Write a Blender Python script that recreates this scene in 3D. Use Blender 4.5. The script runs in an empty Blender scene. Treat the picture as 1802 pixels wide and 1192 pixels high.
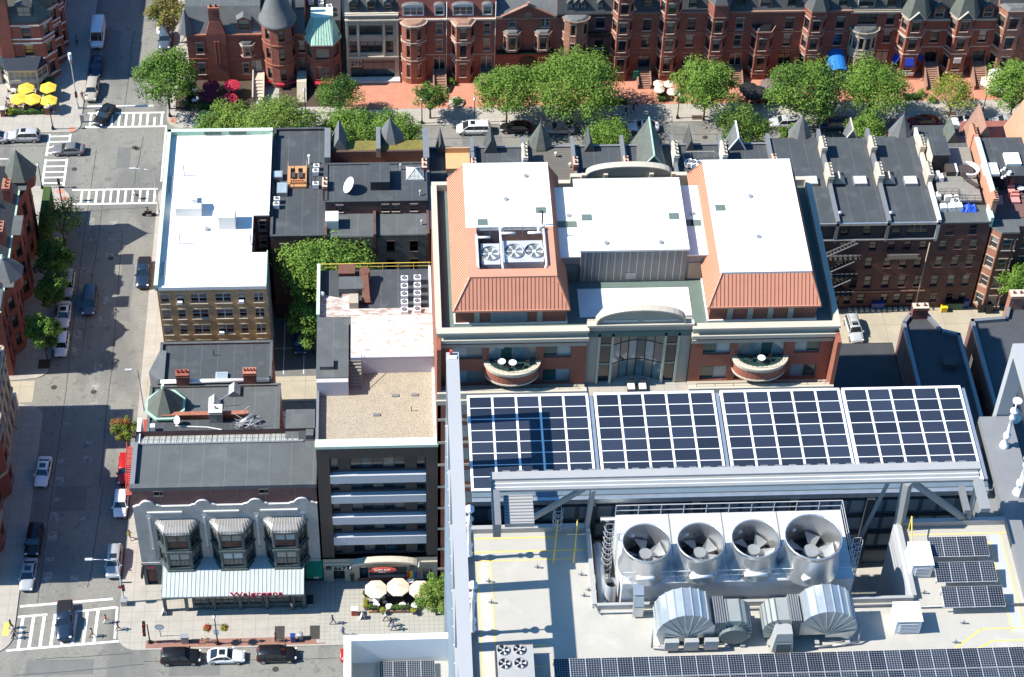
import bpy,bmesh,math,random
from math import sin,cos,pi,radians,sqrt,atan2,hypot
from mathutils import Vector,Matrix
random.seed(7)
# ---------------- camera, world, sun, exposure ----------------
sc=bpy.context.scene
CAMH=215.0
_p,_y,_r,_f=radians(46.931),radians(4.414),radians(2.155),3786.0
_fw=Vector((sin(_y)*cos(_p),cos(_y)*cos(_p),-sin(_p)))
_rt=Vector((cos(_y),-sin(_y),0)); _up=_rt.cross(_fw)
_R,_U=cos(_r)*_rt+sin(_r)*_up,-sin(_r)*_rt+cos(_r)*_up
cd=bpy.data.cameras.new('camera'); cam=bpy.data.objects.new('camera',cd); sc.collection.objects.link(cam)
M=Matrix.Identity(4)
for i,c in enumerate((_R,_U,-_fw)):
    for j in range(3):M[j][i]=c[j]
M[2][3]=CAMH
cam.matrix_world=M
cd.sensor_width=36; cd.lens=_f/1802*36; cd.clip_start=1; cd.clip_end=5000
sc.camera=cam
w=bpy.data.worlds.new('World'); sc.world=w; w.use_nodes=True
SUN_EL,SUN_DIR=radians(46.2),Vector((-cos(radians(2.8)),-sin(radians(2.8)),0))
sky=w.node_tree.nodes.new('ShaderNodeTexSky'); sky.sky_type='NISHITA'; sky.sun_disc=False
sky.sun_elevation=SUN_EL; sky.sun_rotation=atan2(SUN_DIR.x,SUN_DIR.y)
tint=w.node_tree.nodes.new('ShaderNodeVectorMath'); tint.operation='MULTIPLY'; tint.inputs[1].default_value=(.42,1.10,1.70)
w.node_tree.links.new(sky.outputs[0],tint.inputs[0]); w.node_tree.links.new(tint.outputs[0],w.node_tree.nodes['Background'].inputs[0])
w.node_tree.nodes['Background'].inputs[1].default_value=0.068
sl=bpy.data.lights.new('sun','SUN'); sl.energy=5.0; sl.angle=radians(.5); sl.color=(1,.945,.86)
so=bpy.data.objects.new('sun',sl); sc.collection.objects.link(so)
_s=Vector((SUN_DIR.x*cos(SUN_EL),SUN_DIR.y*cos(SUN_EL),sin(SUN_EL)))
so.rotation_euler=_s.to_track_quat('Z','Y').to_euler(); so.location=(-60,150,120)
sc.view_settings.view_transform='Standard'; sc.view_settings.look='None'
sc.view_settings.exposure=0.78; sc.view_settings.gamma=1

# ---------------- measuring: a bearing from the viewpoint met with a level or a facade plane ----------------
def P(u,v,z=0.0):
    d=_R*(u-901)+_U*(596-v)+_fw*_f
    t=(z-CAMH)/d.z
    return d.x*t,d.y*t
K=3.973
def Z(r,a,b,z=0.0):
    return P((0,450,900,1350)[int(r[0])]+a/K,(0,300,600,892)[int(r[1])]+b/K,z)
def FZ(u,v,y):
    d=_R*(u-901)+_U*(596-v)+_fw*_f
    t=y/d.y
    return d.x*t,CAMH+d.z*t
# ---------------- mesh builder ----------------
class MB:
    def __init__(s):s.v=[]; s.f=[]; s.m=[]; s.ms=[]; s.sm=[]
    def mi(s,m):
        if m not in s.ms:s.ms.append(m)
        return s.ms.index(m)
    def add(s,vs,fs,m,smooth=False):
        n=len(s.v); s.v += [tuple(p) for p in vs]; k=s.mi(m)
        for f in fs:s.f.append([n+i for i in f]); s.m.append(k); s.sm.append(smooth)
        return s
    def box(s,x0,x1,y0,y1,z0,z1,m):
        if x0>x1:x0,x1=x1,x0
        if y0>y1:y0,y1=y1,y0
        if z0>z1:z0,z1=z1,z0
        return s.add([(x0,y0,z0),(x1,y0,z0),(x1,y1,z0),(x0,y1,z0),(x0,y0,z1),(x1,y0,z1),(x1,y1,z1),(x0,y1,z1)],
                     [(0,3,2,1),(4,5,6,7),(0,1,5,4),(1,2,6,5),(2,3,7,6),(3,0,4,7)],m)
    def poly(s,pts,m):return s.add(pts,[tuple(range(len(pts)))],m)
    def prism(s,pts,z0,z1,m,top=None,scale=1.0,bottom=False):
        n=len(pts); cx=sum(p[0] for p in pts)/n; cy=sum(p[1] for p in pts)/n
        up=[(cx+(p[0]-cx)*scale,cy+(p[1]-cy)*scale,z1) for p in pts]
        vs=[(p[0],p[1],z0) for p in pts]+up
        s.add(vs,[(i,(i+1) % n,n+(i+1) % n,n+i) for i in range(n)],m)
        s.add(up,[tuple(range(n))],top or m)
        if bottom:s.add(vs[:n],[tuple(range(n-1,-1,-1))],m)
        return s
    def cone(s,pts,z0,apex,m):
        n=len(pts); return s.add([(p[0],p[1],z0) for p in pts]+[apex],[(i,(i+1) % n,n) for i in range(n)],m)
    def cyl(s,cx,cy,z0,z1,r0,r1,n,m,cap=True,smooth=True):
        vs=[(cx+r*cos(2*pi*i/n),cy+r*sin(2*pi*i/n),z) for r,z in ((r0,z0),(r1,z1)) for i in range(n)]
        s.add(vs,[(i,(i+1) % n,n+(i+1) % n,n+i) for i in range(n)],m,smooth)
        if cap:s.add(vs,[tuple(range(n-1,-1,-1)),tuple(range(n,2*n))],m)
        return s
    def lathe(s,cx,cy,prof,n,m,smooth=True):
        vs=[(cx+r*cos(2*pi*i/n),cy+r*sin(2*pi*i/n),z) for r,z in prof for i in range(n)]
        fs=[(k*n+i,k*n+(i+1) % n,(k+1)*n+(i+1) % n,(k+1)*n+i) for k in range(len(prof)-1) for i in range(n)]
        return s.add(vs,fs,m,smooth)
    def tube(s,p,q,r,m,n=6,r2=None,smooth=True):
        p,q=Vector(p),Vector(q); d=(q-p)
        if d.length<1e-6:return s
        d.normalize(); a=d.orthogonal().normalized(); b=d.cross(a); r2=r if r2 is None else r2
        vs=[p+(a*cos(2*pi*i/n)+b*sin(2*pi*i/n))*r for i in range(n)]+[q+(a*cos(2*pi*i/n)+b*sin(2*pi*i/n))*r2 for i in range(n)]
        return s.add(vs,[(i,(i+1) % n,n+(i+1) % n,n+i) for i in range(n)]+[tuple(range(n-1,-1,-1)),tuple(range(n,2*n))],m,smooth and n>5)
    def path(s,pts,r,m,n=6):
        for a,b in zip(pts,pts[1:]):s.tube(a,b,r,m,n)
        return s
    def bar(s,p,q,w,h,m):
        p,q=Vector(p),Vector(q); d=(q-p).normalized()
        a=d.cross(Vector((0,0,1))); a=a.normalized() if a.length>.01 else Vector((1,0,0)); b=a.cross(d).normalized()
        a *= w/2; b *= h/2
        vs=[c+i*a+j*b for c in (p,q) for i,j in ((-1,-1),(1,-1),(1,1),(-1,1))]
        return s.add(vs,[(0,3,2,1),(4,5,6,7),(0,1,5,4),(1,2,6,5),(2,3,7,6),(3,0,4,7)],m)
    def wall(s,O,U,W,H,ops,m,dep=.2,rev=None):
        """facade with real openings; O bottom-left seen from outside, U unit 2D direction"""
        ops=[o for o in ops if o[1]>0 and o[0]<W]
        us=sorted({0,W,*[max(0,o[0]) for o in ops],*[min(W,o[1]) for o in ops]})
        zs=sorted({0,H,*[max(0,o[2]) for o in ops],*[min(H,o[3]) for o in ops]})
        N=(U[1],-U[0]); pt=lambda u,z,d=0:(O[0]+U[0]*u-N[0]*d,O[1]+U[1]*u-N[1]*d,O[2]+z)
        for z0,z1 in zip(zs,zs[1:]):
            run=None
            for u0,u1 in list(zip(us,us[1:]))+[(None,None)]:
                solid=u0 is not None and not any(o[0]<(u0+u1)/2<o[1] and o[2]<(z0+z1)/2<o[3] for o in ops)
                if solid:run=(run[0],u1) if run else (u0,u1)
                elif run:
                    s.poly([pt(run[0],z0),pt(run[1],z0),pt(run[1],z1),pt(run[0],z1)],m); run=None
        rv=rev or m
        for a,b,c,d in [o[:4] for o in ops]:
            s.poly([pt(a,c),pt(a,c,dep),pt(a,d,dep),pt(a,d)],rv); s.poly([pt(b,c,dep),pt(b,c),pt(b,d),pt(b,d,dep)],rv)
            s.poly([pt(a,c),pt(b,c),pt(b,c,dep),pt(a,c,dep)],rv); s.poly([pt(a,d,dep),pt(b,d,dep),pt(b,d),pt(a,d)],rv)
        return s
    def build(s,name,parent=None,mats=None):
        me=bpy.data.meshes.new(name); off=Vector((0,0,0))
        o=bpy.data.objects.new(name,me); sc.collection.objects.link(o)
        if parent is not None:
            off=wloc(parent); o.parent=parent
        vs=[(x-off.x,y-off.y,z-off.z) for x,y,z in s.v]
        me.from_pydata(vs,[],s.f); me.update()
        for m in s.ms:me.materials.append(MT[m] if isinstance(m,str) else m)
        me.polygons.foreach_set('material_index',s.m); me.polygons.foreach_set('use_smooth',s.sm)
        me.update()
        return o
def wloc(o):
    v=Vector(o.location)
    while o.parent:o=o.parent; v += Vector(o.location)
    return v
def recenter(o):
    me=o.data
    if not me.vertices:return o
    xs=[v.co for v in me.vertices]
    c=Vector(((min(p.x for p in xs)+max(p.x for p in xs))/2,(min(p.y for p in xs)+max(p.y for p in xs))/2,min(p.z for p in xs)))
    me.transform(Matrix.Translation(-c)); o.location=o.location+c
    return o
def thing(name,label,cat,loc=(0,0,0),rz=0.0,group=None):
    o=bpy.data.objects.new(name,None); sc.collection.objects.link(o); o.location=loc; o.rotation_euler=(0,0,rz)
    o.empty_display_size=.2
    o['label']=label; o['category']=cat
    if group:o['group']=group
    return o
def tag(o,label,cat,group=None):
    recenter(o); o['label']=label; o['category']=cat
    if group:o['group']=group
    return o
def struct(mb,name):
    o=mb.build(name); o['kind']='structure'; return o
def copy_tree(o,parent=None):
    c=o.copy(); sc.collection.objects.link(c); c.parent=parent
    for ch in list(o.children):copy_tree(ch,c)
    return c
_used=set()
def place(proto,x,y,z,rz,label,group=None):
    """first use moves the prototype itself, later uses copy it with its parts"""
    o=proto if id(proto) not in _used else copy_tree(proto)
    _used.add(id(proto)); o.location=(x,y,z); o.rotation_euler=(0,0,rz); o['label']=label
    if group:o['group']=group
    return o
# ---------------- materials ----------------
MT={}
def mat(name,col,rough=.85,metal=0.0,var=.12,scale=1.2,fine=0.0,spec=.4,alpha=None,stretch=None,emit=None):
    m=bpy.data.materials.new(name); m.use_nodes=True; nt=m.node_tree; b=nt.nodes['Principled BSDF']
    b.inputs['Roughness'].default_value=rough; b.inputs['Metallic'].default_value=metal
    b.inputs['Specular IOR Level'].default_value=spec
    c=(*col,1)
    if var:
        tc=nt.nodes.new('ShaderNodeNewGeometry'); mp=nt.nodes.new('ShaderNodeMapping')
        nt.links.new(tc.outputs['Position'],mp.inputs[0])
        if stretch:mp.inputs['Scale'].default_value=stretch
        n1=nt.nodes.new('ShaderNodeTexNoise'); n1.inputs['Scale'].default_value=scale; n1.inputs['Detail'].default_value=6; n1.inputs['Roughness'].default_value=.65
        nt.links.new(mp.outputs[0],n1.inputs['Vector'])
        rp=nt.nodes.new('ShaderNodeMapRange'); rp.inputs['From Min'].default_value=.25; rp.inputs['From Max'].default_value=.75
        rp.inputs['To Min'].default_value=1-var; rp.inputs['To Max'].default_value=1+var
        nt.links.new(n1.outputs[0],rp.inputs['Value'])
        mx=nt.nodes.new('ShaderNodeVectorMath'); mx.operation='SCALE'; mx.inputs[0].default_value=col
        nt.links.new(rp.outputs[0],mx.inputs['Scale']); out=mx.outputs[0]
        if fine:
            n2=nt.nodes.new('ShaderNodeTexNoise'); n2.inputs['Scale'].default_value=scale*14; n2.inputs['Detail'].default_value=3
            nt.links.new(mp.outputs[0],n2.inputs['Vector'])
            r2=nt.nodes.new('ShaderNodeMapRange'); r2.inputs['From Min'].default_value=.3; r2.inputs['From Max'].default_value=.7
            r2.inputs['To Min'].default_value=1-fine; r2.inputs['To Max'].default_value=1+fine
            nt.links.new(n2.outputs[0],r2.inputs['Value'])
            m2=nt.nodes.new('ShaderNodeVectorMath'); m2.operation='SCALE'
            nt.links.new(out,m2.inputs[0]); nt.links.new(r2.outputs[0],m2.inputs['Scale']); out=m2.outputs[0]
        nt.links.new(out,b.inputs['Base Color'])
    else:b.inputs['Base Color'].default_value=c
    if emit:b.inputs['Emission Color'].default_value=c; b.inputs['Emission Strength'].default_value=emit
    if alpha is not None:b.inputs['Alpha'].default_value=alpha
    MT[name]=m
    return m
def out_of(m):
    b=m.node_tree.nodes['Principled BSDF']; l=b.inputs['Base Color'].links
    return b,(l[0].from_socket if l else None)
def add_grid(m,sx,sy,line,col,axes='xy',amount=1.0,rot=0,offset=(0,0),stagger=0.0):
    """joints / seams: lines every sx, sy metres on the world axes"""
    nt=m.node_tree; b,src=out_of(m); N=nt.nodes; L=nt.links
    g=N.new('ShaderNodeNewGeometry'); sp=N.new('ShaderNodeSeparateXYZ')
    mp=N.new('ShaderNodeMapping'); mp.inputs['Rotation'].default_value=(0,0,rot); L.new(g.outputs['Position'],mp.inputs[0]); L.new(mp.outputs[0],sp.inputs[0])
    def math(op,a,bb=None):
        n=N.new('ShaderNodeMath'); n.operation=op
        for i,q in enumerate((a,bb)):
            if q is None:continue
            if hasattr(q,'links') or hasattr(q,'is_linked'):L.new(q,n.inputs[i])
            else:n.inputs[i].default_value=q
        return n.outputs[0]
    ax={'x':sp.outputs[0],'y':sp.outputs[1],'z':sp.outputs[2]}
    if axes[0]=='s':first=math('ADD',ax['x'],ax['y'])
    else:first=ax[axes[0]]
    masks=[]; rowid=None
    if sy:
        second=math('ADD',ax[axes[1]],offset[1]+1000*sy)
        q=math('DIVIDE',second,sy); rowid=math('FLOOR',q); fr=math('FRACT',q)
        masks.append(math('LESS_THAN',fr,line/sy))
    if sx:
        first=math('ADD',first,offset[0]+1000*sx)
        if stagger and rowid is not None:first=math('ADD',first,math('MULTIPLY',rowid,stagger*sx))
        fr=math('FRACT',math('DIVIDE',first,sx)); masks.append(math('LESS_THAN',fr,line/sx))
    mk=masks[0] if len(masks)==1 else math('MAXIMUM',masks[0],masks[1])
    mk=math('MULTIPLY',mk,amount)
    mix=N.new('ShaderNodeMix'); mix.data_type='RGBA'
    L.new(mk,mix.inputs['Factor'])
    if src:L.new(src,mix.inputs[6])
    else:mix.inputs[6].default_value=b.inputs['Base Color'].default_value
    mix.inputs[7].default_value=(*col,1); L.new(mix.outputs[2],b.inputs['Base Color'])
    return m
def add_blotch(m,scale,lo,hi,col,amount=1.0,detail=5,stretch=(1,1,1),seed=0.0):
    nt=m.node_tree; b,src=out_of(m); N=nt.nodes; L=nt.links
    g=N.new('ShaderNodeNewGeometry'); mp=N.new('ShaderNodeMapping'); mp.inputs['Scale'].default_value=stretch; mp.inputs['Location'].default_value=(seed,seed,0)
    n=N.new('ShaderNodeTexNoise'); n.inputs['Scale'].default_value=scale; n.inputs['Detail'].default_value=detail
    L.new(g.outputs['Position'],mp.inputs[0]); L.new(mp.outputs[0],n.inputs['Vector'])
    r=N.new('ShaderNodeMapRange'); r.inputs['From Min'].default_value=lo; r.inputs['From Max'].default_value=hi; r.inputs['To Max'].default_value=amount
    L.new(n.outputs[0],r.inputs['Value'])
    mix=N.new('ShaderNodeMix'); mix.data_type='RGBA'; L.new(r.outputs[0],mix.inputs['Factor'])
    if src:L.new(src,mix.inputs[6])
    else:mix.inputs[6].default_value=b.inputs['Base Color'].default_value
    mix.inputs[7].default_value=(*col,1); L.new(mix.outputs[2],b.inputs['Base Color'])
    return m
mat('asphalt',(.21,.203,.178),.95,var=.10,scale=.25,fine=.12)
add_blotch(MT['asphalt'],.18,.5,.62,(.14,.138,.13),.8,stretch=(1,.35,1))
add_blotch(MT['asphalt'],.9,.58,.68,(.10,.10,.10),.55,seed=9); add_blotch(MT['asphalt'],1.6,.62,.70,(.28,.275,.25),.5,seed=31)
mat('road_ghost',(.30,.295,.27),.95,var=.12,scale=3); add_blotch(MT['road_ghost'],1.7,.42,.58,(.17,.168,.16),.95)
mat('asphalt_patch',(.155,.153,.145),.95,var=.14,scale=.8,fine=.1)
mat('tar',(.05,.05,.05),.8,var=.1)
mat('concrete_walk',(.37,.34,.295),.9,var=.13,scale=.5,fine=.06); add_grid(MT['concrete_walk'],1.5,1.5,.05,(.26,.24,.2))
mat('concrete_lot',(.38,.335,.255),.9,var=.14,scale=.4,fine=.06); add_grid(MT['concrete_lot'],4.2,4.2,.08,(.27,.24,.19))
mat('paver_walk',(.36,.345,.30),.9,var=.10,scale=.6,fine=.05); add_grid(MT['paver_walk'],.6,.6,.05,(.24,.23,.2))
mat('kerb',(.5,.47,.42),.85,var=.1,scale=1)
mat('brick_paving',(.50,.215,.14),.9,var=.14,scale=.7,fine=.12); add_grid(MT['brick_paving'],.9,.45,.04,(.36,.16,.11),amount=.6)
mat('brick_strip',(.27,.14,.105),.9,var=.15); mat('fan_blade',(.30,.31,.31),.45,.3,var=.1)
mat('tactile',(.48,.22,.15),.9,var=.1); mat('tactile_yellow',(.7,.5,.12),.9,var=.1)
mat('road_paint',(.82,.81,.77),.8,var=.10,scale=3); add_blotch(MT['road_paint'],2.2,.56,.66,(.34,.33,.3),.7)
mat('soil',(.07,.05,.035),1,var=.3,scale=5); mat('iron',(.05,.045,.04),.6,var=.2,scale=4)
def brick(name,col,mortar=None,var=.22):
    m=mat(name,col,.9,var=var,scale=.6,fine=.18,stretch=(1,1,2.2))
    add_grid(m,0,.24,.06,tuple(c*1.25+.02 for c in col) if mortar is None else mortar,axes='xz',amount=.35)
    add_blotch(m,.35,.55,.75,tuple(c*.45 for c in col),.55,stretch=(1,1,.4),seed=3)
    return m
brick('red_brick',(.25,.085,.06)); brick('red_brick_deep',(.20,.065,.05)); brick('red_brick_bright',(.29,.10,.065))
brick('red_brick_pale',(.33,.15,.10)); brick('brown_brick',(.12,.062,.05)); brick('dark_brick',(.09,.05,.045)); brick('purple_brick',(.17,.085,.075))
brick('tan_brick',(.50,.30,.14)); brick('modern_brick',(.29,.10,.062),var=.1); brick('grey_brick',(.13,.12,.10)); brick('black_brick',(.05,.042,.04))
brick('old_brick',(.30,.15,.10)); mat('brownstone',(.30,.17,.12),.9,var=.18,scale=1,fine=.06)
mat('stone_cream',(.52,.46,.36),.85,var=.10,scale=.8,fine=.04); mat('stone_trim',(.50,.42,.33),.85,var=.15,scale=1)
mat('limestone',(.40,.345,.26),.85,var=.14,scale=.8,fine=.05); mat('stone_red',(.34,.13,.08),.9,var=.18,scale=1)
mat('stone_white',(.60,.58,.54),.85,var=.14,scale=.8); mat('stone_grey',(.37,.355,.325),.85,var=.16,scale=.7,fine=.05)
add_blotch(MT['stone_grey'],.8,.55,.75,(.5,.5,.5),.6,stretch=(1,1,.4))
mat('precast',(.50,.45,.36),.8,var=.07,scale=.5); mat('precast_grey',(.39,.345,.275),.8,var=.08,scale=.5)
mat('slate',(.085,.088,.085),.75,var=.25,scale=1.2,fine=.15); add_grid(MT['slate'],0,.32,.05,(.045,.047,.047),axes='xz',amount=.6)
mat('slate_green',(.115,.125,.105),.75,var=.22,scale=1.2,fine=.12); add_grid(MT['slate_green'],0,.3,.05,(.07,.075,.065),axes='xz',amount=.6)
mat('slate_grey',(.135,.14,.138),.75,var=.2,scale=1,fine=.1); add_grid(MT['slate_grey'],0,.32,.05,(.12,.12,.12),axes='xz',amount=.5)
mat('copper_green',(.36,.55,.42),.75,var=.18,scale=2); mat('copper_pale',(.50,.62,.50),.75,var=.12,scale=2)
mat('roof_black',(.055,.062,.067),.82,var=.18,scale=.35,fine=.06); add_grid(MT['roof_black'],2.1,0,.06,(.14,.145,.15),amount=.55)
add_blotch(MT['roof_black'],.5,.56,.7,(.10,.105,.11),.55,seed=5)
mat('roof_dark',(.062,.066,.072),.85,var=.16,scale=.4,fine=.06); add_grid(MT['roof_dark'],0,1.9,.05,(.10,.105,.11),amount=.5)
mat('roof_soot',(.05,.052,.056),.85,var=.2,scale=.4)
mat('roof_grey',(.092,.10,.102),.85,var=.16,scale=.4,fine=.06); add_grid(MT['roof_grey'],2.6,0,.07,(.17,.17,.17),amount=.6)
add_blotch(MT['roof_grey'],.4,.55,.72,(.15,.155,.15),.5,seed=2)
mat('roof_deck',(.13,.12,.10),.9,var=.15,scale=.6); add_grid(MT['roof_deck'],0,.45,.08,(.07,.065,.06))
mat('wood_deck',(.25,.235,.205),.9,var=.15,scale=1); add_grid(MT['wood_deck'],0,.28,.05,(.12,.11,.1))
mat('wood_new',(.52,.27,.12),.85,var=.12,scale=2); add_grid(MT['wood_new'],0,.3,.05,(.33,.16,.07))
mat('roof_white',(.76,.735,.69),.8,var=.05,scale=.5); add_blotch(MT['roof_white'],.35,.60,.75,(.50,.47,.42),.45,seed=11); add_grid(MT['roof_white'],3.0,0,.04,(.70,.70,.71),amount=.5)
mat('membrane_grey',(.52,.54,.56),.8,var=.05,scale=.5)
mat('gravel',(.36,.31,.23),.95,var=.10,scale=.8,fine=.35); add_blotch(MT['gravel'],5,.55,.6,(.2,.17,.13),.6)
mat('gravel_green',(.115,.16,.14),.95,var=.10,scale=.8,fine=.1)
mat('rust_white',(.66,.60,.55),.8,var=.1,scale=.6); add_blotch(MT['rust_white'],1.2,.50,.64,(.36,.23,.16),.75,stretch=(1,1.8,1)); add_grid(MT['rust_white'],.75,0,.06,(.45,.4,.36),amount=.5)
mat('rust_heavy',(.52,.47,.43),.85,var=.12,scale=.9,fine=.1); add_blotch(MT['rust_heavy'],2.2,.44,.60,(.27,.17,.12),.8,stretch=(.6,1.6,1),seed=6)
mat('rust',(.17,.075,.05),.7,.2,var=.25,scale=2.5); mat('lavender',(.46,.44,.47),.85,var=.06,scale=1)
mat('orange_metal',(.57,.26,.165),.55,.0,var=.07,scale=.6,spec=.5); mat('orange_seam',(.43,.15,.085),.6,var=.05)
mat('zinc',(.25,.255,.26),.5,.35,var=.10,scale=1); mat('galv',(.56,.60,.62),.38,.75,var=.14,scale=1.5); mat('steel',(.72,.72,.72),.33,.85,var=.10,scale=1.2)
mat('panel_beige',(.37,.37,.36),.6,.1,var=.06,scale=.6); mat('panel_dark',(.065,.052,.048),.7,.1,var=.12,scale=.8)
mat('cladding_brown',(.085,.068,.062),.65,.2,var=.10,scale=1); add_grid(MT['cladding_brown'],.32,0,.07,(.045,.036,.033),axes='xz')
mat('deck_beige',(.405,.385,.34),.85,var=.06,scale=.5,fine=.03); add_blotch(MT['deck_beige'],.6,.58,.74,(.47,.46,.43),.6)
add_blotch(MT['deck_beige'],1.1,.68,.78,(.42,.28,.18),.5,seed=21); add_blotch(MT['deck_beige'],.25,.52,.68,(.33,.325,.31),.45,seed=4); add_grid(MT['deck_beige'],3.1,3.1,.035,(.36,.34,.31),amount=.5)
mat('deck_grey',(.42,.43,.44),.85,var=.06,scale=.5); mat('paint_yellow',(.80,.56,.10),.7,var=.05)
mat('white_paint',(.78,.78,.77),.55,var=.04,scale=1); mat('panel_bluewhite',(.41,.41,.41),.45,.1,var=.04,scale=.3); add_grid(MT['panel_bluewhite'],0,4.5,.04,(.38,.42,.46))
mat('well_panel',(.13,.18,.22),.55,.1,var=.1,scale=1); mat('well_panel_light',(.34,.38,.41),.5,.2,var=.1,scale=1.2); mat('well_dark',(.03,.04,.05),.8,var=.1)
mat('grating',(.30,.32,.32),.6,.3,var=.08); add_grid(MT['grating'],0,.25,.08,(.16,.18,.19))
mat('black',(.012,.012,.013),.5,var=0); mat('black_metal',(.02,.021,.022),.45,.3,var=.1,scale=3); mat('rubber',(.02,.02,.02),.9,var=.1)
mat('grey_metal',(.32,.33,.34),.5,.3,var=.08); mat('light_metal',(.55,.56,.57),.5,.3,var=.08)
mat('red_paint',(.55,.07,.05),.6,var=.06); mat('red_fire_escape',(.50,.10,.08),.7,var=.12,scale=3); mat('blue_tarp',(.02,.09,.55),.5,var=.2,scale=3)
mat('green_box',(.03,.09,.05),.5,var=.1); mat('blue_box',(.02,.05,.22),.4,var=.1); mat('yellow_box',(.75,.5,.02),.5,var=.1)
mat('sedum',(.17,.145,.035),1,var=.3,scale=2,fine=.4); mat('hedge',(.045,.085,.022),1,var=.3,scale=3,fine=.4)
mat('stucco_orange',(.58,.34,.16),.85,var=.08)
def glass(name,col,rough,var=.5,scale=.5,spec=.9):
    return mat(name,col,rough,0,var=var,scale=scale,spec=spec)
glass('glass_dark',(.012,.017,.022),.12); glass('glass_blue',(.03,.055,.07),.08); glass('glass_blind',(.22,.215,.19),.3,.2)
glass('glass_curtain',(.12,.115,.10),.25,.5,2); glass('glass_green',(.03,.07,.06),.08); glass('glass_teal',(.17,.23,.24),.12,.6,.3); glass('glass_pale',(.30,.36,.37),.2,.3,.3)
glass('skylight',(.30,.37,.42),.15,.3); glass('skylight_pale',(.46,.47,.42),.3,.2,1); glass('car_glass',(.015,.022,.026),.05,.3)
add_grid(MT['skylight_pale'],.5,.8,.06,(.16,.18,.2))
mat('window_white',(.62,.60,.56),.6,var=.05); mat('window_black',(.03,.03,.032),.5,var=.05); mat('window_grey',(.22,.24,.25),.5,var=.05)
mat('window_green',(.065,.09,.09),.5,.1,var=.35,scale=3)
mat('canvas',(.72,.60,.46),.9,var=.05,scale=2); mat('canvas_white',(.8,.76,.68),.9,var=.05); mat('canvas_yellow',(.78,.54,.06),.85,var=.06,scale=2); mat('canvas_red',(.42,.02,.045),.85,var=.08,scale=2)
mat('canvas_maroon',(.12,.01,.03),.85,var=.08,scale=2); mat('canvas_black',(.015,.016,.02),.85,var=.1); mat('canvas_taupe',(.16,.12,.11),.85,var=.1)
mat('awning_green',(.0,.20,.12),.8,var=.06); mat('awning_blue',(.02,.17,.50),.6,var=.1); mat('awning_navy',(.01,.035,.33),.7,var=.1); mat('awning_dark',(.02,.028,.045),.8,var=.1)
mat('coral',(.62,.27,.24),.85,var=.06); mat('terracotta',(.40,.09,.05),.8,var=.08); mat('bark',(.09,.07,.055),.95,var=.25,scale=5)
def leafmat(name,col,tr=.35):
    m=bpy.data.materials.new(name); m.use_nodes=True; nt=m.node_tree; N=nt.nodes; L=nt.links
    out=N['Material Output']; b=N['Principled BSDF']; b.inputs['Roughness'].default_value=.75; b.inputs['Specular IOR Level'].default_value=.25
    g=N.new('ShaderNodeNewGeometry'); r=N.new('ShaderNodeMapRange'); r.inputs['To Min'].default_value=.72; r.inputs['To Max'].default_value=1.3
    L.new(g.outputs['Random Per Island'],r.inputs['Value'])
    mx=N.new('ShaderNodeVectorMath'); mx.operation='SCALE'; mx.inputs[0].default_value=col; L.new(r.outputs[0],mx.inputs['Scale']); L.new(mx.outputs[0],b.inputs['Base Color'])
    t=N.new('ShaderNodeBsdfTranslucent'); L.new(mx.outputs[0],t.inputs[0]); ms=N.new('ShaderNodeMixShader'); ms.inputs[0].default_value=tr
    L.new(b.outputs[0],ms.inputs[1]); L.new(t.outputs[0],ms.inputs[2]); L.new(ms.outputs[0],out.inputs[0]); MT[name]=m
leafmat('leaf_bright',(.185,.30,.05)); leafmat('leaf_mid',(.13,.235,.038)); leafmat('leaf_dark',(.042,.10,.024)); leafmat('leaf_olive',(.20,.26,.05)); leafmat('leaf_brown',(.24,.21,.065)); leafmat('leaf_yellow',(.34,.36,.04)); leafmat('flower_red',(.6,.06,.03)); leafmat('flower_purple',(.12,.05,.16)); leafmat('leaf_orange',(.36,.13,.05))
def pvmat(name,px,py,cell,dark,gap):
    """crystalline cells with clipped corners; local mesh coordinates"""
    m=bpy.data.materials.new(name); m.use_nodes=True; nt=m.node_tree; N=nt.nodes; L=nt.links; b=N['Principled BSDF']
    b.inputs['Roughness'].default_value=.12; b.inputs['Specular IOR Level'].default_value=.5
    tc=N.new('ShaderNodeTexCoord'); sp=N.new('ShaderNodeSeparateXYZ'); L.new(tc.outputs['Object'],sp.inputs[0])
    def M_(op,a,c=None):
        n=N.new('ShaderNodeMath'); n.operation=op
        for i,q in enumerate((a,c)):
            if q is None:continue
            if isinstance(q,(int,float)):n.inputs[i].default_value=q
            else:L.new(q,n.inputs[i])
        return n.outputs[0]
    fr=lambda s,c:M_('ABSOLUTE',M_('SUBTRACT',M_('FRACT',M_('DIVIDE',M_('ADD',s,100*c-.02),c)),.5))
    a,c=fr(sp.outputs[0],cell),fr(sp.outputs[1],cell)
    corner=M_('GREATER_THAN',M_('ADD',a,c),px); edge=M_('GREATER_THAN',M_('MAXIMUM',a,c),py)
    mk=M_('MAXIMUM',corner,edge)
    mix=N.new('ShaderNodeMix'); mix.data_type='RGBA'; L.new(mk,mix.inputs['Factor']); mix.inputs[6].default_value=(*dark,1); mix.inputs[7].default_value=(*gap,1)
    oi=N.new('ShaderNodeObjectInfo'); rr=N.new('ShaderNodeMapRange'); rr.inputs['To Min'].default_value=.75; rr.inputs['To Max'].default_value=1.3; L.new(oi.outputs['Random'],rr.inputs['Value'])
    sc_=N.new('ShaderNodeVectorMath'); sc_.operation='SCALE'; L.new(mix.outputs[2],sc_.inputs[0]); L.new(rr.outputs[0],sc_.inputs['Scale']); L.new(sc_.outputs[0],b.inputs['Base Color']); MT[name]=m
pvmat('solar_cells',.86,.445,.1733,(.010,.014,.026),(.26,.28,.30))
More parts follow.
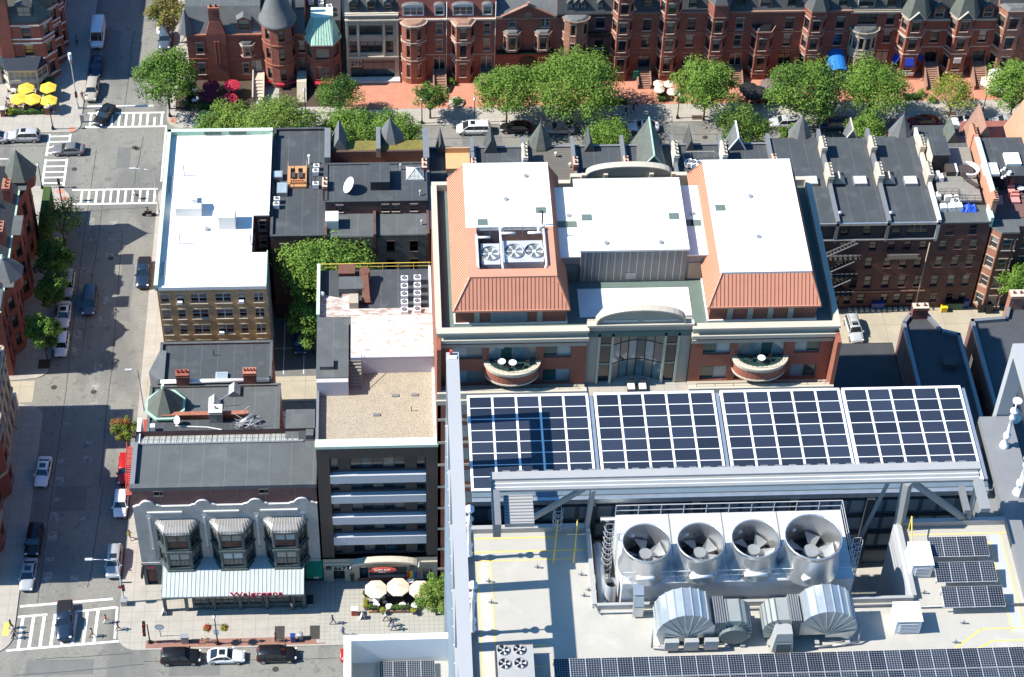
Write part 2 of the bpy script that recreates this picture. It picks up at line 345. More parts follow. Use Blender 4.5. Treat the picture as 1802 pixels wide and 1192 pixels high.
pvmat('solar_glass',.86,.47,.155,(.024,.031,.050),(.052,.064,.088))
mat('galv_pale',(.46,.50,.49),.55,.2,var=.10,scale=.7); mat('galv_line',(.40,.44,.44),.5,.3,var=.05); mat('sign_red',(.40,.012,.06),.5,var=0); mat('band_pale',(.48,.50,.54),.6,.1,var=.05,scale=.6); add_grid(MT['band_pale'],1.35,0,.03,(.36,.38,.41),axes='xz')
for i_,c_ in enumerate(((.6,.03,.03),(.75,.25,.02),(.8,.65,.05),(.05,.3,.08),(.03,.08,.4),(.2,.03,.25))):mat('flag%d' % (i_+1),c_,.9,var=0)
mat('terrace_maroon',(.16,.085,.075),.9,var=.1); mat('stucco_brick',(.50,.25,.16),.9,var=.12); mat('panel_grey',(.20,.205,.21),.7,var=.08); mat('ribbed_grey',(.24,.235,.225),.6,.15,var=.06); mat('frame_beige',(.27,.28,.28),.6,.1,var=.06)
mat('deck_beige2',(.46,.44,.40),.85,var=.05); mat('facade_blue',(.20,.27,.33),.25,.3,var=.2,scale=.3); add_grid(MT['facade_blue'],0,3.9,.4,(.4,.45,.5),axes='yz',amount=.6); mat('steel_deck',(.56,.56,.55),.5,.12,var=.15,scale=.8); mat('duct_grey',(.33,.35,.33),.5,.3,var=.06); mat('duct_dark',(.14,.17,.17),.5,.2,var=.05)
# ---------------- windows ----------------
_wc={}
GL=['glass_dark','glass_blind','glass_blue','glass_blind','glass_curtain','glass_dark','glass_curtain']
_wr=random.Random(3)
def win_mesh(w,h,style,frame,gl,dep,sill):
    k=(round(w,2),round(h,2),style,frame,gl,dep,sill)
    if k in _wc:return _wc[k]
    b=MB(); t=.07 if min(w,h)>.5 else .04; q=lambda x0,x1,z0,z1,d=.07:b.box(x0,x1,0,d,z0,z1,frame)
    if style != 'open':
        q(0,w,0,t); q(0,w,h-t,h); q(0,t,t,h-t); q(w-t,w,t,h-t)
    def pane(x0,x1,z0,z1,g=gl,y=.05):b.poly([(x0,y,z0),(x1,y,z0),(x1,y,z1),(x0,y,z1)],g)
    if style=='sash':
        q(t,w-t,h/2-.03,h/2+.03); pane(t,w-t,h/2,h-t); pane(t,w-t,t,h/2,'glass_dark')
    elif style=='double':
        q(w/2-.06,w/2+.06,t,h-t)
        for a,c in ((t,w/2-.06),(w/2+.06,w-t)):
            q(a,c,h/2-.03,h/2+.03); pane(a,c,h/2,h-t); pane(a,c,t,h/2,'glass_dark')
    elif style=='triple':
        for i in range(3):
            a,c=t+(w-2*t)*i/3,t+(w-2*t)*(i+1)/3
            if i:q(a-.05,a+.05,t,h-t)
            q(a+.05,c-.05,h*.5-.03,h*.5+.03); pane(a,c,h/2,h-t); pane(a,c,t,h/2,'glass_dark')
    elif style=='grid':
        n=max(2,round(w/.9)); mrow=max(2,round(h/.9))
        for i in range(1,n):q(w*i/n-.03,w*i/n+.03,t,h-t,.06)
        for i in range(1,mrow):q(t,w-t,h*i/mrow-.03,h*i/mrow+.03,.06)
        pane(t,w-t,t,h-t)
    elif style in ('two','four'):
        n=2 if style=='two' else 4
        for i in range(1,n):q(w*i/n-.06,w*i/n+.06,t,h-t,.06)
        for i in range(n):pane(max(t,w*i/n),min(w-t,w*(i+1)/n),t,h-t,(gl,'glass_green',gl,'glass_blind')[(i+int(w*3)) % 4])
    elif style=='shop':
        n=max(1,round(w/1.5))
        for i in range(1,n):q(w*i/n-.03,w*i/n+.03,t,h-t,.06)
        q(t,w-t,h*.78-.04,h*.78+.04,.06)
        pane(t,w-t,t,h-t)
    elif style=='strip':
        n=max(1,round(w/1.35))
        for i in range(1,n):q(w*i/n-.035,w*i/n+.035,t,h-t,.06)
        for i in range(n):pane(max(t,w*i/n),min(w-t,w*(i+1)/n),t,h-t,('glass_dark','glass_curtain','glass_dark','glass_blue')[(i*7+int(h*10)) % 4])
    elif style=='door':
        q(w/2-.05,w/2+.05,t,h-t) if w>1.3 else None
        q(t,w-t,h*.8-.05,h*.8+.05); pane(t,w-t,t,h-t)
        b.box(w*.45,w*.47,-.03,.0,h*.4,h*.5,'light_metal')
    else:pane(t,w-t,t,h-t)
    if sill:b.box(-.1,w+.1,-dep-.07,-.003,-.16,-.01,sill); b.box(-.08,w+.08,-dep-.05,-dep+.02,h+.01,h+.2,sill)
    me=bpy.data.meshes.new('window'); me.from_pydata(b.v,[],b.f)
    for m in b.ms:me.materials.append(MT[m])
    me.polygons.foreach_set('material_index',b.m); me.update(); _wc[k]=me
    return me
def win(T,O,U,op,frame='window_white',style='sash',gl=None,dep=.2,sill='stone_trim'):
    u0,u1,z0,z1=op[:4]; style=op[4] if len(op)>4 and op[4] else style
    gl=(op[5] if len(op)>5 else None) or gl or _wr.choice(GL)
    N=(U[1],-U[0])
    nm='door' if style=='door' else ('shop_window' if style=='shop' else 'window')
    o=bpy.data.objects.new(nm,win_mesh(u1-u0,z1-z0,style,frame,gl,dep,None if style in ('door','shop','strip') else sill)); sc.collection.objects.link(o); o.parent=T
    b=wloc(T); o.location=(O[0]+U[0]*u0-N[0]*dep-b.x,O[1]+U[1]*u0-N[1]*dep-b.y,O[2]+z0-b.z); o.rotation_euler=(0,0,atan2(U[1],U[0]))
    return o
def facade(T,mb,O,U,W,H,ops,m,dep=.2,**kw):
    mb.wall(O,U,W,H,ops,m,dep)
    return [win(T,O,U,o,dep=dep,**kw) for o in ops]
def unit(a,b):d=hypot(b[0]-a[0],b[1]-a[1]); return ((b[0]-a[0])/d,(b[1]-a[1])/d),d
def ring(cx,cy,r,n,a0=0):return [(cx+r*cos(a0+2*pi*i/n),cy+r*sin(a0+2*pi*i/n)) for i in range(n)]
# ---------------- plants ----------------
def leaves(mb,pts,n,size,mats,rnd,up=.45):
    """pts: clump centres (x,y,z,r,material index); n leaves in all, spread over the clumps' shells"""
    tot=sum(p[3]**2 for p in pts)
    for (cx,cy,cz,r,mi) in pts:
        for _ in range(max(3,int(n*r*r/tot))):
            th=rnd.uniform(0,2*pi); ph=math.acos(rnd.uniform(-.75,1)); rr=r*rnd.uniform(.55,1.12)
            d=Vector((sin(ph)*cos(th),sin(ph)*sin(th),cos(ph))); c=Vector((cx,cy,cz))+Vector((d.x*rr,d.y*rr,d.z*rr*.8))
            nn=(d+Vector((rnd.uniform(-.9,.9),rnd.uniform(-.9,.9),rnd.uniform(-.5,.9)+up))).normalized()
            a=nn.orthogonal().normalized(); b=nn.cross(a); t=rnd.uniform(0,2*pi); a,b=a*cos(t)+b*sin(t),b*cos(t)-a*sin(t)
            s=size*rnd.uniform(.6,1.3)/2; s2=s*rnd.uniform(.5,.8)
            m=mats[mi if rnd.random()<.8 else rnd.randrange(len(mats))]
            mb.add([c-a*s,c-b*s2,c+a*s,c+b*s2],[(0,1,2,3)],m)
def tree(x,y,h,r,label,mats,seed=0,n=3800,size=.42,hc=None,flat=.8,group=None,name='street_tree',sparse=1.0,trunk_r=.16,squash=1.0):
    rnd=random.Random(seed*91+5); T=thing(name,label,'tree',(x,y,.12 if group != 'yard' else 0),0,None)
    if group and group != 'yard':T['group']=group
    hc=h*.42 if hc is None else hc; cz=(hc+h)/2; rz=(h-hc)/2
    tr=MB(); z0=T.location.z; top=Vector((x+rnd.uniform(-.3,.3),y+rnd.uniform(-.3,.3),z0+hc+rz*.5))
    tr.tube((x,y,z0),(x,y,z0+hc*.7),trunk_r,'bark',8,trunk_r*.8); tr.tube((x,y,z0+hc*.7),top,trunk_r*.8,'bark',7,trunk_r*.35)
    cl=[]; r *= 1.05; n=int(n*2.0); size *= .74; k=int(40*sparse*max(.6,(r/3.2)))
    for i in range(k):
        th=i*2.39996+rnd.uniform(-.4,.4); ph=math.acos(1-2*(i+.5)/k*.82) if True else 0
        rr=rnd.uniform(.58,.98)*(1 if rnd.random()<.75 else .55)
        p=(x+r*rr*sin(ph)*cos(th),y+r*squash*rr*sin(ph)*sin(th),z0+cz+rz*flat*rr*cos(ph))
        cl.append((*p,r*rnd.uniform(.20,.36),rnd.randrange(len(mats))))
    for c in cl[::3]:
        s=Vector((x,y,z0+hc*rnd.uniform(.65,1.0))); e=Vector(c[:3]); mid=(s+e)/2+Vector((0,0,-.2)); tr.tube(s,mid,trunk_r*.42,'bark',5,trunk_r*.28); tr.tube(mid,e,trunk_r*.28,'bark',4,trunk_r*.08)
    tr.build('trunk',T); cr=MB(); leaves(cr,cl,n,size,mats,rnd); cr.build('crown',T)
    return T
def shrub(x,y,z,r,h,label,mats=('leaf_mid','leaf_dark','leaf_bright'),seed=1,name='shrub',cat='shrub',n=350,size=.24,group=None):
    rnd=random.Random(seed); b=MB(); b.cyl(x,y,z,z+h*.4,r*.12,r*.08,5,'bark')
    cl=[(x+rnd.uniform(-.5,.5)*r,y+rnd.uniform(-.5,.5)*r,z+h*rnd.uniform(.35,.75),r*.5,rnd.randrange(len(mats))) for _ in range(9)]
    leaves(b,cl,n,size,mats,rnd); return tag(b.build(name),label,cat,group)
def hedge(x0,x1,y0,y1,z,h,label,seed=2,mats=('leaf_mid','leaf_dark')):
    rnd=random.Random(seed); b=MB(); b.box(x0+.12,x1-.12,y0+.12,y1-.12,z,z+h-.15,'hedge'); cl=[]
    nx=max(1,int((x1-x0)/.5)); ny=max(1,int((y1-y0)/.5))
    for i in range(nx):
        for j in range(ny):cl.append((x0+(i+.5)*(x1-x0)/nx,y0+(j+.5)*(y1-y0)/ny,z+h*.72,.38,rnd.randrange(len(mats))))
    leaves(b,cl,len(cl)*40,.2,mats,rnd); return tag(b.build('hedge'),label,'hedge')
# ---------------- cars ----------------
def carpaint(name,col,met=.1,rough=.3):
    m=mat(name,col,rough,met,var=0,spec=.4); m.node_tree.nodes['Principled BSDF'].inputs['Coat Weight'].default_value=.25; m.node_tree.nodes['Principled BSDF'].inputs['Coat Roughness'].default_value=.06
for n_,c_ in dict(white=(.78,.78,.78),silver=(.46,.47,.48),grey=(.16,.165,.175),lightgrey=(.36,.37,.39),black=(.012,.012,.014),darkblue=(.015,.03,.06),blue=(.03,.06,.14),steel=(.07,.10,.14),red=(.42,.012,.012),maroon=(.13,.012,.014),tan=(.4,.36,.3)).items():carpaint('paint_'+n_,c_)
mat('headlight',(.8,.82,.85),.1,var=0); mat('taillight',(.45,.01,.01),.2,var=0); mat('rim',(.5,.5,.52),.3,.8,var=0); mat('plastic_dark',(.03,.03,.032),.6,var=0)
CARS=dict(
    sedan=(4.8,1.84,.86,.93,1.45,.70,.56,.27,.11,.98),suv=(4.8,1.92,1.05,1.10,1.72,.72,.61,.08,.02,1.1),
    minivan=(5.1,1.98,1.0,1.10,1.76,.82,.64,.07,.02,1.1),pickup=(5.6,2.0,1.15,1.2,1.85,.68,.58,.40,.36,1.2),
    van=(5.8,2.05,1.25,1.35,2.6,.88,.77,.02,.0,1.35),coupe=(4.5,1.80,.82,.90,1.38,.68,.53,.28,.08,.96),hatch=(4.3,1.8,.92,.98,1.5,.74,.60,.12,.03,.98))
def car(kind,paint,label,cat='car',sunroof=False,rack=False,roofcol=None,name='parked_car'):
    L,W,hz,bz,rz,a,b_,c,d,dz=CARS[kind]; T=thing(name,label,cat)
    hw=W/2; col='paint_'+paint; X=lambda f:-L/2+f*L
    st=[(0,.80,.42,dz*.80),(.02,.93,.30,dz*.92),(.10,1.0,.24,dz),(d+.02 if d>.05 else .16,1.0,.22,bz),(.40,1.0,.22,bz),(a,1.0,.22,bz-.02),(a+.04,.99,.22,hz+.02),(.90,.95,.24,hz-.08),(.97,.86,.28,hz-.22),(1,.70,.38,hz-.34)]
    st.sort(key=lambda q:q[0]); mb=MB(); vs=[];
    for f,wf,zb,zs in st:
        w_=hw*wf
        for yy,zz in ((w_*.86,zb),(w_*.985,zb+.12),(w_,zb+(zs-zb)*.55),(w_*.97,zs-.10),(w_*.86,zs),(w_*.45,zs+.035)):vs.append((X(f),yy,zz))
        for yy,zz in ((w_*.45,zs+.035),(w_*.86,zs),(w_*.97,zs-.10),(w_,zb+(zs-zb)*.55),(w_*.985,zb+.12),(w_*.86,zb)):vs.append((X(f),-yy,zz))
    n=12; fs=[(i*n+j,i*n+(j+1) % n,(i+1)*n+(j+1) % n,(i+1)*n+j) for i in range(len(st)-1) for j in range(n)]
    fs += [tuple(range(n-1,-1,-1)),tuple((len(st)-1)*n+j for j in range(n))]
    mb.add(vs,[tuple(reversed(f)) for f in fs],col,True)
    # roof
    rw,bw=hw*.76,hw*.93; rc=roofcol or col
    if kind=='van':rw=hw*.86
    xs=[X(c)-.02,X(c)+.12,X(b_)-.15,X(b_)+.03]; rr=[(xs[0],rw*.92,rz-.06),(xs[1],rw,rz-.01),((xs[1]+xs[2])/2,rw,rz+.02),(xs[2],rw,rz),(xs[3],rw*.94,rz-.06)]
    vv=[]
    for x_,w_,z_ in rr:vv += [(x_,w_,z_-.05),(x_,w_*.88,z_+.01),(x_,0,z_+.035),(x_,-w_*.88,z_+.01),(x_,-w_,z_-.05)]
    mb.add(vv,[(i*5+j,(i+1)*5+j,(i+1)*5+j+1,i*5+j+1)[::-1] for i in range(4) for j in range(4)],rc,True)
    if kind=='pickup':mb.box(X(.02),X(.34),-hw*.78,hw*.78,dz-.02,dz+.05,'black')
    for s in (1,-1):
        mb.bar((X(a),s*bw*.96,bz),(X(b_)+.03,s*rw*.94,rz-.07),.07,.06,col); mb.bar((X(d) if d>.05 else X(d)+.05,s*bw*.93,bz),(X(c),s*rw*.94,rz-.07),.12,.08,col)
        mb.bar((X((a+c)/2*.5+b_*.45-.02),s*bw*.985,bz),(X((a+c)/2*.5+b_*.45-.02),s*rw*1.01,rz-.07),.02,.10,col)
        if L>4.75 and kind not in ('pickup','sedan','coupe'):mb.bar((X(.2),s*bw*.985,bz),(X(.2),s*rw*1.01,rz-.07),.02,.10,col)
        mb.box(X(a)-.12,X(a)+.06,s*(bw+.02),s*(bw+.20),bz-.02,bz+.14,col)
    if kind=='van':
        for i in range(6):mb.box(X(.05+.11*i),X(.06+.11*i),-rw*.8,rw*.8,rz+.02,rz+.06,col)
        for s in (1,-1):mb.add([(X(.03),s*bw,bz),(X(.66),s*bw,bz),(X(.66),s*rw*1.02,rz-.06),(X(.03),s*rw*1.02,rz-.06)],[(0,1,2,3)],col)
    mb.build('body',T); g=MB()
    B=[(X(a),bw*.93),(X(d)+.03,bw*.93)]; Rf=[(X(b_)+.02,rw*.93),(X(c),rw*.93)]
    q=lambda *p:g.poly(p,'car_glass'); zt=rz-.07
    q((X(a),bw*.9,bz-.02),(X(a),-bw*.9,bz-.02),(X(b_)+.03,-rw*.92,zt),(X(b_)+.03,rw*.92,zt))
    q((X(d),-bw*.88,bz-.02),(X(d),bw*.88,bz-.02),(X(c)-.02,rw*.92,zt),(X(c)-.02,-rw*.92,zt))
    for s in (1,-1):q((X(d)+.02,s*bw*.965,bz-.02),(X(a)-.02,s*bw*.965,bz-.02),(X(b_),s*rw*.98,zt),(X(c)+.02,s*rw*.98,zt))
    if sunroof:g.box(X(b_)-.95,X(b_)-.25,-rw*.55,rw*.55,rz+.02,rz+.075,'car_glass')
    g.build('glass',T)
    if rack:
        k_=MB()
        for s in (1,-1):k_.tube((X(c)+.3,s*rw*.85,rz+.07),(X(b_)-.2,s*rw*.85,rz+.07),.025,'black_metal',4)
        for f in (.3,.7):k_.box(X(c)+(X(b_)-X(c))*f-.03,X(c)+(X(b_)-X(c))*f+.03,-rw*.85,rw*.85,rz+.06,rz+.09,'light_metal')
        k_.build('roof_rack',T)
    wr=.33 if kind in ('sedan','coupe','hatch') else .37
    me=None
    for f in (.165,.815):
        for s in (1,-1):
            if me is None:
                wb=MB(); N_=16; ys=(.11,-.11)
                for yy,r_,m_ in ((.11,wr,'rubber'),):pass
                vs=[(wr*cos(2*pi*i/N_),yy,wr*sin(2*pi*i/N_)) for yy in ys for i in range(N_)]
                wb.add(vs,[(i,(i+1) % N_,N_+(i+1) % N_,N_+i) for i in range(N_)]+[tuple(range(N_)),tuple(range(2*N_-1,N_-1,-1))],'rubber')
                for yy in (.115,-.115):
                    vs=[(wr*.68*cos(2*pi*i/10),yy,wr*.68*sin(2*pi*i/10)) for i in range(10)]; wb.add(vs,[tuple(range(10))],'rim')
                o=wb.build('wheel'); me=o.data
            else:o=bpy.data.objects.new('wheel',me); sc.collection.objects.link(o)
            o.parent=T; o.location=(X(f),s*(hw-.09),wr)
    for s in (1,-1):
        h=MB(); h.box(X(.955),X(.99),s*hw*.58,s*hw*.86,hz-.32,hz-.17,'headlight'); h.build('headlight',T)
        h=MB(); h.box(X(-.004),X(.03),s*hw*.6,s*hw*.9,dz-.32,dz-.14,'taillight'); h.build('taillight',T)
    g=MB(); g.box(X(.985),X(1.004),-hw*.5,hw*.5,.38,.56,'plastic_dark'); g.build('grille',T); g=MB(); g.box(X(-.008),X(.01),-.26,.26,dz*.55,dz*.68,'white_paint'); g.build('number_plate',T)
    return T
# ---------------- people ----------------
for n_,c_ in dict(skin=(.42,.24,.16),skin_dark=(.14,.07,.045),hair_dark=(.02,.015,.012),hair_light=(.3,.2,.1),cl_white=(.7,.7,.7),cl_black=(.02,.02,.022),cl_navy=(.02,.03,.08),cl_red=(.5,.04,.04),cl_blue=(.08,.15,.4),cl_grey=(.2,.2,.21),cl_tan=(.4,.32,.22),cl_pink=(.5,.25,.28),cl_denim=(.06,.09,.16),cl_brown=(.2,.09,.03)).items():mat(n_,c_,.85,var=.06)
def person(x,y,z,rz,label,top='cl_white',bottom='cl_navy',skin='skin',hair='hair_dark',pose='walk',group=None,name='person'):
    st=.26 if pose=='walk' else .04
    sit=pose=='sit'
    if sit:
        V=dict(pel=(0,0,.50,.15),che=(-.02,0,.95,.16),nek=(0,0,1.12,.06),hed=(.02,0,1.27,.105),top=(.02,0,1.37,.07))
        for s,k in ((1,'l'),(-1,'r')):V.update({'hp'+k:(.05,s*.10,.48,.10),'kn'+k:(.42,s*.12,.50,.07),'an'+k:(.44,s*.12,.10,.045),'to'+k:(.58,s*.12,.05,.045),'sh'+k:(-.02,s*.19,1.02,.07),'el'+k:(.12,s*.24,.78,.05),'ha'+k:(.34,s*.16,.76,.04)})
    else:
        V=dict(pel=(0,0,.93,.14),che=(.02,0,1.28,.16),nek=(.03,0,1.47,.06),hed=(.05,0,1.62,.105),top=(.05,0,1.72,.07))
        for s,k in ((1,'l'),(-1,'r')):
            q=s*st; V.update({'hp'+k:(0,s*.09,.86,.10),'kn'+k:(q*.7+.03,s*.10,.48,.07),'an'+k:(q*1.25-.04,s*.10,.09,.045),'to'+k:(q*1.25+.12,s*.10,.05,.045),'sh'+k:(.01,s*.20,1.39,.07),'el'+k:(-q*.5-.02,s*.25,1.12,.05),'ha'+k:(-q+.08,s*.24,.86,.04)})
    keys=list(V); E=[('pel','che'),('che','nek'),('nek','hed'),('hed','top')]
    for k in 'lr':E += [('pel','hp'+k),('hp'+k,'kn'+k),('kn'+k,'an'+k),('an'+k,'to'+k),('che','sh'+k),('sh'+k,'el'+k),('el'+k,'ha'+k)]
    me=bpy.data.meshes.new('body'); me.from_pydata([V[k][:3] for k in keys],[(keys.index(a),keys.index(b)) for a,b in E],[])
    o=bpy.data.objects.new('body',me); sc.collection.objects.link(o); md=o.modifiers.new('s','SKIN')
    for i,k in enumerate(keys):me.skin_vertices[0].data[i].radius=(V[k][3]*(.75 if k in ('pel','che') else 1),V[k][3]); me.skin_vertices[0].data[i].use_root=k=='pel'
    o.modifiers.new('b','SUBSURF').levels=1
    dg=bpy.context.evaluated_depsgraph_get(); m2=bpy.data.meshes.new_from_object(o.evaluated_get(dg)); o.modifiers.clear(); o.data=m2
    m2.materials.clear()
    for m in (skin,top,bottom,'cl_black'):m2.materials.append(MT[m])
    hip=V['pel'][2]
    for p in m2.polygons:
        c=p.center; arm=abs(c.y)>.185 and c.z<(1.05 if sit else 1.22)
        p.material_index=3 if c.z<.12 else (2 if (c.z<hip+.06 and not arm) or (sit and c.x>.2 and c.z<.62) else (0 if c.z>V['nek'][2]-.02 or arm else 1)); p.use_smooth=True
    T=thing(name,label,'person',(x,y,z),rz,group); o.parent=T
    h=MB(); hx,_,hz,_=V['hed']; h.lathe(hx-.02,0,[(.115,hz-.02),(.122,hz+.05),(.10,hz+.11),(.05,hz+.145),(.0,hz+.15)],10,hair); o2=h.build('hair'); o2.parent=T
    return T
# ---------------- small kinds ----------------
def umbrella(x,y,z,r,canv,label,n=8,h=2.35,a0=.2,group=None):
    T=thing('patio_umbrella',label,'umbrella',(x,y,z),0,group); c=MB(); rim=ring(x,y,r,n,a0)
    c.cone(rim,z+h-.42,(x,y,z+h),canv)
    for i in range(n):
        p,q=rim[i],rim[(i+1) % n]; c.poly([(p[0],p[1],z+h-.42),(p[0],p[1],z+h-.58),(q[0],q[1],z+h-.58),(q[0],q[1],z+h-.42)],canv)
    for p in rim:c.tube((p[0],p[1],z+h-.44),(x,y,z+h-.03),.012,'grey_metal',4)
    c.build('canopy',T); b=MB(); b.cyl(x,y,z,z+h+.08,.03,.03,6,'wood_deck'); b.cyl(x,y,z,z+.08,.28,.25,10,'iron'); b.build('pole',T)
    return T
def round_table(x,y,z,r=.4,m='white_paint'):
    T=thing('cafe_table','','table',(x,y,z)); b=MB(); b.cyl(x,y,z+.71,z+.74,r,r,16,m); b.build('tabletop',T); b=MB(); b.cyl(x,y,z,z+.71,.035,.035,6,'iron'); b.cyl(x,y,z,z+.03,.22,.2,8,'iron'); b.build('pedestal',T)
    return T
def chair(x,y,z,rz,m='black_metal',label='',s=1.0):
    T=thing('cafe_chair',label,'chair'); b=MB(); b.box(-.2,.2,-.2,.2,.43,.46,m); o=b.build('seat'); o.parent=T
    b=MB(); b.box(-.2,-.17,-.2,.2,.46,.85,m); o=b.build('backrest'); o.parent=T
    for i in (-.18,.18):
        for j in (-.18,.18):b=MB(); b.box(i-.02,i+.02,j-.02,j+.02,0,.43,m); o=b.build('leg'); o.parent=T
    T.location=(x,y,z); T.rotation_euler=(0,0,rz); return T
def condenser(w=.9,d=.9,h=.85,m='white_paint'):
    T=thing('air_conditioner','','air conditioner'); b=MB(); b.box(-w/2,w/2,-d/2,d/2,.08,h,m)
    for i in (-1,1):b.box(i*w*.35-.05,i*w*.35+.05,-d/2,d/2,0,.08,'iron')
    o=b.build('casing'); o.parent=T; b=MB(); r=min(w,d)*.4
    b.cyl(0,0,h,h+.05,r,r,18,m,cap=False); b.poly([(r*.96*cos(2*pi*i/18),r*.96*sin(2*pi*i/18),h+.012) for i in range(18)],'black')
    b.cyl(0,0,h+.013,h+.04,r*.3,r*.3,10,'grey_metal')
    for i in range(4):b.bar((0,0,h+.03),(r*cos(i*pi/2+.5),r*sin(i*pi/2+.5),h+.03),.1,.01,'grey_metal')
    o=b.build('fan_grille'); o.parent=T; return T
def chimney(T,x0,x1,y0,y1,z0,z1,m='red_brick',pots=3,cap='stone_trim',potm='terracotta',along='x'):
    b=MB(); b.box(x0,x1,y0,y1,z0,z1,m); b.box(x0-.07,x1+.07,y0-.07,y1+.07,z1-.35,z1-.2,m); b.box(x0-.05,x1+.05,y0-.05,y1+.05,z1,z1+.1,cap); o=b.build('chimney',T)
    for i in range(pots):
        f=(i+.5)/pots; px,py=(x0+(x1-x0)*f,(y0+y1)/2) if along=='x' else ((x0+x1)/2,y0+(y1-y0)*f)
        b=MB(); r=min(.17,.36*((x1-x0) if along=='x' else (y1-y0))/pots); b.cyl(px,py,z1+.1,z1+.42,r,r*.85,8,potm,cap=False); b.poly([(px+r*.8*cos(k*pi/4),py+r*.8*sin(k*pi/4),z1+.3) for k in range(8)],'black'); b.build('chimney_pot',o)
    return o
def vent(x,y,z,h=.7,r=.09,m='light_metal',label=None,cap=True):
    b=MB(); b.cyl(x,y,z,z+h,r,r,8,m)
    if cap:b.cyl(x,y,z+h,z+h+.14,r*1.9,r*1.2,8,m)
    o=b.build('vent_pipe'); return tag(o,label,'vent pipe') if label else o
def dish(x,y,z,r,label,az=radians(200)):
    T=thing('satellite_dish',label,'satellite dish',(x,y,z)); b=MB(); b.tube((x,y,z),(x,y,z+.9),.04,'grey_metal'); b.build('mast',T)
    d=Vector((cos(az)*.8,sin(az)*.8,.6)).normalized(); a=d.orthogonal().normalized(); c=d.cross(a); o=Vector((x,y,z+1.0)); b=MB(); N_=16; vs=[o-d*r*.28]
    for rr,dd in ((.5,-.2),(1,0)):vs += [o+d*r*dd+(a*cos(2*pi*i/N_)+c*sin(2*pi*i/N_))*r*rr for i in range(N_)]
    b.add(vs,[(0,1+i,1+(i+1) % N_) for i in range(N_)]+[(1+i,1+N_+i,1+N_+(i+1) % N_,1+(i+1) % N_) for i in range(N_)],'white_paint',True)
    b.tube(o-d*r*.2,o+d*r*.9,.02,'grey_metal'); b.build('reflector',T); return T
def text(T,s,x,y,z,size,m,rx=pi/2,rz=0,ext=.03,name='lettering',shear=0,sx=1.0):
    c=bpy.data.curves.new('t','FONT'); c.body=s; c.size=size; c.extrude=ext; c.align_x='CENTER'; c.align_y='CENTER'; c.shear=shear; c.offset=size*.012
    o=bpy.data.objects.new('t',c); sc.collection.objects.link(o); dg=bpy.context.evaluated_depsgraph_get(); me=bpy.data.meshes.new_from_object(o.evaluated_get(dg))
    bpy.data.objects.remove(o); q=bpy.data.objects.new(name,me); sc.collection.objects.link(q); me.materials.clear(); me.materials.append(MT[m]); q.parent=T
    b=wloc(T) if T else Vector((0,0,0)); q.location=(x-b.x,y-b.y,z-b.z); q.rotation_euler=(rx,0,rz); q.scale=(sx,1,1); return q
def lamp(x,y,label,kind='acorn',h=4.2,rz=0,group=None,arm=2.0):
    T=thing('street_lamp',label,'street lamp',(x,y,.12),0,group); b=MB(); z=.12
    if kind=='acorn':
        b.lathe(x,y,[(.24,z),(.24,z+.25),(.15,z+.5),(.085,z+.8),(.06,z+h)],8,'black_metal'); b.build('post',T)
        b=MB(); b.lathe(x,y,[(.06,z+h),(.17,z+h+.12),(.21,z+h+.35),(.13,z+h+.6),(.04,z+h+.68),(0,z+h+.72)],10,'headlight'); b.build('globe',T)
        b=MB(); b.cyl(x,y,z+h+.66,z+h+.80,.10,.02,8,'black_metal'); b.build('cap',T)
    else:
        b.lathe(x,y,[(.2,z),(.16,z+.5),(.11,z+.6),(.07,z+h)],8,'light_metal'); b.build('post',T); c,s=cos(rz),sin(rz)
        b=MB(); b.path([(x,y,z+h-.4),(x+c*arm*.5,y+s*arm*.5,z+h),(x+c*arm,y+s*arm,z+h+.1)],.045,'light_metal'); b.build('arm',T)
        b=MB(); e=(x+c*arm,y+s*arm,z+h+.12); b.bar((e[0]-c*.15,e[1]-s*.15,e[2]),(e[0]+c*.75,e[1]+s*.75,e[2]),.32,.16,'light_metal'); b.build('lamp_head',T)
    return T
def signal(T,x,y,z,rz=0):
    b=MB(); b.box(x-.17,x+.17,y-.15,y+.15,z,z+1.0,'black_metal'); o=b.build('signal_head',T)
    for i,m in enumerate(('glass_green','leaf_orange','taillight')):b=MB(); b.cyl(x-.0,y-.16,z+.1+.3*i,z+.12+.3*i,.1,.1,8,'taillight' if i==2 else 'black'); b.build('lens',o)
    return o
# ================= GROUND =================
g=MB(); g.box(-900,900,-300,1600,-1,0,'asphalt'); struct(g,'ground')
def rounded(pts,rads,n=6):
    out=[]
    for i,p in enumerate(pts):
        r=rads[i]; a,b=pts[i-1],pts[(i+1) % len(pts)]
        if r <= 0:out.append(p); continue
        (ua,_),(ub,_)=unit(p,a),unit(p,b)
        s,e,c=(p[0]+ua[0]*r,p[1]+ua[1]*r),(p[0]+ub[0]*r,p[1]+ub[1]*r),(p[0]+(ua[0]+ub[0])*r,p[1]+(ua[1]+ub[1])*r)
        a0,a1=atan2(s[1]-c[1],s[0]-c[0]),atan2(e[1]-c[1],e[0]-c[0]); d=(a1-a0+pi) % (2*pi)-pi
        out += [(c[0]+r*cos(a0+d*k/n),c[1]+r*sin(a0+d*k/n)) for k in range(n+1)]
    return out
def slab(name,pts,m,z0=0.0,z1=.12,side='kerb'):
    b=MB(); b.prism(pts,z0,z1,side,top=m); return struct(b,name)
def kerbed(pts,rads,m='concrete_walk'):
    pts=rounded(pts,rads); slab('sidewalk',pts,m)
KX0,KX1=-46.9,-34.5
kerbed([(-300,150.4),(KX0,150.4),(KX0,189.4),(-51.2,190.4),(-300,190.4)],[0,2.8,2.2,0,0])
kerbed([(-300,194.4),(-51.2,194.4),(KX0,194.9),(KX0,232.3),(-300,232.3)],[0,0,2.0,3.4,0])
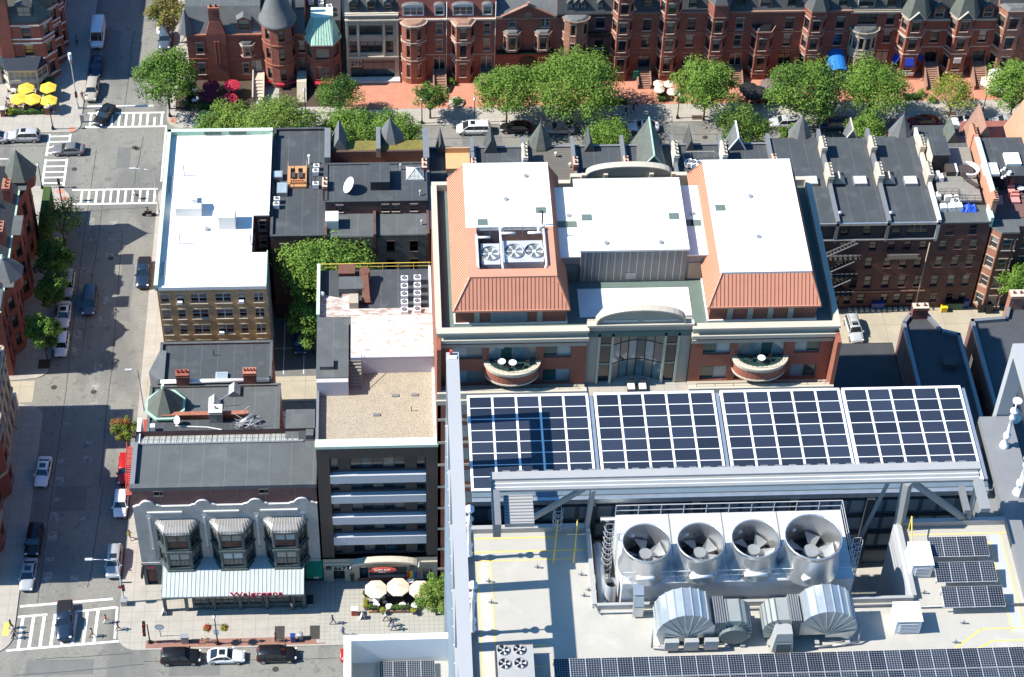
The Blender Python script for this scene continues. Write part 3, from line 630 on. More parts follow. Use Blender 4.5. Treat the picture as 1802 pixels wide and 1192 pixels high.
kerbed([(-300,244.0),(KX0,244.0),(KX0,420),(-300,420)],[0,1.6,0,0])
kerbed([(KX1+.3,244.5),(260,244.5),(260,420),(KX1+.3,420)],[2.8,0,0,0])
kerbed([(KX1,150.4),(260,150.4),(260,161),(-10,161),(-31,161),(-31,232.3),(KX1,232.3)],[2.6,0,0,0,0,0,2.5])
slab('sidewalk',[(-31,226.5),(260,226.5),(260,232.3),(-31,232.3)],'concrete_walk',z1=.116)
slab('sidewalk',[(-31,144-14),(260,144-14),(260,139.5),(-300,139.5),(-300,130)],'concrete_walk')
slab('kerb_strip',[(-31,150.62),(-9.5,150.62),(-9.5,151.75),(-31,151.75)],'brick_strip',.12,.124)
slab('sidewalk_pavers',[(-10.6,150.8),(5.2,150.8),(5.2,160),(-10.6,160)],'paver_walk',.12,.125)
slab('alley',[(-33.9,189.6),(-9,189.6),(-9,194.1),(-33.9,194.1)],'concrete_lot',.12,.125)
slab('alley',[(-80,190.5),(-48.5,190.5),(-48.5,194.3),(-80,194.3)],'concrete_lot',0,.01)
slab('parking_lot',[(-17,194.1),(4,194.1),(4,204.8),(-17,204.8)],'asphalt_patch',0,.02)
slab('parking_lot',[(49.5,189),(110,189),(110,204.8),(49.5,204.8)],'concrete_lot',0,.03)
b=MB()
for x in (-15.6,-12.9,-10.2):b.box(x,x+.1,194.6,204,.022,.026,'road_paint')
b.box(-16.8,-9.5,199.3,199.4,.022,.0265,'road_paint'); struct(b,'parking_lines')
# kerb ramps of red tactile brick
for x,y,sx,sy in ((-48.6,232.0-.9,1.0,.8),(-47.9,229.6,.7,1.4),(-48.1,244.6,1.2,.7),(-33.2,246.3,.8,1.2)):
    slab('tactile_ramp',ring(x,y,.6,8),'tactile',.12,.124)
slab('tactile_ramp',[(-48.3,153.0),(-47.6,153.0),(-47.5,155.0),(-48.2,155.0)],'tactile_yellow',.12,.124)
# road repair patches and tar seams
b=MB()
for x0,x1,y0,y1 in ((-45,-42.5,262,268),(-41,-39,236,240.5),(-44,-40,172,176),(-28,-22,146.6,149),(-45,-37,147.2,149.4),(-38.6,-36.8,205,216),(10,16,238.5,242),(30,44,240.5,243.6),(-30,-18,243-1.3,243.9)):
    b.box(x0,x1,y0,y1,-.05,.004,'asphalt_patch')
struct(b,'road_patches')
b=MB(); rg=random.Random(12)
for y in [161+i*3.15 for i in range(21)]:
    for x in (-43.7,-40.4):
        if rg.random()<.75:b.box(x-.55,x+.55,y,y+rg.choice((.6,.9,1.5)),-.02,.0045,'road_ghost')
struct(b,'worn_markings')
b=MB(); rnd=random.Random(4)
def seam(p,q,k=7,j=.12,w=.08):
    pts=[(p[0]+(q[0]-p[0])*i/k+rnd.uniform(-j,j),p[1]+(q[1]-p[1])*i/k+rnd.uniform(-j,j)) for i in range(k+1)]
    for a,c in zip(pts,pts[1:]):
        u,_=unit(a,c); n=(-u[1]*w/2,u[0]*w/2); b.poly([(a[0]+n[0],a[1]+n[1],.008),(a[0]-n[0],a[1]-n[1],.008),(c[0]-n[0],c[1]-n[1],.008),(c[0]+n[0],c[1]+n[1],.008)],'tar')
for p,q in (((-38.4,176),(-38.9,222)),((-38.2,232),(-37.4,243)),((-40.8,246),(-40.5,268)),((-46,147.3),(-31,148.4)),((-44,149.6),(-33,149.9)),((-38.6,160),(-38.0,176)),((-31,148.9),(-8,148.6)),((-44.5,157.5),(-44.2,240)),((-42.6,200),(-42.4,232)),((-50,241),(-60,241.2)),((-30,241.5),(60,241.7)),((-46,226.9),(-35.5,227.6))):seam(p,q)
struct(b,'road_seams')
def manhole(x,y,r=.4):
    o=struct(MB().cyl(x,y,.0,.012,r,r,16,'iron'),'manhole_cover')
for u,v in ((95,682),(520/K,300-2),(940/K,260),(960/K,262),(1355/K+900,242),(165,690),(485,1178),(195,455)):manhole(*P(u,v))
# ---- road markings
b=MB(); zt=.009
def bx(x0,x1,y0,y1):b.box(x0,x1,y0,y1,-.02,zt,'road_paint')
bx(-46.3,-36.4,249.75,250.05); bx(-46.1,-34.6,248.15,248.45); bx(-46.2,-34.1,245.0,245.3)
for i in range(11):bx(-45.7+i*1.06,-45.7+i*1.06+.32,245.3,248.15 if i != 9 else 247.2)
bx(-34.3,-34.05,233,245.0)
bx(-46.9,-34.6,231.3,231.6); bx(-46.6,-34.5,228.3,228.6)
for i in range(11):bx(-45.6+i*1.05,-45.6+i*1.05+.3,228.6,231.3)
for y0,y1 in ((238.9,243.7),(232.3,238.2)):bx(-51.5,-51.2,y0,y1); bx(-48.4,-48.1,y0,y1)
for y in (243.2,242.0,240.8,239.5,237.9,236.6,235.4,234.2,233.0):bx(-51.2,-48.4,y-.14,y+.14)
bx(-90,-56.8,238.3,238.45); struct(b,'road_markings')
b=MB()
def line(p,q,w):
    u,_=unit(p,q); n=(-u[1]*w/2,u[0]*w/2); b.poly([(p[0]+n[0],p[1]+n[1],zt),(p[0]-n[0],p[1]-n[1],zt),(q[0]-n[0],q[1]-n[1],zt),(q[0]+n[0],q[1]+n[1],zt)],'road_paint')
line((-46.6,157.35),(-35.5,158.15),.32); line((-47.6,150.9),(-34.3,151.85),.3); line((-46.7,155.8),(-43.2,156.05),.3); line((-41.3,156.2),(-34.9,156.9),.3); line((-34.85,156.9),(-34.8,152.2),.28)
for i in range(9):
    x=-46.2+i*1.28; y0=151.05+(x+47.6)*.07; y1=155.7+(x+46.7)*.09
    if not (i==8):line((x,y0),(x+.12,y1),.36)
line((-48.4,149.6),(-47.6,144),.2)
struct(b,'crosswalk')
# ================= NORTH-EAST ROW (facades towards the camera) =================
YF=255.5
# yards in front of the row
def yard(x0,x1,y0,y1,m,h=.03):slab('front_yard',[(x0,y0),(x1,y0),(x1,y1),(x0,y1)],m,.12,.12+h,side=m)
yard(-33,-20.9,248.4,255.5,'soil'); yard(-20.9,-17.6,248.4,255.5,'concrete_walk',.02); yard(-17.5,-7.4,249,255.5,'soil'); yard(-7.4,3.9,248.3,255.5,'brick_paving'); yard(3.9,17.0,248.3,255.5,'brick_paving',.035)
yard(17.0,33,248.6,255.5,'brick_paving',.02); yard(33,36.6,248.6,255.5,'brick_paving',.035); yard(36.6,39.6,248.6,255.5,'brick_paving',.03); yard(39.6,54,248.6,255.5,'brick_paving',.025); yard(54,77.5,248.6,255.5,'brick_paving',.03)
yard(77.5,100,248.6,255.5,'brick_paving',.035)
def stoop(T,x0,x1,y0,y1,h,m='brownstone',n=7,rails=True):
    """steps from the yard (y0) up to the door (y1)"""
    b=MB(); n=max(3,int(h/.19))
    for i in range(n):b.box(x0,x1,y0+(y1-y0)*.75*i/n,y1,.14+h*i/n,.14+h*(i+1)/n,m)
    o=b.build('stoop',T)
    if rails:
        for x in (x0-.22,x1+.02):
            q=MB(); q.add([(x,y0-.1,.14),(x+.2,y0-.1,.14),(x+.2,y1,.14),(x,y1,.14),(x,y0-.1,1.0),(x+.2,y0-.1,1.0),(x+.2,y1,h+.8),(x,y1,h+.8)],[(0,3,2,1),(4,5,6,7),(0,1,5,4),(1,2,6,5),(2,3,7,6),(3,0,4,7)],m)
            q.build('cheek_wall',T)
    return o
def octo(cx,hw,yf,d):return [(cx-hw,yf),(cx-hw*.55,yf-d),(cx+hw*.55,yf-d),(cx+hw,yf)]
def bow(cx,hw,yf,d,n=6):return [(cx-hw*cos(pi*i/n),yf-d*sin(pi*i/n)) for i in range(n+1)]
def bay(T,pts,z0,z1,rows,m,trim,cap=None,frame='window_black',ww=.95,sill='stone_trim',bands=(),roofm='slate',name='bay',every=True,style='sash',yb=None,dep=.15):
    b=MB()
    for i,(p,q) in enumerate(zip(pts,pts[1:])):
        U,L=unit(p,q); ops=[]
        if L>.62 and (every or i % 2==0 or L>1.3):
            w_=min(ww if L>1.2 else L*.62,L-.3)
            for r in rows:ops.append(((L-w_)/2,(L+w_)/2,r[0]-z0,r[1]-z0))
        facade(T,b,(p[0],p[1],z0),U,L,z1-z0,ops,m,dep,frame=frame,sill=sill,style=style)
    b.build(name,T)
    for z in bands:
        t=MB(); c=(sum(p[0] for p in pts)/len(pts),sum(p[1] for p in pts)/len(pts)); k=1.05
        o=[(c[0]+(p[0]-c[0])*k,min(p[1]-.06,p[1]) if p[1]<pts[0][1]-.05 else p[1]) for p in pts]
        t.prism(o+[(pts[-1][0],pts[-1][1]+.1),(pts[0][0],pts[0][1]+.1)],z,z+.18,trim); t.build('band',T)
    c=(sum(p[0] for p in pts)/len(pts),pts[0][1]); k=1.12
    o=[(c[0]+(p[0]-c[0])*k,c[1]+(p[1]-c[1])*k) for p in pts]
    t=MB(); t.prism(o,z1,z1+.22,trim,bottom=True)
    if cap=='flat':t.prism([(c[0]+(p[0]-c[0])*1.04,c[1]+(p[1]-c[1])*1.04) for p in pts],z1+.22,z1+.55,roofm,scale=.7)
    t.build('cornice',T)
    if isinstance(cap,tuple) and cap[0]=='cone':
        t=MB(); full=[(p[0],p[1]) for p in o]+[(2*c[0]-p[0],2*c[1]-p[1]) for p in o[1:-1]]
        t.cone(full,z1+.22,(c[0],c[1],z1+cap[1]),roofm); t.build('roof',T)
def dormer(T,x,z,w_,h,y,front='window_white',roofm='slate',wallm='slate',style='sash',arch=False,gl=None):
    b=MB(); facade(T,b,(x-w_/2,y,z),(1,0),w_,h,[(.15,w_-.15,.15,h-.1,style,gl)],wallm,.08,frame=front,sill=None)
    for s in (0,1):b.poly([(x-w_/2+s*w_,y,z),(x-w_/2+s*w_,y,z+h),(x-w_/2+s*w_,y+2.2,z+h)],wallm)
    if arch:
        n=6; pr=[(x-(w_/2+.12)*cos(pi*i/n),z+h+.45*sin(pi*i/n)) for i in range(n+1)]
        b.poly([(p,y-.05,q) for p,q in pr],front)
        for p,q in zip(pr,pr[1:]):b.poly([(p[0],y-.1,p[1]+.04),(q[0],y-.1,q[1]+.04),(q[0],y+2.4,q[1]+.04),(p[0],y+2.4,p[1]+.04)],roofm)
    else:
        for s in (-1,1):b.poly([(x+s*(w_/2+.15),y-.15,z+h-.05),(x,y-.15,z+h+.6),(x,y+2.6,z+h+.6),(x+s*(w_/2+.15),y+2.6,z+h-.05)],roofm)
        b.poly([(x-w_/2,y-.02,z+h),(x+w_/2,y-.02,z+h),(x,y-.02,z+h+.55)],wallm)
    b.build('dormer',T)
def rowhouse(label,x0,x1,zc,m,trim='stone_trim',wins=(),yf=YF,depth=15,mansard=(3.0,1.6),roofm='slate',topm='roof_grey',frame='window_black',bands=(),sill='stone_trim',cat='house',name='row_house',side=None,style='sash',west=()):
    T=thing(name,label,cat,((x0+x1)/2,yf,0)); b=MB(); W=x1-x0
    ops=[(o[0]-x0,o[1]-x0,*o[2:]) for o in wins]
    facade(T,b,(x0,yf,0),(1,0),W,zc,ops,m,.2,frame=frame,sill=sill,style=style)
    b.wall((x1,yf,0),(0,1),depth,zc,[],m)
    facade(T,b,(x0,yf+depth,0),(0,-1),depth,zc,west,m,.2,frame=frame,sill=sill,style=style)
    b.wall((x1,yf+depth,0),(-1,0),W,zc,[],m); b.build('wall',T)
    t=MB(); t.box(x0-.02,x1+.02,yf-.22,yf+.1,zc-.18,zc+.12,trim); t.build('cornice',T)
    for z in bands:t=MB(); t.box(x0,x1,yf-.07,yf+.05,z,z+.16,trim); t.build('band',T)
    b=MB()
    if mansard:
        h,d=mansard; zt_=zc+h
        b.poly([(x0,yf+.1,zc+.1),(x1,yf+.1,zc+.1),(x1,yf+d,zt_),(x0,yf+d,zt_)],roofm)
        for x in (x0,x1):b.poly([(x,yf+.1,zc),(x,yf+d,zt_),(x,yf+depth,zt_),(x,yf+depth,zc)],m)
        b.poly([(x0,yf+d,zt_),(x1,yf+d,zt_),(x1,yf+depth,zt_),(x0,yf+depth,zt_)],topm)
        b.poly([(x0,yf+depth,zc),(x1,yf+depth,zc),(x1,yf+depth,zt_),(x0,yf+depth,zt_)],m)
    else:b.poly([(x0,yf,zc),(x1,yf,zc),(x1,yf+depth,zc),(x0,yf+depth,zc)],topm)
    b.build('roof',T)
    # party parapet and a chimney stack on it
    return T
ST=[(1.5,3.8),(5.0,7.2),(8.2,10.2)]
def col(xs,rows,w_=1.1,**k):return [(x-w_/2,x+w_/2,a,c) for x in xs for a,c in rows]
# a: corner house with the big chimney
T=rowhouse('red brick corner house with a tall double chimney beside the maroon umbrellas',-31,-19.8,9.0,'red_brick','stone_red',wins=[(-29.7,-28.6,1.3,3.5),(-29.7,-28.6,5.3,7.4),(-23.0,-22.0,1.4,3.4),(-21.6,-20.1,1.7,4.0,'door')],mansard=(3.9,1.9),roofm='slate_grey',topm='roof_grey',bands=(4.3,),depth=30,west=[(a,a+1.0,z,z+2) for a in (14,18,22,26,28.2) for z in (1.4,5.2)],frame='window_white')
b=MB(); b.box(-28.0,-25.1,YF-.35,YF+.6,.1,9.3,'red_brick'); b.prism([(-28.0,YF-.35),(-25.1,YF-.35),(-25.1,YF+.6),(-28.0,YF+.6)],9.3,11.6,'red_brick',scale=.55)
b.box(-26.9,-26.7,YF-.45,YF-.3,3.5,8,'stone_red'); b.box(-26.4,-26.2,YF-.45,YF-.3,3.5,8,'stone_red'); b.build('chimney_breast',T)
chimney(T,-27.4,-25.8,YF-.1,YF+.55,11.4,14.0,'red_brick',2,'stone_red','black_metal')
bay(T,octo(-22.0,1.15,YF,.8),5.0,7.3,[(5.3,7.0)],'stone_red','stone_cream',cap='flat',ww=.8,frame='window_white')
dormer(T,-22.3,9.6,2.0,2.0,YF+.25,'window_black','slate_grey','stone_red'); dormer(T,-22.5,12.9,1.6,1.1,YF+3.4,'window_white','slate_grey','slate')
for x in (-29.9,):vent(x,YF+4,12.9,.5,label='short roof vent pipe above the corner house with the double chimney')
b=MB(); b.cone(ring(-31,256.2,1.3,8),9.2,(-31,256.2,13.6),'slate_grey'); b.build('turret_roof',T)
stoop(T,-21.3,-19.9,250.5,255.4,1.5,'stone_trim')
# b: round turret house
T=rowhouse('red brick house with a round turret and a grey conical roof',-19.8,-13.25,9.0,'red_brick','stone_red',wins=[(-14.3,-13.35,5.4,7.5),(-14.3,-13.35,1.9,4.3,'door')],mansard=(3.2,1.7),roofm='slate_grey',topm='roof_soot',bands=(4.3,))
n=14; cx,cy,r=-17.2,YF+.35,2.55; b=MB(); pr=ring(cx,cy,r,n,pi+pi/n)
for i in range(n):
    p,q=pr[i],pr[(i+1) % n]; U,L=unit(p,q)
    front=(p[1]+q[1])/2<YF-.6
    ops=[((L-.85)/2,(L+.85)/2,z,z+h_) for z,h_ in ((1.6,2.1),(5.5,2.1),(9.2,2.0))] if front and i % 2==1 else []
    facade(T,b,(p[0],p[1],0),U,L,11.9,ops,'red_brick',.18,frame='window_black',sill='stone_red')
b.build('turret',T)
for z in (.9,4.5,8.3):t=MB(); t.prism(ring(cx,cy,r+.1,24),z,z+.18,'stone_red',bottom=True); t.build('band',T)
t=MB(); t.lathe(cx,cy,[(r+.28,11.7),(r+.32,11.95),(r+.1,12.1),(1.15,16.5),(.1,20.5),(0,20.6)],24,'slate_grey'); t.build('turret_roof',T)
t=MB(); t.cyl(cx+2.4,cy+1.6,9,16.3,.3,.3,8,'slate_grey'); t.build('side_turret',T)
b=MB()
for i in range(22):b.box(-14.75,-13.3,250.0+i*.13,250.13+i*.13+1.2,.14,.14+1.7*(i+1)/22,'stone_cream')
b.box(-14.75,-13.3,252.8,255.5,1.5,1.86,'stone_cream'); b.build('stoop',T)
for i,x in enumerate((-19.1,-17.2,-15.3)):t=MB(); t.prism([(x-.55,253.2-(.35 if i==1 else -.5)),(x+.55,253.2-(.35 if i==1 else -.5)),(x+.5,253.9),(x-.5,253.9)],.9,1.25,'canvas_red'); t.build('awning',T)
# c: copper-roofed octagon
T=rowhouse('red brick shop house with a green copper bay roof left of the cream office front',-13.25,-7.95,9.0,'red_brick','stone_red',wins=[],mansard=None,topm='roof_soot',bands=(4.3,))
pts=octo(-10.65,2.62,YF,1.9); b=MB()
for i,(p,q) in enumerate(zip(pts,pts[1:])):
    U,L=unit(p,q); w_=L*.74 if i==1 else L*.62
    facade(T,b,(p[0],p[1],0),U,L,8.4,[((L-w_)/2,(L+w_)/2,1.7,3.9,'fixed'),((L-w_)/2,(L+w_)/2,5.5,7.5,'fixed','glass_curtain')],'red_brick',.18,frame='window_black',sill='stone_red')
b.build('bay',T); b=MB(); k=1.12; o=[(-10.65+(p[0]+10.65)*k,YF+(p[1]-YF)*k) for p in pts]; tp=[(-12.3,YF+.9),(-11.7,YF+.5),(-9.6,YF+.5),(-9.0,YF+.9)]
for i in range(3):
    a,c,d,e=o[i],o[i+1],tp[i+1],tp[i]; b.poly([(a[0],a[1],8.4),(c[0],c[1],8.4),(d[0],d[1],11.6),(e[0],e[1],11.6)],'copper_green')
    for s in range(1,7):
        f=s/7; b.bar((a[0]+(c[0]-a[0])*f,a[1]+(c[1]-a[1])*f,8.45),(e[0]+(d[0]-e[0])*f,e[1]+(d[1]-e[1])*f,11.65),.05,.07,'copper_pale')
b.poly([(p[0],p[1],11.6) for p in tp]+[(-9.0,YF+3,11.6),(-12.3,YF+3,11.6)],'copper_pale'); b.box(-12.3,-9.0,YF+1,YF+3,9,11.55,'copper_green'); b.prism(o,8.2,8.4,'stone_trim',bottom=True); b.build('bay_roof',T)
t=MB(); t.box(-12.0,-9.4,YF-2.6,YF-1.9,1.0,1.3,'canvas_red'); t.build('awning',T)
cdn=condenser(.8,.9,.8)
for i,(x,y) in enumerate(((-13.0+.6,YF+7.2),(-10.9,YF+6.6),(-9.6,YF+5.6),(-9.5,YF+4.4))):place(cdn,x,y,9.0,.1*i,['leftmost white fan unit on the black roof behind the copper bay','second white fan unit from the left on the black roof behind the copper bay','rear one of the two right-hand fan units behind the copper bay','nearest fan unit on the black roof behind the copper bay'][i],'fan units behind the copper bay')
# d: 273, cream office front
x0,x1=-7.15,.85
T=rowhouse('cream limestone front with large windows and the number 273 over its shopfront',x0,x1,12.4,'limestone','stone_cream',wins=[],mansard=(3.4,1.9),roofm='slate',topm='roof_grey',cat='commercial building',name='shop_building',yf=YF+.4)
b=MB(); ops=[]
for za,zb in ((5.2,7.5),(8.6,10.5)):ops += [(.55,1.65,za,zb,'sash','glass_curtain'),(2.15,5.5,za,zb,'triple'),(6.05,7.15,za,zb,'sash')]
ops += [(.6,2.35,.3,2.5,'shop','glass_green'),(2.4,7.3,.3,3.9,'shop','glass_blue')]
facade(T,b,(x0,YF-.12,0),(1,0),x1-x0,12.3,ops,'limestone',.3,frame='window_black',sill=None)
for x in (x0+.1,x0+1.75,x0+5.65,x1-.35):b.box(x,x+.28,YF-.3,YF-.1,4.6,11.6,'stone_cream')
b.box(x0-.05,x1+.05,YF-.45,YF-.05,11.5,11.75,'stone_cream'); b.box(x0,x1,YF-.35,YF-.1,4.35,4.65,'stone_cream')
for i in range(26):b.box(x0+.4+i*.28,x0+.52+i*.28,YF-.3,YF-.18,11.75,12.45,'stone_cream')
b.box(x0,x1,YF-.35,YF-.1,12.4,12.6,'stone_cream'); b.box(x0+.6,x0+2.35,YF-.2,YF-.05,2.55,3.85,'limestone'); b.box(x0+2.3,x0+2.45,YF-.15,YF-.02,.3,3.9,'black'); b.build('front',T)
for x in (x0+1.3,x0+4.0,x0+6.5):dormer(T,x,12.75,1.25,1.7,YF+.5,'window_black','slate','slate')
text(T,'273',x0+1.45,YF-.23,3.2,1.05,'black',name='number_sign'); b=MB(); b.box(x0+.2,x1+.1,254.3,255.4,.14,.5,'stone_white'); b.build('step',T)
# e: red pair with bow and octagon
for k_,(xa,xb,cx,kind,doorx,lab) in enumerate(((.9,8.15,3.1,'bow',7.0,'red brick house with a smooth round bow front next to the cream office front'),(8.15,15.5,10.55,'octo',14.2,'red brick house with an angular bay to the right of the round bow front'))):
    dx=doorx; T=rowhouse(lab,xa,xb,11.45,'red_brick_bright','stone_trim',wins=[(dx-.5,dx+.5,8.6,10.6),(dx-.5,dx+.5,5.4,7.5),(dx-.85,dx+.85,1.5,4.3,'door')],mansard=(3.4,1.0),roofm='red_brick_deep',topm='roof_soot',bands=(4.6,),frame='window_white')
    pts=bow(cx,1.95,YF,1.6,7) if kind=='bow' else octo(cx,1.85,YF,1.5)
    bay(T,pts,0,11.2,[(1.4,3.9),(5.3,7.6),(8.7,10.8)],'red_brick_bright','stone_trim',cap='flat',frame='window_black',roofm='brownstone',bands=(4.6,8.0),every=False)
    dormer(T,cx,12.0,3.2,1.7,YF+.15,'window_white','slate_grey','window_white','triple',True); dormer(T,dx,12.0,1.5,1.7,YF+.15,'window_white','slate_grey','window_white','sash',True)
    stoop(T,dx-.8,dx+.8,251.8,255.3,1.5,'brownstone'); t=MB(); t.tube((xb-.06,YF-.1,.2),(xb-.06,YF-.1,14.8),.06,'stone_white'); t.build('downpipe',T)
# f: gabled
T=rowhouse('red brick gabled house with a round medallion and an arched entrance behind the wide tree',15.5,24.7,11.6,'red_brick','brownstone',wins=[(17.4,18.5,9.8,11.3),(22.3,23.6,9.8,11.4,'double')],mansard=(3.0,3.4),roofm='slate_grey',topm='roof_grey',frame='window_white')
b=MB(); yy=YF-.12; b.add([(16.2,yy,11.3),(24.4,yy,11.3),(24.4,yy,11.9),(20.3,yy,14.1),(16.2,yy,11.9),(16.2,yy+.4,11.3),(24.4,yy+.4,11.3),(24.4,yy+.4,11.9),(20.3,yy+.4,14.1),(16.2,yy+.4,11.9)],[(0,1,2,3,4),(4,3,8,9),(3,2,7,8)],'red_brick')
for s in (-1,1):b.bar((20.3,yy-.02,14.2),(20.3+s*4.1,yy-.02,11.95),.5,.16,'brownstone')
b.cyl(20.3,yy-.02,14.1,14.6,.25,.3,8,'brownstone'); b.build('gable',T); b=MB(); b.add([(20.3+.6*cos(i*pi/6),yy-.06,12.2+.6*sin(i*pi/6)) for i in range(12)],[tuple(range(12))],'brownstone'); b.build('medallion',T)
for cx in (18.0,22.7):bay(T,octo(cx,1.35,YF,.9),5.6,8.9,[(6.1,8.4)],'brownstone','brownstone',cap='flat',roofm='slate_grey',frame='window_black')
t=MB(); t.box(15.6,24.6,YF-.95,YF-.05,5.2,5.4,'black_metal'); t.build('balcony',T)
t=MB(); n=10; t.poly([(20.6-1.5,yy-.03,0.2)]+[(20.6-1.5*cos(pi*i/n),yy-.03,2.6+1.5*sin(pi*i/n)) for i in range(n+1)]+[(20.6+1.5,yy-.03,.2)],'black'); t.build('arched_entrance',T)
# g: dark bow front
T=rowhouse('dark purple brick house with a bow front and balconies, right of the gabled house',24.7,32.9,12.0,'purple_brick','black_metal',wins=col((31.3,),[(5.6,8.0),(9.4,11.4)],1.3)+[(30.6,31.9,1.5,4.2,'door')],mansard=(3.2,1.2),roofm='slate',topm='roof_soot')
bay(T,bow(27.6,2.0,YF,1.6,6),0,11.7,[(1.6,3.8),(5.4,7.6),(9.2,11.2)],'old_brick','brownstone',cap='flat',roofm='slate_grey',frame='window_black',every=False)
for z in (4.6,8.6):t=MB(); t.box(29.6,32.9,YF-1.3,YF-.02,z,z+.15,'black_metal'); t.box(29.6,32.9,YF-1.3,YF-1.24,z+.15,z+.9,'black_metal'); t.build('balcony',T)
for x in (26.6,27.6,28.6,31.2):dormer(T,x,12.4,.85,1.6,YF+.3,'window_white','slate','slate')
# h..l: red bays
specs=[('red brick house with an arched-window bay and a green sign board by its steps',32.9,39.9,34.65,1.6,16.5,38.4,'red_brick_bright'),
         ('red brick house with an arched bay above the cream parasols',39.9,46.8,41.8,1.7,16.5,45.2,'red_brick_bright'),
         ('red brick house with a gabled bay entrance behind the single round tree',46.8,54.3,49.1,1.65,14.6,52.6,'red_brick'),
         ('red brick house with a black-roofed low bay beside the black umbrellas',54.3,61.9,56.2,1.8,9.4,60.2,'red_brick'),
         ('red brick house with a tall bay and an arched door under the blue awning',61.9,69.4,64.0,1.75,13.2,68.0,'red_brick')]
for i,(lab,xa,xb,cx,hw,zt_,dx,m) in enumerate(specs):
    T=rowhouse(lab,xa,xb,12.3,m,'brownstone',wins=[(dx-.6,dx+.6,8.9,11.0),(dx-.6,dx+.6,5.6,7.8),(dx-.9,dx+.9,1.7,4.4,'door')],mansard=(3.2,1.3),roofm='slate',topm='roof_soot',bands=(4.8,8.3),frame='window_white' if i==2 else 'window_black')
    rows=[(2.0,4.5),(5.9,8.1),(9.4,11.5)]+([(13.1,15.0)] if zt_>14 else [])
    rows=[r for r in rows if r[1]<zt_]
    bay(T,octo(cx,hw,YF,1.5),0,zt_,rows,m,'brownstone',cap=('cone',3.5) if i in (0,2,4) else 'flat',roofm='slate' if i != 3 else 'black_metal',bands=(1.2,4.9,8.6,12.2)[:2 if zt_<10 else 4],frame='window_black',ww=1.1)
    dormer(T,dx,12.7,1.5,1.8,YF+.3,'window_black','slate','slate')
    if i==3:dormer(T,cx,12.6,1.8,1.8,YF+.3,'window_black','slate','brownstone')
    if i != 4:stoop(T,dx-.85,dx+.85,252.2,255.3,1.7,'brownstone')
    else:
        stoop(T,dx-1.2,dx+1.2,251.4,255.3,1.2,'stone_trim'); a=MB(); n=8
        for s in range(n):
            t0,t1=pi*s/n,pi*(s+1)/n; q=[(dx-1.5*cos(t0),3.2+1.3*sin(t0)),(dx-1.5*cos(t1),3.2+1.3*sin(t1))]
            a.poly([(q[0][0],251.2,q[0][1]),(q[1][0],251.2,q[1][1]),(q[1][0],YF-.1,q[1][1]+.5),(q[0][0],YF-.1,q[0][1]+.5)],'awning_blue')
        for s in (-1.5,1.5):a.tube((dx+s,251.25,.1),(dx+s,251.25,3.2),.03,'light_metal'); a.poly([(dx+s,251.2,3.2),(dx+s,YF,3.7),(dx+s,YF,3.2),(dx+s,251.2,2.7)],'awning_blue')
        a.poly([(dx-1.5,251.2,3.25),(dx+1.5,251.2,3.25),(dx+1.5,251.2,2.75),(dx-1.5,251.2,2.75)],'awning_blue'); a.build('entrance_canopy',T)
b=MB(); b.box(36.7,37.5,253.4,253.5,1.2,2.6,'awning_green'); tag(b.build('sign_board'),'green sign board standing on the stoop between two red brick bays','sign')
# m: limestone bow
T=rowhouse('house with a pale limestone bow window between the blue canopy and the twin turrets',69.4,77.0,12.0,'red_brick','limestone',wins=[(75.0,76.2,9.5,11.5),(75.0,76.1,6.0,8.2),(74.4,76.4,1.6,4.6,'door'),(70.7,73.5,9.6,11.9,'triple')],mansard=(3.2,1.3),roofm='slate',topm='roof_soot',bands=(8.6,12.2))
bay(T,bow(71.9,2.15,YF,1.6,6),0,8.9,[(1.6,4.2),(5.8,8.0)],'limestone','limestone',cap='flat',roofm='slate',bands=(4.8,),ww=.95); t=MB(); t.box(69.5,76.9,YF-.1,YF-.02,0,4.9,'limestone') if 0 else None
dormer(T,71.6,12.6,2.6,1.9,YF+.3,'window_green','slate','limestone','triple'); dormer(T,75.4,12.6,1.5,1.8,YF+.3,'window_black','slate','slate')
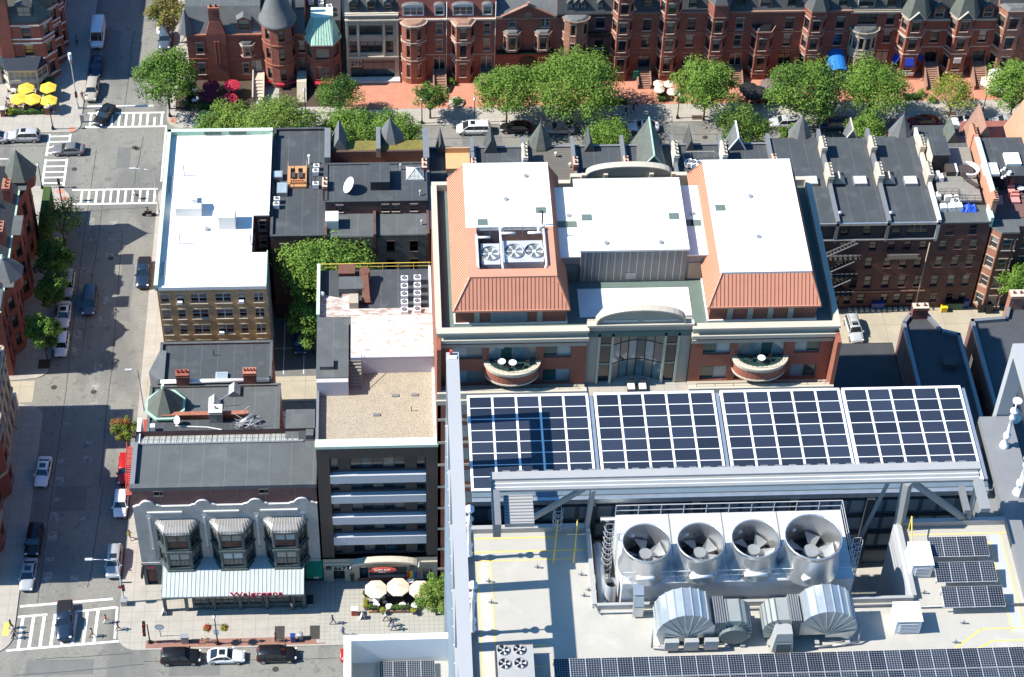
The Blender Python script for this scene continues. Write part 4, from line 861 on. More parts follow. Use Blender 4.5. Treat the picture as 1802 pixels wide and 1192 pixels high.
# n, o: twin turret houses
for i,(xa,lab) in enumerate(((77.0,'left of two banded brick houses with peaked turrets, navy awnings on its bay'),(84.5,'right of two banded brick houses with peaked turrets, white sign on its bay'))):
    cx,dx=xa+2.25,xa+6.0
    T=rowhouse(lab,xa,xa+7.5,10.4,'red_brick_bright','stone_cream',wins=[(dx-.6,dx+.6,5.9,8.0),(dx-.95,dx+.95,1.5,4.3,'door')],mansard=(3.0,1.0),roofm='slate',topm='roof_grey',bands=(5.0,8.3))
    pts=octo(cx,2.1,YF,1.7); bay(T,pts,0,11.7,[(1.8,4.1),(5.8,7.9),(9.3,11.2)],'red_brick_bright','stone_cream',cap=('cone',6.8),roofm='slate_green',bands=(1.1,4.9,8.2),ww=1.15,frame='window_black')
    dormer(T,dx,10.6,1.7,2.0,YF-.05,'window_white','slate','red_brick_bright'); b=MB(); b.add([(cx-1.15,YF-1.95,11.9),(cx+1.15,YF-1.95,11.9),(cx,YF-1.95,13.2)],[(0,1,2)],'slate_green')
    for s in (-1,1):b.bar((cx+s*1.25,YF-2.0,11.85),(cx,YF-2.0,13.3),.25,.14,'stone_cream'); b.poly([(cx+s*1.2,YF-1.95,11.9),(cx,YF-1.95,13.25),(cx,YF-.6,13.25)],'slate_green')
    b.build('gable',T); stoop(T,dx-.85,dx+.85,251.0,255.3,2.2,'brownstone')
    if i==0:
        for (p,q) in zip(pts,pts[1:]):
            U,L=unit(p,q); N=(U[1],-U[0]); a=MB(); c=lambda t_,d_,z_:(p[0]+U[0]*L*t_+N[0]*d_,p[1]+U[1]*L*t_+N[1]*d_,z_); a.poly([c(.2,.05,4.3),c(.8,.05,4.3),c(.8,.7,3.3),c(.2,.7,3.3)],'awning_navy'); a.poly([c(.2,.7,3.3),c(.8,.7,3.3),c(.8,.7,3.0),c(.2,.7,3.0)],'awning_navy'); a.build('awning',T)
        b=MB(); b.box(cx-.9,cx+1.0,YF-2.0,YF-1.9,.95,1.5,'stone_white'); b.build('sign_board',T)
    else:b=MB(); b.box(cx-.55,cx+.55,YF-1.95,YF-1.85,3.3,4.3,'canvas_white'); b.build('sign_board',T)
# p and one more beyond the frame edge
for i,(xa,lab) in enumerate(((92.0,'pale red brick house with a tall chamfered bay behind the white parasols'),(99.6,'pale red brick house partly outside the right edge of the row'))):
    T=rowhouse(lab,xa,xa+7.6,12.8,'red_brick_pale','brownstone',wins=col((xa+5.8,),[(5.7,7.8),(9.3,11.4)],1.2)+[(xa+5,xa+6.6,1.5,4.3,'door')],mansard=(2.6,1.2),roofm='slate',topm='roof_grey',bands=(5.0,))
    bay(T,octo(xa+2.2,2.2,YF,1.7),0,13.0,[(1.8,4.2),(5.8,8.0),(9.6,11.7)],'red_brick_pale','brownstone',cap='flat',roofm='slate_grey',bands=(4.9,),ww=1.3)
# party walls with chimneys between the roofs of the row
# ---------- NORTH-WEST corner building ----------
T=thing('corner_building','red brick corner building with white stone bands, behind the yellow umbrellas','building',(-60,256,0))
pts=[(-90,256),(-59.2,256),(-57.3,255.6),(-52.6,255.6),(-50.9,257.4),(-51.9,259.2),(-50.3,260.8),(-51.6,262.8),(-50.2,264.4),(-51.6,266.6),(-51.6,300)]
zc=11.4; b=MB()
for i,(p,q) in enumerate(zip(pts,pts[1:])):
    U,L=unit(p,q); ops=[]
    if i==0:ops=[(u,u+1.0,z,z+2) for u in (26.2,27.6,29.4) for z in (5.3,8.6)]
    elif i==2:ops=[(2.0,3.3,5.3,7.3),(2.0,3.3,8.6,10.6)]
    elif L>2:ops=[((L-1)/2,(L+1)/2,z,z+2.1) for z in (1.4,5.1,8.5)] if i<9 else [(u,u+1,z,z+2) for u in range(2,32,4) for z in (1.4,5.1,8.5)]
    facade(T,b,(p[0],p[1],0),U,L,zc,ops,'red_brick',.18,frame='window_black',sill='stone_cream')
b.build('wall',T)
for z in (1.0,4.7,7.6,8.35,10.9):
    t=MB()
    for p,q in zip(pts,pts[1:]):
        U,L=unit(p,q); N=(U[1],-U[0]); t.prism([(p[0]+N[0]*.08,p[1]+N[1]*.08),(q[0]+N[0]*.08,q[1]+N[1]*.08),(q[0]-N[0]*.05,q[1]-N[1]*.05),(p[0]-N[0]*.05,p[1]-N[1]*.05)],z,z+.22,'stone_white',bottom=True)
    t.build('band',T)
b=MB(); ins=[(-90,258),(-57.5,257.8),(-53.6,257.8),(-53.4,300)]
b.add([(p[0],p[1],zc+.2) for p in pts]+[(-90,258,15),(-57.5,257.8,15),(-53.6,257.8,15),(-53.4,300,15)],[(0,1,12,11),(1,2,12),(2,3,13,12),(3,4,13),(4,5,13),(5,6,13),(6,7,13),(7,8,13),(8,9,13),(9,10,14,13)],'slate_green')
b.poly([(-90,258,15),(-57.5,257.8,15),(-53.6,257.8,15),(-53.4,300,15),(-90,300,15)],'roof_grey'); b.build('roof',T)
dormer(T,-54.6,11.8,2.2,2.4,256.0,'window_green','slate','slate','grid'); dormer(T,-61.5,12,2.2,2.2,256.4,'window_black','slate','slate_green')
chimney(T,-58.8,-56.9,255.4,256.8,4.5,17,'red_brick',3,'stone_white')
b=MB(); pz=[(-59.6,256),(-58.2,253.9),(-53.8,253.9),(-52.4,255.7)]
for i,(p,q) in enumerate(zip(pz,pz[1:])):
    U,L=unit(p,q); facade(T,b,(p[0],p[1],0),U,L,4.0,[(.15,L-.15,.2,1.3,'shop'),(.15,L-.15,1.9,3.5,'grid','glass_curtain' if i != 1 else 'glass_blind')],'stone_cream',.12,frame='window_white',sill=None)
b.build('shop_bay',T); b=MB(); b.add([(p[0]+(p[0]+56)*.06,p[1]-.25,4.0) for p in pz]+[(-59,255.95,5.3),(-53,255.7,5.3)],[(0,1,4),(1,2,5,4),(2,3,5)],'awning_dark'); b.build('shop_roof',T)
b=MB(); b.box(-61.8,-59.5,255.3,256.1,0,4.4,'stone_cream'); b.box(-61.3,-60.2,255.2,255.32,2.4,4.0,'glass_dark'); b.box(-61.2,-60.2,255.2,255.32,.2,1.8,'black'); b.build('entrance_front',T)
# ================= WEST SIDE OF THE STREET =================
def vwin(L,xs,rows,w_=1.05):return [(x-w_/2,x+w_/2,a,c) for x in xs for a,c in rows if x+w_/2<L]
XE=-51.4
T=thing('corner_building','dark red brick building with corner turret and green skylight domes opposite the white roof','building',(XE-6,210,0))
b=MB(); zc=12.2
prof=[(XE,195.2),(XE,199),(XE+1.1,200.3),(XE+1.1,203),(XE,204.3),(XE,209),(XE+1.0,210.2),(XE+1.0,212.6),(XE,213.8),(XE,216.5),(XE+.9,218.6),(XE+.9,221.6),(XE-.5,223.5),(XE-24,223.5)]
for i,(p,q) in enumerate(zip(prof,prof[1:])):
    U,L=unit(p,q); rows=[(1.4,3.7),(4.9,7.1),(8.3,10.6)]
    ops=vwin(L,[L/2] if L<3.4 else [L*(k+.5)/int(L/1.9) for k in range(int(L/1.9))],rows,1.0) if L>1.2 else []
    facade(T,b,(p[0],p[1],0),U,L,zc,ops,'red_brick_deep',.18,frame='window_black',sill='red_brick_deep')
b.wall((XE-24,195.2,0),(1,0),24,zc,[(u,u+1.1,z,z+2) for u in (4,8,12,16,20) for z in (1.4,5,8.4)],'red_brick_deep'); b.build('wall',T)
for z in (4.4,8.0):t=MB(); [t.prism([(p[0]+unit(p,q)[0][1]*.07,p[1]-unit(p,q)[0][0]*.07),(q[0]+unit(p,q)[0][1]*.07,q[1]-unit(p,q)[0][0]*.07),q,p],z,z+.18,'red_brick') for p,q in zip(prof,prof[1:])]; t.build('band',T)
b=MB(); b.add([(XE,195.2,zc),(XE,223.5,zc),(XE-24,223.5,zc),(XE-3.2,197.5,14.6),(XE-3.2,220.6,14.6),(XE-24,220.6,14.6),(XE-24,195.2,zc),(XE-24,197.5,14.6)],[(0,1,4,3),(1,2,5,4),(6,0,3,7)],'slate')
b.poly([(XE-3.2,197.5,14.6),(XE-3.2,220.6,14.6),(XE-24,220.6,14.6),(XE-24,197.5,14.6)],'roof_black')
for p in ((XE+.5,201.6),(XE+.4,211.4),(XE+.2,220.2)):b.prism([(p[0]-2,p[1]-1.9),(p[0]+.7,p[1]-1.9),(p[0]+.7,p[1]+1.9),(p[0]-2,p[1]+1.9)],zc,zc+.15,'roof_grey')
b.build('roof',T)
t=MB(); hexa=ring(XE-.2,221.4,2.1,8,pi/8); t.prism(hexa,11,12.9,'red_brick_deep'); t.cone(ring(XE-.2,221.4,2.45,8,pi/8),12.9,(XE-.2,221.4,17.0),'slate_green'); t.cyl(XE-.2,221.4,16.8,17.7,.08,.02,6,'copper_pale'); t.build('turret',T)
t=MB(); t.prism(ring(XE-.2,202.6,2.2,8,pi/8),10,12.3,'red_brick_deep'); t.cone(ring(XE-.2,202.6,2.55,8,pi/8),12.3,(XE-.2,202.6,15.2),'slate_grey'); t.cyl(XE-.2,202.6,15.0,15.5,.3,.1,8,'copper_pale'); t.build('turret',T)
for y in (213.8,209.3):
    t=MB(); n=8; pr=[(y-.75*cos(pi*i/n),14.7+.9*sin(pi*i/n)) for i in range(n+1)]
    for p,q in zip(pr,pr[1:]):t.poly([(XE-5.2,p[0],p[1]),(XE-3.6,p[0],p[1]),(XE-3.6,q[0],q[1]),(XE-5.2,q[0],q[1])],'copper_pale')
    for x in (XE-5.2,XE-3.6):t.poly([(x,p,q) for p,q in pr],'copper_pale')
    t.build('skylight',T)
for y in (216.3,208.0):chimney(T,XE-1.6,XE-.6,y-1.0,y+1.0,12.2,15.4,'red_brick_deep',3,'red_brick_pale',along='y')
t=MB(); t.poly([(XE+.1,195.2,zc+.1),(XE+.1,223,zc+.1),(XE-.5,223,zc+.1),(XE-.5,195.2,zc+.1)],'copper_green'); t.build('gutter',T)
t=MB(); t.box(XE-3,XE+.05,195.4,199,zc,zc+.6,'roof_grey'); t.build('terrace',T)
# limestone / brick building south of the alley
T=thing('apartment_building','limestone and red brick apartment building at the lower left edge of the picture','building',(-56,176,0))
b=MB(); zc=12.4; XE2=-50.4
prof=[(XE2,160.5),(XE2,165),(XE2+.9,166),(XE2+.9,168.6),(XE2,169.6),(XE2,174),(XE2+.9,175),(XE2+.9,177.6),(XE2,178.6),(XE2,189),(XE2-26,189)]
prof=[(-77,160.5)]+prof
for i,(p,q) in enumerate(zip(prof,prof[1:])):
    U,L=unit(p,q); rows=[(1.2,3.8),(5.2,7.4),(8.6,10.8),(10.9,12.2)]
    k=max(1,int(L/2.0)); ops=vwin(L,[L*(j+.5)/k for j in range(k)],rows,1.15) if L>1.35 else []
    facade(T,b,(p[0],p[1],0),U,L,zc,ops[:60],'red_brick_deep' if 1<i<8 else 'limestone',.22,frame='window_black',sill='limestone')
b.build('wall',T)
for z in (4.4,10.6,12.2):
    t=MB()
    for p,q in zip(prof,prof[1:]):N=(unit(p,q)[0][1],-unit(p,q)[0][0]); t.prism([(p[0]+N[0]*.2,p[1]+N[1]*.2),(q[0]+N[0]*.2,q[1]+N[1]*.2),(q[0]-N[0]*.1,q[1]-N[1]*.1),(p[0]-N[0]*.1,p[1]-N[1]*.1)],z,z+.35,'limestone',bottom=True)
    t.build('cornice',T)
b=MB(); b.poly([(p[0],p[1],zc-.1) for p in prof],'roof_grey'); b.build('roof',T)
b=MB(); b.box(-60,-51,181.6,188.0,zc,16.2,'limestone'); b.box(-60.2,-50.8,181.4,188.2,16.2,16.4,'roof_grey'); b.box(-77,-51.2,160.7,176.4,zc-.1,17.2,'red_brick_deep'); b.box(-77,-51.0,160.5,176.6,17.2,17.5,'roof_grey'); b.build('penthouse',T)
b=MB(); b.add([(XE2-4,170,zc),(XE2,170,zc),(XE2+.2,175,zc),(XE2-4,175,zc),(XE2-2,172.5,zc+4.5)],[(0,1,4),(1,2,4),(2,3,4),(3,0,4)],'slate_grey'); b.build('turret_roof',T)
b=MB(); b.box(XE2-.1,XE2+.3,189.0,189.6,.1,3.0,'stone_white'); tag(b.build('gate_post'),'white stone gate post at the mouth of the alley beside the limestone building','gate post')
# ================= EAST BLOCK: the white-roofed apartment block =================
T=thing('apartment_block','tan brick apartment block with a glaring white flat roof and green copper coping','building',(-24,210,0))
x0,x1,y0,y1,zc=-30.95,-16.9,195.2,225.0,16.5
rows=[(z,z+1.75) for z in (1.6,4.55,7.5,10.45,13.35)]
def X_(u,v):return FZ(u,v,195.2)[0]-x0
cols=[(X_(450*0+a/K,300+880/K),X_(c/K,300+880/K),s) for a,c,s in ((1120,1180,'sash'),(1230,1285,'sash'),(1330,1445,'double'),(1502,1615,'double'),(1662,1715,'sash'))]+[(X_(450-0+0/K-4,520),X_(450+13,520),'double')]
cols=[(a,c,s) for a,c,s in cols if c<14.0]
b=MB(); ops=[(a,c,r[0],r[1],s,('glass_blind','glass_curtain')[(i_+int(a)) % 2]) for a,c,s in cols for i_,r in enumerate(rows)]
ws=facade(T,b,(x0,y0,0),(1,0),x1-x0,zc-.6,ops,'tan_brick',.18,frame='window_white',sill='stone_trim')
for i in (17,9,24):
    if i<len(ws):
        a=MB(); a.box(0,.62,-.3,.1,0,.42,'white_paint'); o=a.build('air_conditioner'); o.parent=ws[i]; o.location=(.12,-.2,.1)
facade(T,b,(x0,y1,0),(0,-1),y1-y0,zc-.6,[(u,u+1.1,r[0],r[1]) for u in range(2,28,3) for r in rows],'tan_brick',.18,frame='window_white')
# light court on the east side
ct=[(x1,y0),(x1,201.6),(x1-2.1,201.6),(x1-2.1,208.6),(x1,208.6),(x1,y1)]
for i,(p,q) in enumerate(zip(ct,ct[1:])):
    U,L=unit(p,q); facade(T,b,(p[0],p[1],0),U,L,zc-.6,[(u-.5,u+.5,r[0],r[1]) for u in ([L/2] if L>1.6 and L<3 else [k*2.3+1.4 for k in range(int(L/2.3))]) for r in rows] if L>1.6 else [],'stone_grey' if i in (0,1) else 'dark_brick',.15,frame='window_white')
b.wall((x1,y1,0),(-1,0),x1-x0,zc-.6,[],'tan_brick'); b.build('wall',T)
fp=[(x0,y0)]+ct+[(x0,y1)]
b=MB(); b.prism(fp,zc-.7,zc-.35,'panel_beige',top='roof_white'); b.box(x0+.02,x1-.02,y0-.1,y0+.25,zc-.6,zc-.05,'roof_white')
b.box(x0+.5,x0+2.3,y0+.3,y1-.4,zc-.349,zc-.345,'membrane_grey') if 0 else None; b.build('roof',T)
b=MB(); b.box(x0-.25,x0+.15,y0-.1,y1+.1,zc-.6,zc+.35,'copper_green'); b.box(x0-.25,x1+.05,y1-.3,y1+.15,zc-.6,zc+.35,'copper_green'); b.box(x0-.32,x0+.2,y0-.1,y1+.2,zc+.35,zc+.45,'copper_pale'); b.box(x0-.3,x1+.1,y1-.35,y1+.25,zc+.35,zc+.45,'copper_pale')
b.box(x1-.12,x1+.02,y0,201.5,zc-.6,zc+.12,'copper_green'); b.box(x1-.12,x1+.02,208.7,y1,zc-.6,zc+.12,'roof_white'); b.build('parapet',T)
for (ya,yb) in ((197.2,200.4),(213,216.5)):
    t=MB();
    for i in range(int((yb-ya)/.25)):t.box(x0+.45,x0+.9,ya+i*.25,ya+i*.25+.12,zc-.34,zc-.2,'light_metal')
    t.build('vent_grille',T)
for xa in (-26.2,-22.8):
    t=MB(); [t.box(xa+i*.2,xa+i*.2+.1,y1-.42,y1-.36,zc-.2,zc+.3,'iron') for i in range(12)]; t.build('vent_grille',T)
zr=zc-.35
def roofbox(name,label,x,y,w_,d,h,m='roof_white',top=None,cat='roof hatch'):
    b=MB(); b.prism([(x-w_/2,y-d/2),(x+w_/2,y-d/2),(x+w_/2,y+d/2),(x-w_/2,y+d/2)],zr,zr+h,m,top=top); return tag(b.build(name),label,cat)
p=Z('01',1315,325,zr); b=MB(); b.prism([(p[0]-1.6,p[1]),(p[0]+1.8,p[1]),(p[0]+1.8,p[1]+2.4),(p[0]-1.6,p[1]+2.4)],zr,zr+1.5,'roof_white'); b.box(p[0]+.6,p[0]+1.3,p[1]+1,p[1]+2.0,zr+1.5,zr+2.2,'roof_white'); b.build('stair_house',T)
p=Z('01',1590,415,zr); b=MB(); b.prism([(p[0]-1.1,p[1]),(p[0]+1.1,p[1]),(p[0]+1.1,p[1]+2.3),(p[0]-1.1,p[1]+2.3)],zr,zr+2.2,'roof_white'); b.build('stair_house',T)
for i,(a,c) in enumerate(((1260,515),(1290,38),(1755,520))):
    p=Z('01',a,c,zr); vent(p[0],p[1],zr,1.9,.07,'grey_metal',['thin grey vent pipe near the front left of the white roof','thin grey vent pipe near the back left of the white roof','thin grey vent pipe by the front right corner of the white roof'][i],cap=False)
p=Z('01',1448,415,zr); b=MB(); b.cyl(p[0],p[1],zr,zr+.3,.35,.3,10,'grey_metal'); tag(b.build('roof_drain'),'small round drain dome in the middle of the white apartment roof','drain')
# ---- T1, T2, A : the corner terrace down to the avenue
def building(name,label,x0,x1,y0,y1,h,m,roofm,par=.5,south=(),west=(),east=(),cope=None,frame='window_black',cat='building',parm=None,sill='stone_trim',dep=.18,roofname='roof'):
    T=thing(name,label,cat,((x0+x1)/2,y0,0)); b=MB()
    facade(T,b,(x0,y0,0),(1,0),x1-x0,h,[(o[0]-x0,o[1]-x0,*o[2:]) for o in south],m,dep,frame=frame,sill=sill)
    facade(T,b,(x1,y0,0),(0,1),y1-y0,h,[(o[0]-y0,o[1]-y0,*o[2:]) for o in east],m,dep,frame=frame,sill=sill)
    b.wall((x1,y1,0),(-1,0),x1-x0,h,[],m)
    facade(T,b,(x0,y1,0),(0,-1),y1-y0,h,[(y1-o[1],y1-o[0],*o[2:]) for o in west],m,dep,frame=frame,sill=sill)
    b.build('wall',T); t=MB(); t.box(x0+.02,x1-.02,y0+.02,y1-.02,h-par-.1,h-par,roofm); t.build(roofname,T)
    if par>.05:
        t=MB(); pm=parm or m; cm=cope or m; e=.25
        for (a,c,d,f) in ((x0,x1,y0,y0+e),(x0,x1,y1-e,y1),(x0,x0+e,y0+e,y1-e),(x1-e,x1,y0+e,y1-e)):t.box(a+.001,c-.001,d+.001,f-.001,h-par-.05,h-.002,pm); t.box(a-.05,c+.05,d-.04,f+.04,h,h+.08,cm)
        t.build('parapet',T)
    return T
T=building('row_house','dark flat-roofed brick house with two red chimneys just south of the tan apartment block',-30.4,-16.2,182.4,189.4,12.2,'red_brick_deep','roof_black',.25,cope='roof_grey',west=[(183.5,185.0,8.6,10.8),(186.3,187.6,8.6,10.8),(186.3,187.6,5,7.2)],east=[(184,185,9,11),(187,188,9,11)])
t=MB(); t.tube((-30,182.4,12.5),(-16.4,182.4,12.5),.28,'roof_white',8); t.build('white_coping',T)
chimney(T,-28.0,-26.4,182.0,183.0,11.8,14.0,'red_brick',3,'red_brick'); chimney(T,-19.6,-18.0,182.1,183.1,11.8,14.0,'red_brick',4,'red_brick_pale')
b=MB(); b.prism([(-31.6,184.2),(-30.4,182.9),(-29.6,183),(-29.6,187.8),(-30.4,188)],9.0,12.4,'slate_grey'); b.build('corner_bay',T)
for i,(a,c) in enumerate(((1495,100),)):p=Z('02',a,c,12); vent(p[0],p[1],11.95,.9,.06,'black_metal','thin bent pipe on the dark flat roof north of the two red chimneys',cap=False)
p=Z('02',1550,255,12); b=MB(); b.box(p[0]-.75,p[0]+.75,p[1]-.5,p[1]+.6,11.9,12.35,'light_metal'); b.box(p[0]-.6,p[0]+.6,p[1]-.38,p[1]+.48,12.35,12.38,'skylight'); tag(b.build('skylight'),'square glass skylight between the two red brick chimneys','skylight')
T=building('row_house','grey-roofed corner house with an octagonal slate turret and copper edge near the lamp post',-31.3,-15.0,173.6,182.2,12.0,'red_brick','roof_grey',.2,cope='roof_grey',east=[(175.2,176.4,8.6,10.6)],west=[(178,179,8,10)])
b=MB(); ob=ring(-29.2,178.6,2.3,8,pi/8); b.prism(ob,0,12.2,'red_brick'); b.prism(ring(-29.2,178.6,2.65,8,pi/8),12.2,12.5,'copper_green',bottom=True); b.cone(ring(-29.2,178.6,2.35,8,pi/8),12.5,(-29.2,178.6,15.8),'slate_green'); b.cyl(-29.2,178.6,15.6,16.1,.25,.2,8,'copper_pale'); b.build('turret',T)
b=MB(); b.box(-29.5,-18.8,176.6,177.0,11.6,12.7,'red_brick'); b.box(-29.5,-18.8,176.5,177.1,12.7,12.8,'stone_red'); b.box(-31.2,-19,173.7,176.5,11.81,11.9,'roof_black'); b.build('parapet_wall',T)
chimney(T,-23.6,-22.0,175.9,177.2,11.8,13.8,'stone_grey',1,'stone_white','stone_white')
for i,(a,c) in enumerate(((1500,440),(1640,355))):
    p=Z('02',a,c,12); b=MB(); b.box(p[0]-.7,p[0]+.7,p[1]-.7,p[1]+.8,11.8,12.2,'grey_metal')
    for s in (-1,1):b.poly([(p[0]+s*.75,p[1]-.75,12.2),(p[0]+s*.75,p[1]+.85,12.2),(p[0],p[1]+.85,12.9),(p[0],p[1]-.75,12.9)],'skylight_pale')
    b.poly([(p[0]-.7,p[1]-.72,12.2),(p[0]+.7,p[1]-.72,12.2),(p[0],p[1]-.72,12.85)],'grey_metal'); tag(b.build('skylight'),['ridged glass skylight near the centre of the grey roof beside the slate turret','ridged glass skylight at the back of the grey roof by a red chimney'][i],'skylight')
p=Z('02',1240,585,12); dish(p[0],p[1],11.85,.55,'white satellite dish on the grey roof next to the grey chimney block',radians(215))
p=Z('02',1070,625,12); b=MB(); b.box(p[0]-.3,p[0]+.3,p[1]-.3,p[1]+.3,11.85,12.9,'white_paint'); tag(b.build('roof_vent'),'small white box vent near the street edge of the grey roof behind the glazed strip','vent')
b=MB(); q=[Z('02',a,c,11.95) for a,c in ((1225,595),(1310,600),(1450,605),(1550,622))]; b.path([(x,y,11.98) for x,y in q],.07,'roof_white',5); tag(b.build('white_pipe'),'long thin white pipe lying across the grey roof','pipe')
b=MB(); p=Z('02',1720,600,12); rn=random.Random(8); b.tube((p[0]-1.1,p[1],12.2),(p[0]+.9,p[1]+.9,13.2),.28,'steel',10)
for i in range(26):b.tube((p[0]+rn.uniform(-1.6,1.9),p[1]+rn.uniform(-.7,.9),11.9+rn.uniform(0,.5)),(p[0]+rn.uniform(-1.6,1.9),p[1]+rn.uniform(-.7,1),12.2+rn.uniform(.2,1.6)),.03,'light_metal',4)
tag(b.build('scrap_ducts'),'tangle of bright metal duct and rods lying behind the glazed roof strip','scrap metal')
for i,(a,c,h_,dx) in enumerate(((1575,450,2.0,-.8),(1725,540,2.2,-1.0))):
    p=Z('02',a,c,12); b=MB(); b.tube((p[0],p[1],11.85),(p[0]+dx*.3,p[1],11.85+h_),.035,'grey_metal',5); b.tube((p[0]-.6,p[1],11.85+h_*.6),(p[0]+.5,p[1]+.2,11.85+h_),.02,'light_metal',4); tag(b.build('antenna'),['thin old aerial beside the central ridged skylight','leaning thin aerial near the tangle of metal ducts'][i],'antenna')
# A: corner shop building on the avenue
x0,x1,y0=-31.55,-10.0,160.1
T=thing('corner_building','long corner building with grey stone front and three dark copper bay windows','building',(-21,160,0))
b=MB(); H=18.6
facade(T,b,(x0,y0+.3,0),(1,0),x1-x0,H,[(2.6,3.5,17.1,17.75,'fixed','glass_dark'),(14.9,15.8,17.1,17.75,'fixed','glass_dark')],'purple_brick',.2,frame='window_black',sill='stone_trim')
facade(T,b,(x0,169.0,0),(0,-1),169.0-y0-.3,H,[(u,u+1.3,z,z+2.3) for u in (1,3.6,6.2) for z in (5,9,13)],'red_brick_deep',.2,frame='window_black')
b.wall((x1,y0+.3,0),(0,1),8.6,H,[],'dark_brick'); b.wall((x1,169.0,0),(-1,0),x1-x0,H,[],'dark_brick')
for u in (3.2,9.2,12.2,15.5,19):b.box(x0+u,x0+u+.08,y0+.22,y0+.31,16,18.4,'brownstone')
b.build('wall',T)
b=MB(); b.box(x0+.1,x1-.1,y0+.4,167.3,H-.5,H-.4,'roof_grey'); b.box(x0-.15,x1+.05,y0+.1,y0+.75,H-.5,H+.12,'roof_grey'); b.box(x0-.15,x0+.4,y0+.75,167.3,H-.5,H+.12,'zinc'); b.box(x1-.2,x1+.05,y0+.75,169,H-.5,H+.05,'roof_grey'); b.build('roof',T)
b=MB(); b.add([(x0,167.3,H-.35),(x1-1.6,167.3,H-.35),(x1-1.6,169.2,H-1.0),(x0,169.2,H-1.0)],[(0,1,2,3)],'skylight_pale')
for i in range(29):b.bar((x0+i*.69,167.3,H-.32),(x0+i*.69,169.2,H-.96),.05,.05,'grey_metal')
b.bar((x0,167.25,H-.3),(x1-1.6,167.25,H-.3),.2,.15,'zinc'); b.bar((x0,168.3,H-.64),(x1-1.6,168.3,H-.64),.05,.05,'grey_metal'); b.build('glazed_strip',T)
b=MB(); b.box(x1-3.8,x1-.3,167.4,172.5,H-1.2,H-.55,'roof_grey'); b.box(x1-2.2,x1-.4,167.0,169.2,H-.5,H-.45,'roof_soot'); b.box(x1-1.3,x1-.4,167.6,168.6,H-.45,H+.3,'roof_grey'); b.build('rear_roof',T)
b=MB(); b.box(x0+.02,x0+.5,167.4,171.5,12,18.2,'roof_white'); b.build('white_end_wall',T)
# stone front with scalloped parapet
pts=[(x0-.1,0),(x0-.1,16.3)]
for c in (-29.1,-22.4,-15.9,):
    pts += [(c-3.0 if c>-29 else c-2.0,15.5)] if 0 else []
prof=[]; scal=[x0+1.6,x0+8.1,x0+14.3,x1-1.8]
def parz(x):
    z=15.3
    for s in scal:
        d=abs(x-s)
        if d<1.5:z=max(z,15.3+(1.0*sqrt(max(0,1-(d/.9)**2)) if d<.9 else .25*sqrt(max(0,1-((d-.9)/.6)**2))))
    return z
b=MB(); n=110; xs=[x0-.1+(x1-x0+.1)*i/n for i in range(n+1)]
bays=[(-29.35,-24.15),(-22.95,-17.75),(-16.55,-11.35)]
for a,c in zip(xs,xs[1:]):
    za,zb=parz(a),parz(c); lo=4.2
    b.poly([(a,y0,lo),(c,y0,lo),(c,y0,zb),(a,y0,za)],'stone_grey'); b.poly([(a,y0,za),(c,y0,zb),(c,y0+.3,zb),(a,y0+.3,za)],'stone_white')
b.poly([(x0-.1,y0+.3,0),(x0-.1,y0,0),(x0-.1,y0,parz(x0)),(x0-.1,y0+.3,parz(x0))],'stone_grey')
for s,e in zip([x0]+[q[1] for q in bays],[q[0] for q in bays]+[x1]):pass
for a,c in ((x0+.9,x0+6.2),(x0+7.5,x0+12.9),(x0+14.2,x0+19.8)):b.box(a+.6,c-.6,y0-.18,y0,14.2,14.42,'stone_white')
for x in scal:b.lathe(x,y0-.04,[(.0,13.5)],4,'stone_grey') if 0 else b.add([(x+.35*cos(i*pi/5),y0-.06,13.7+.35*sin(i*pi/5)) for i in range(10)],[tuple(range(10))],'stone_white'); b.box(x-.12,x+.12,y0-.08,y0,7.5,13.2,'stone_white'); b.box(x-.2,x+.2,y0-.12,y0,5.6,7.4,'stone_grey')
b.box(x0-.2,x1,y0-.1,y0,4.2,4.6,'stone_grey'); b.build('stone_front',T)
b=MB()
U=(1,0); facade(T,b,(x0-.1,y0-.05,0),U,x1-x0+.1,4.2,[(.4,1.6,.2,3.2,'shop')]+[(3.6+i*3.15,6.3+i*3.15,.4,3.4,'shop','glass_curtain') for i in range(5)]+[(19.4,20.7,.2,3.0,'door')],'window_green',.35,frame='window_black',sill=None); b.build('shopfront',T)
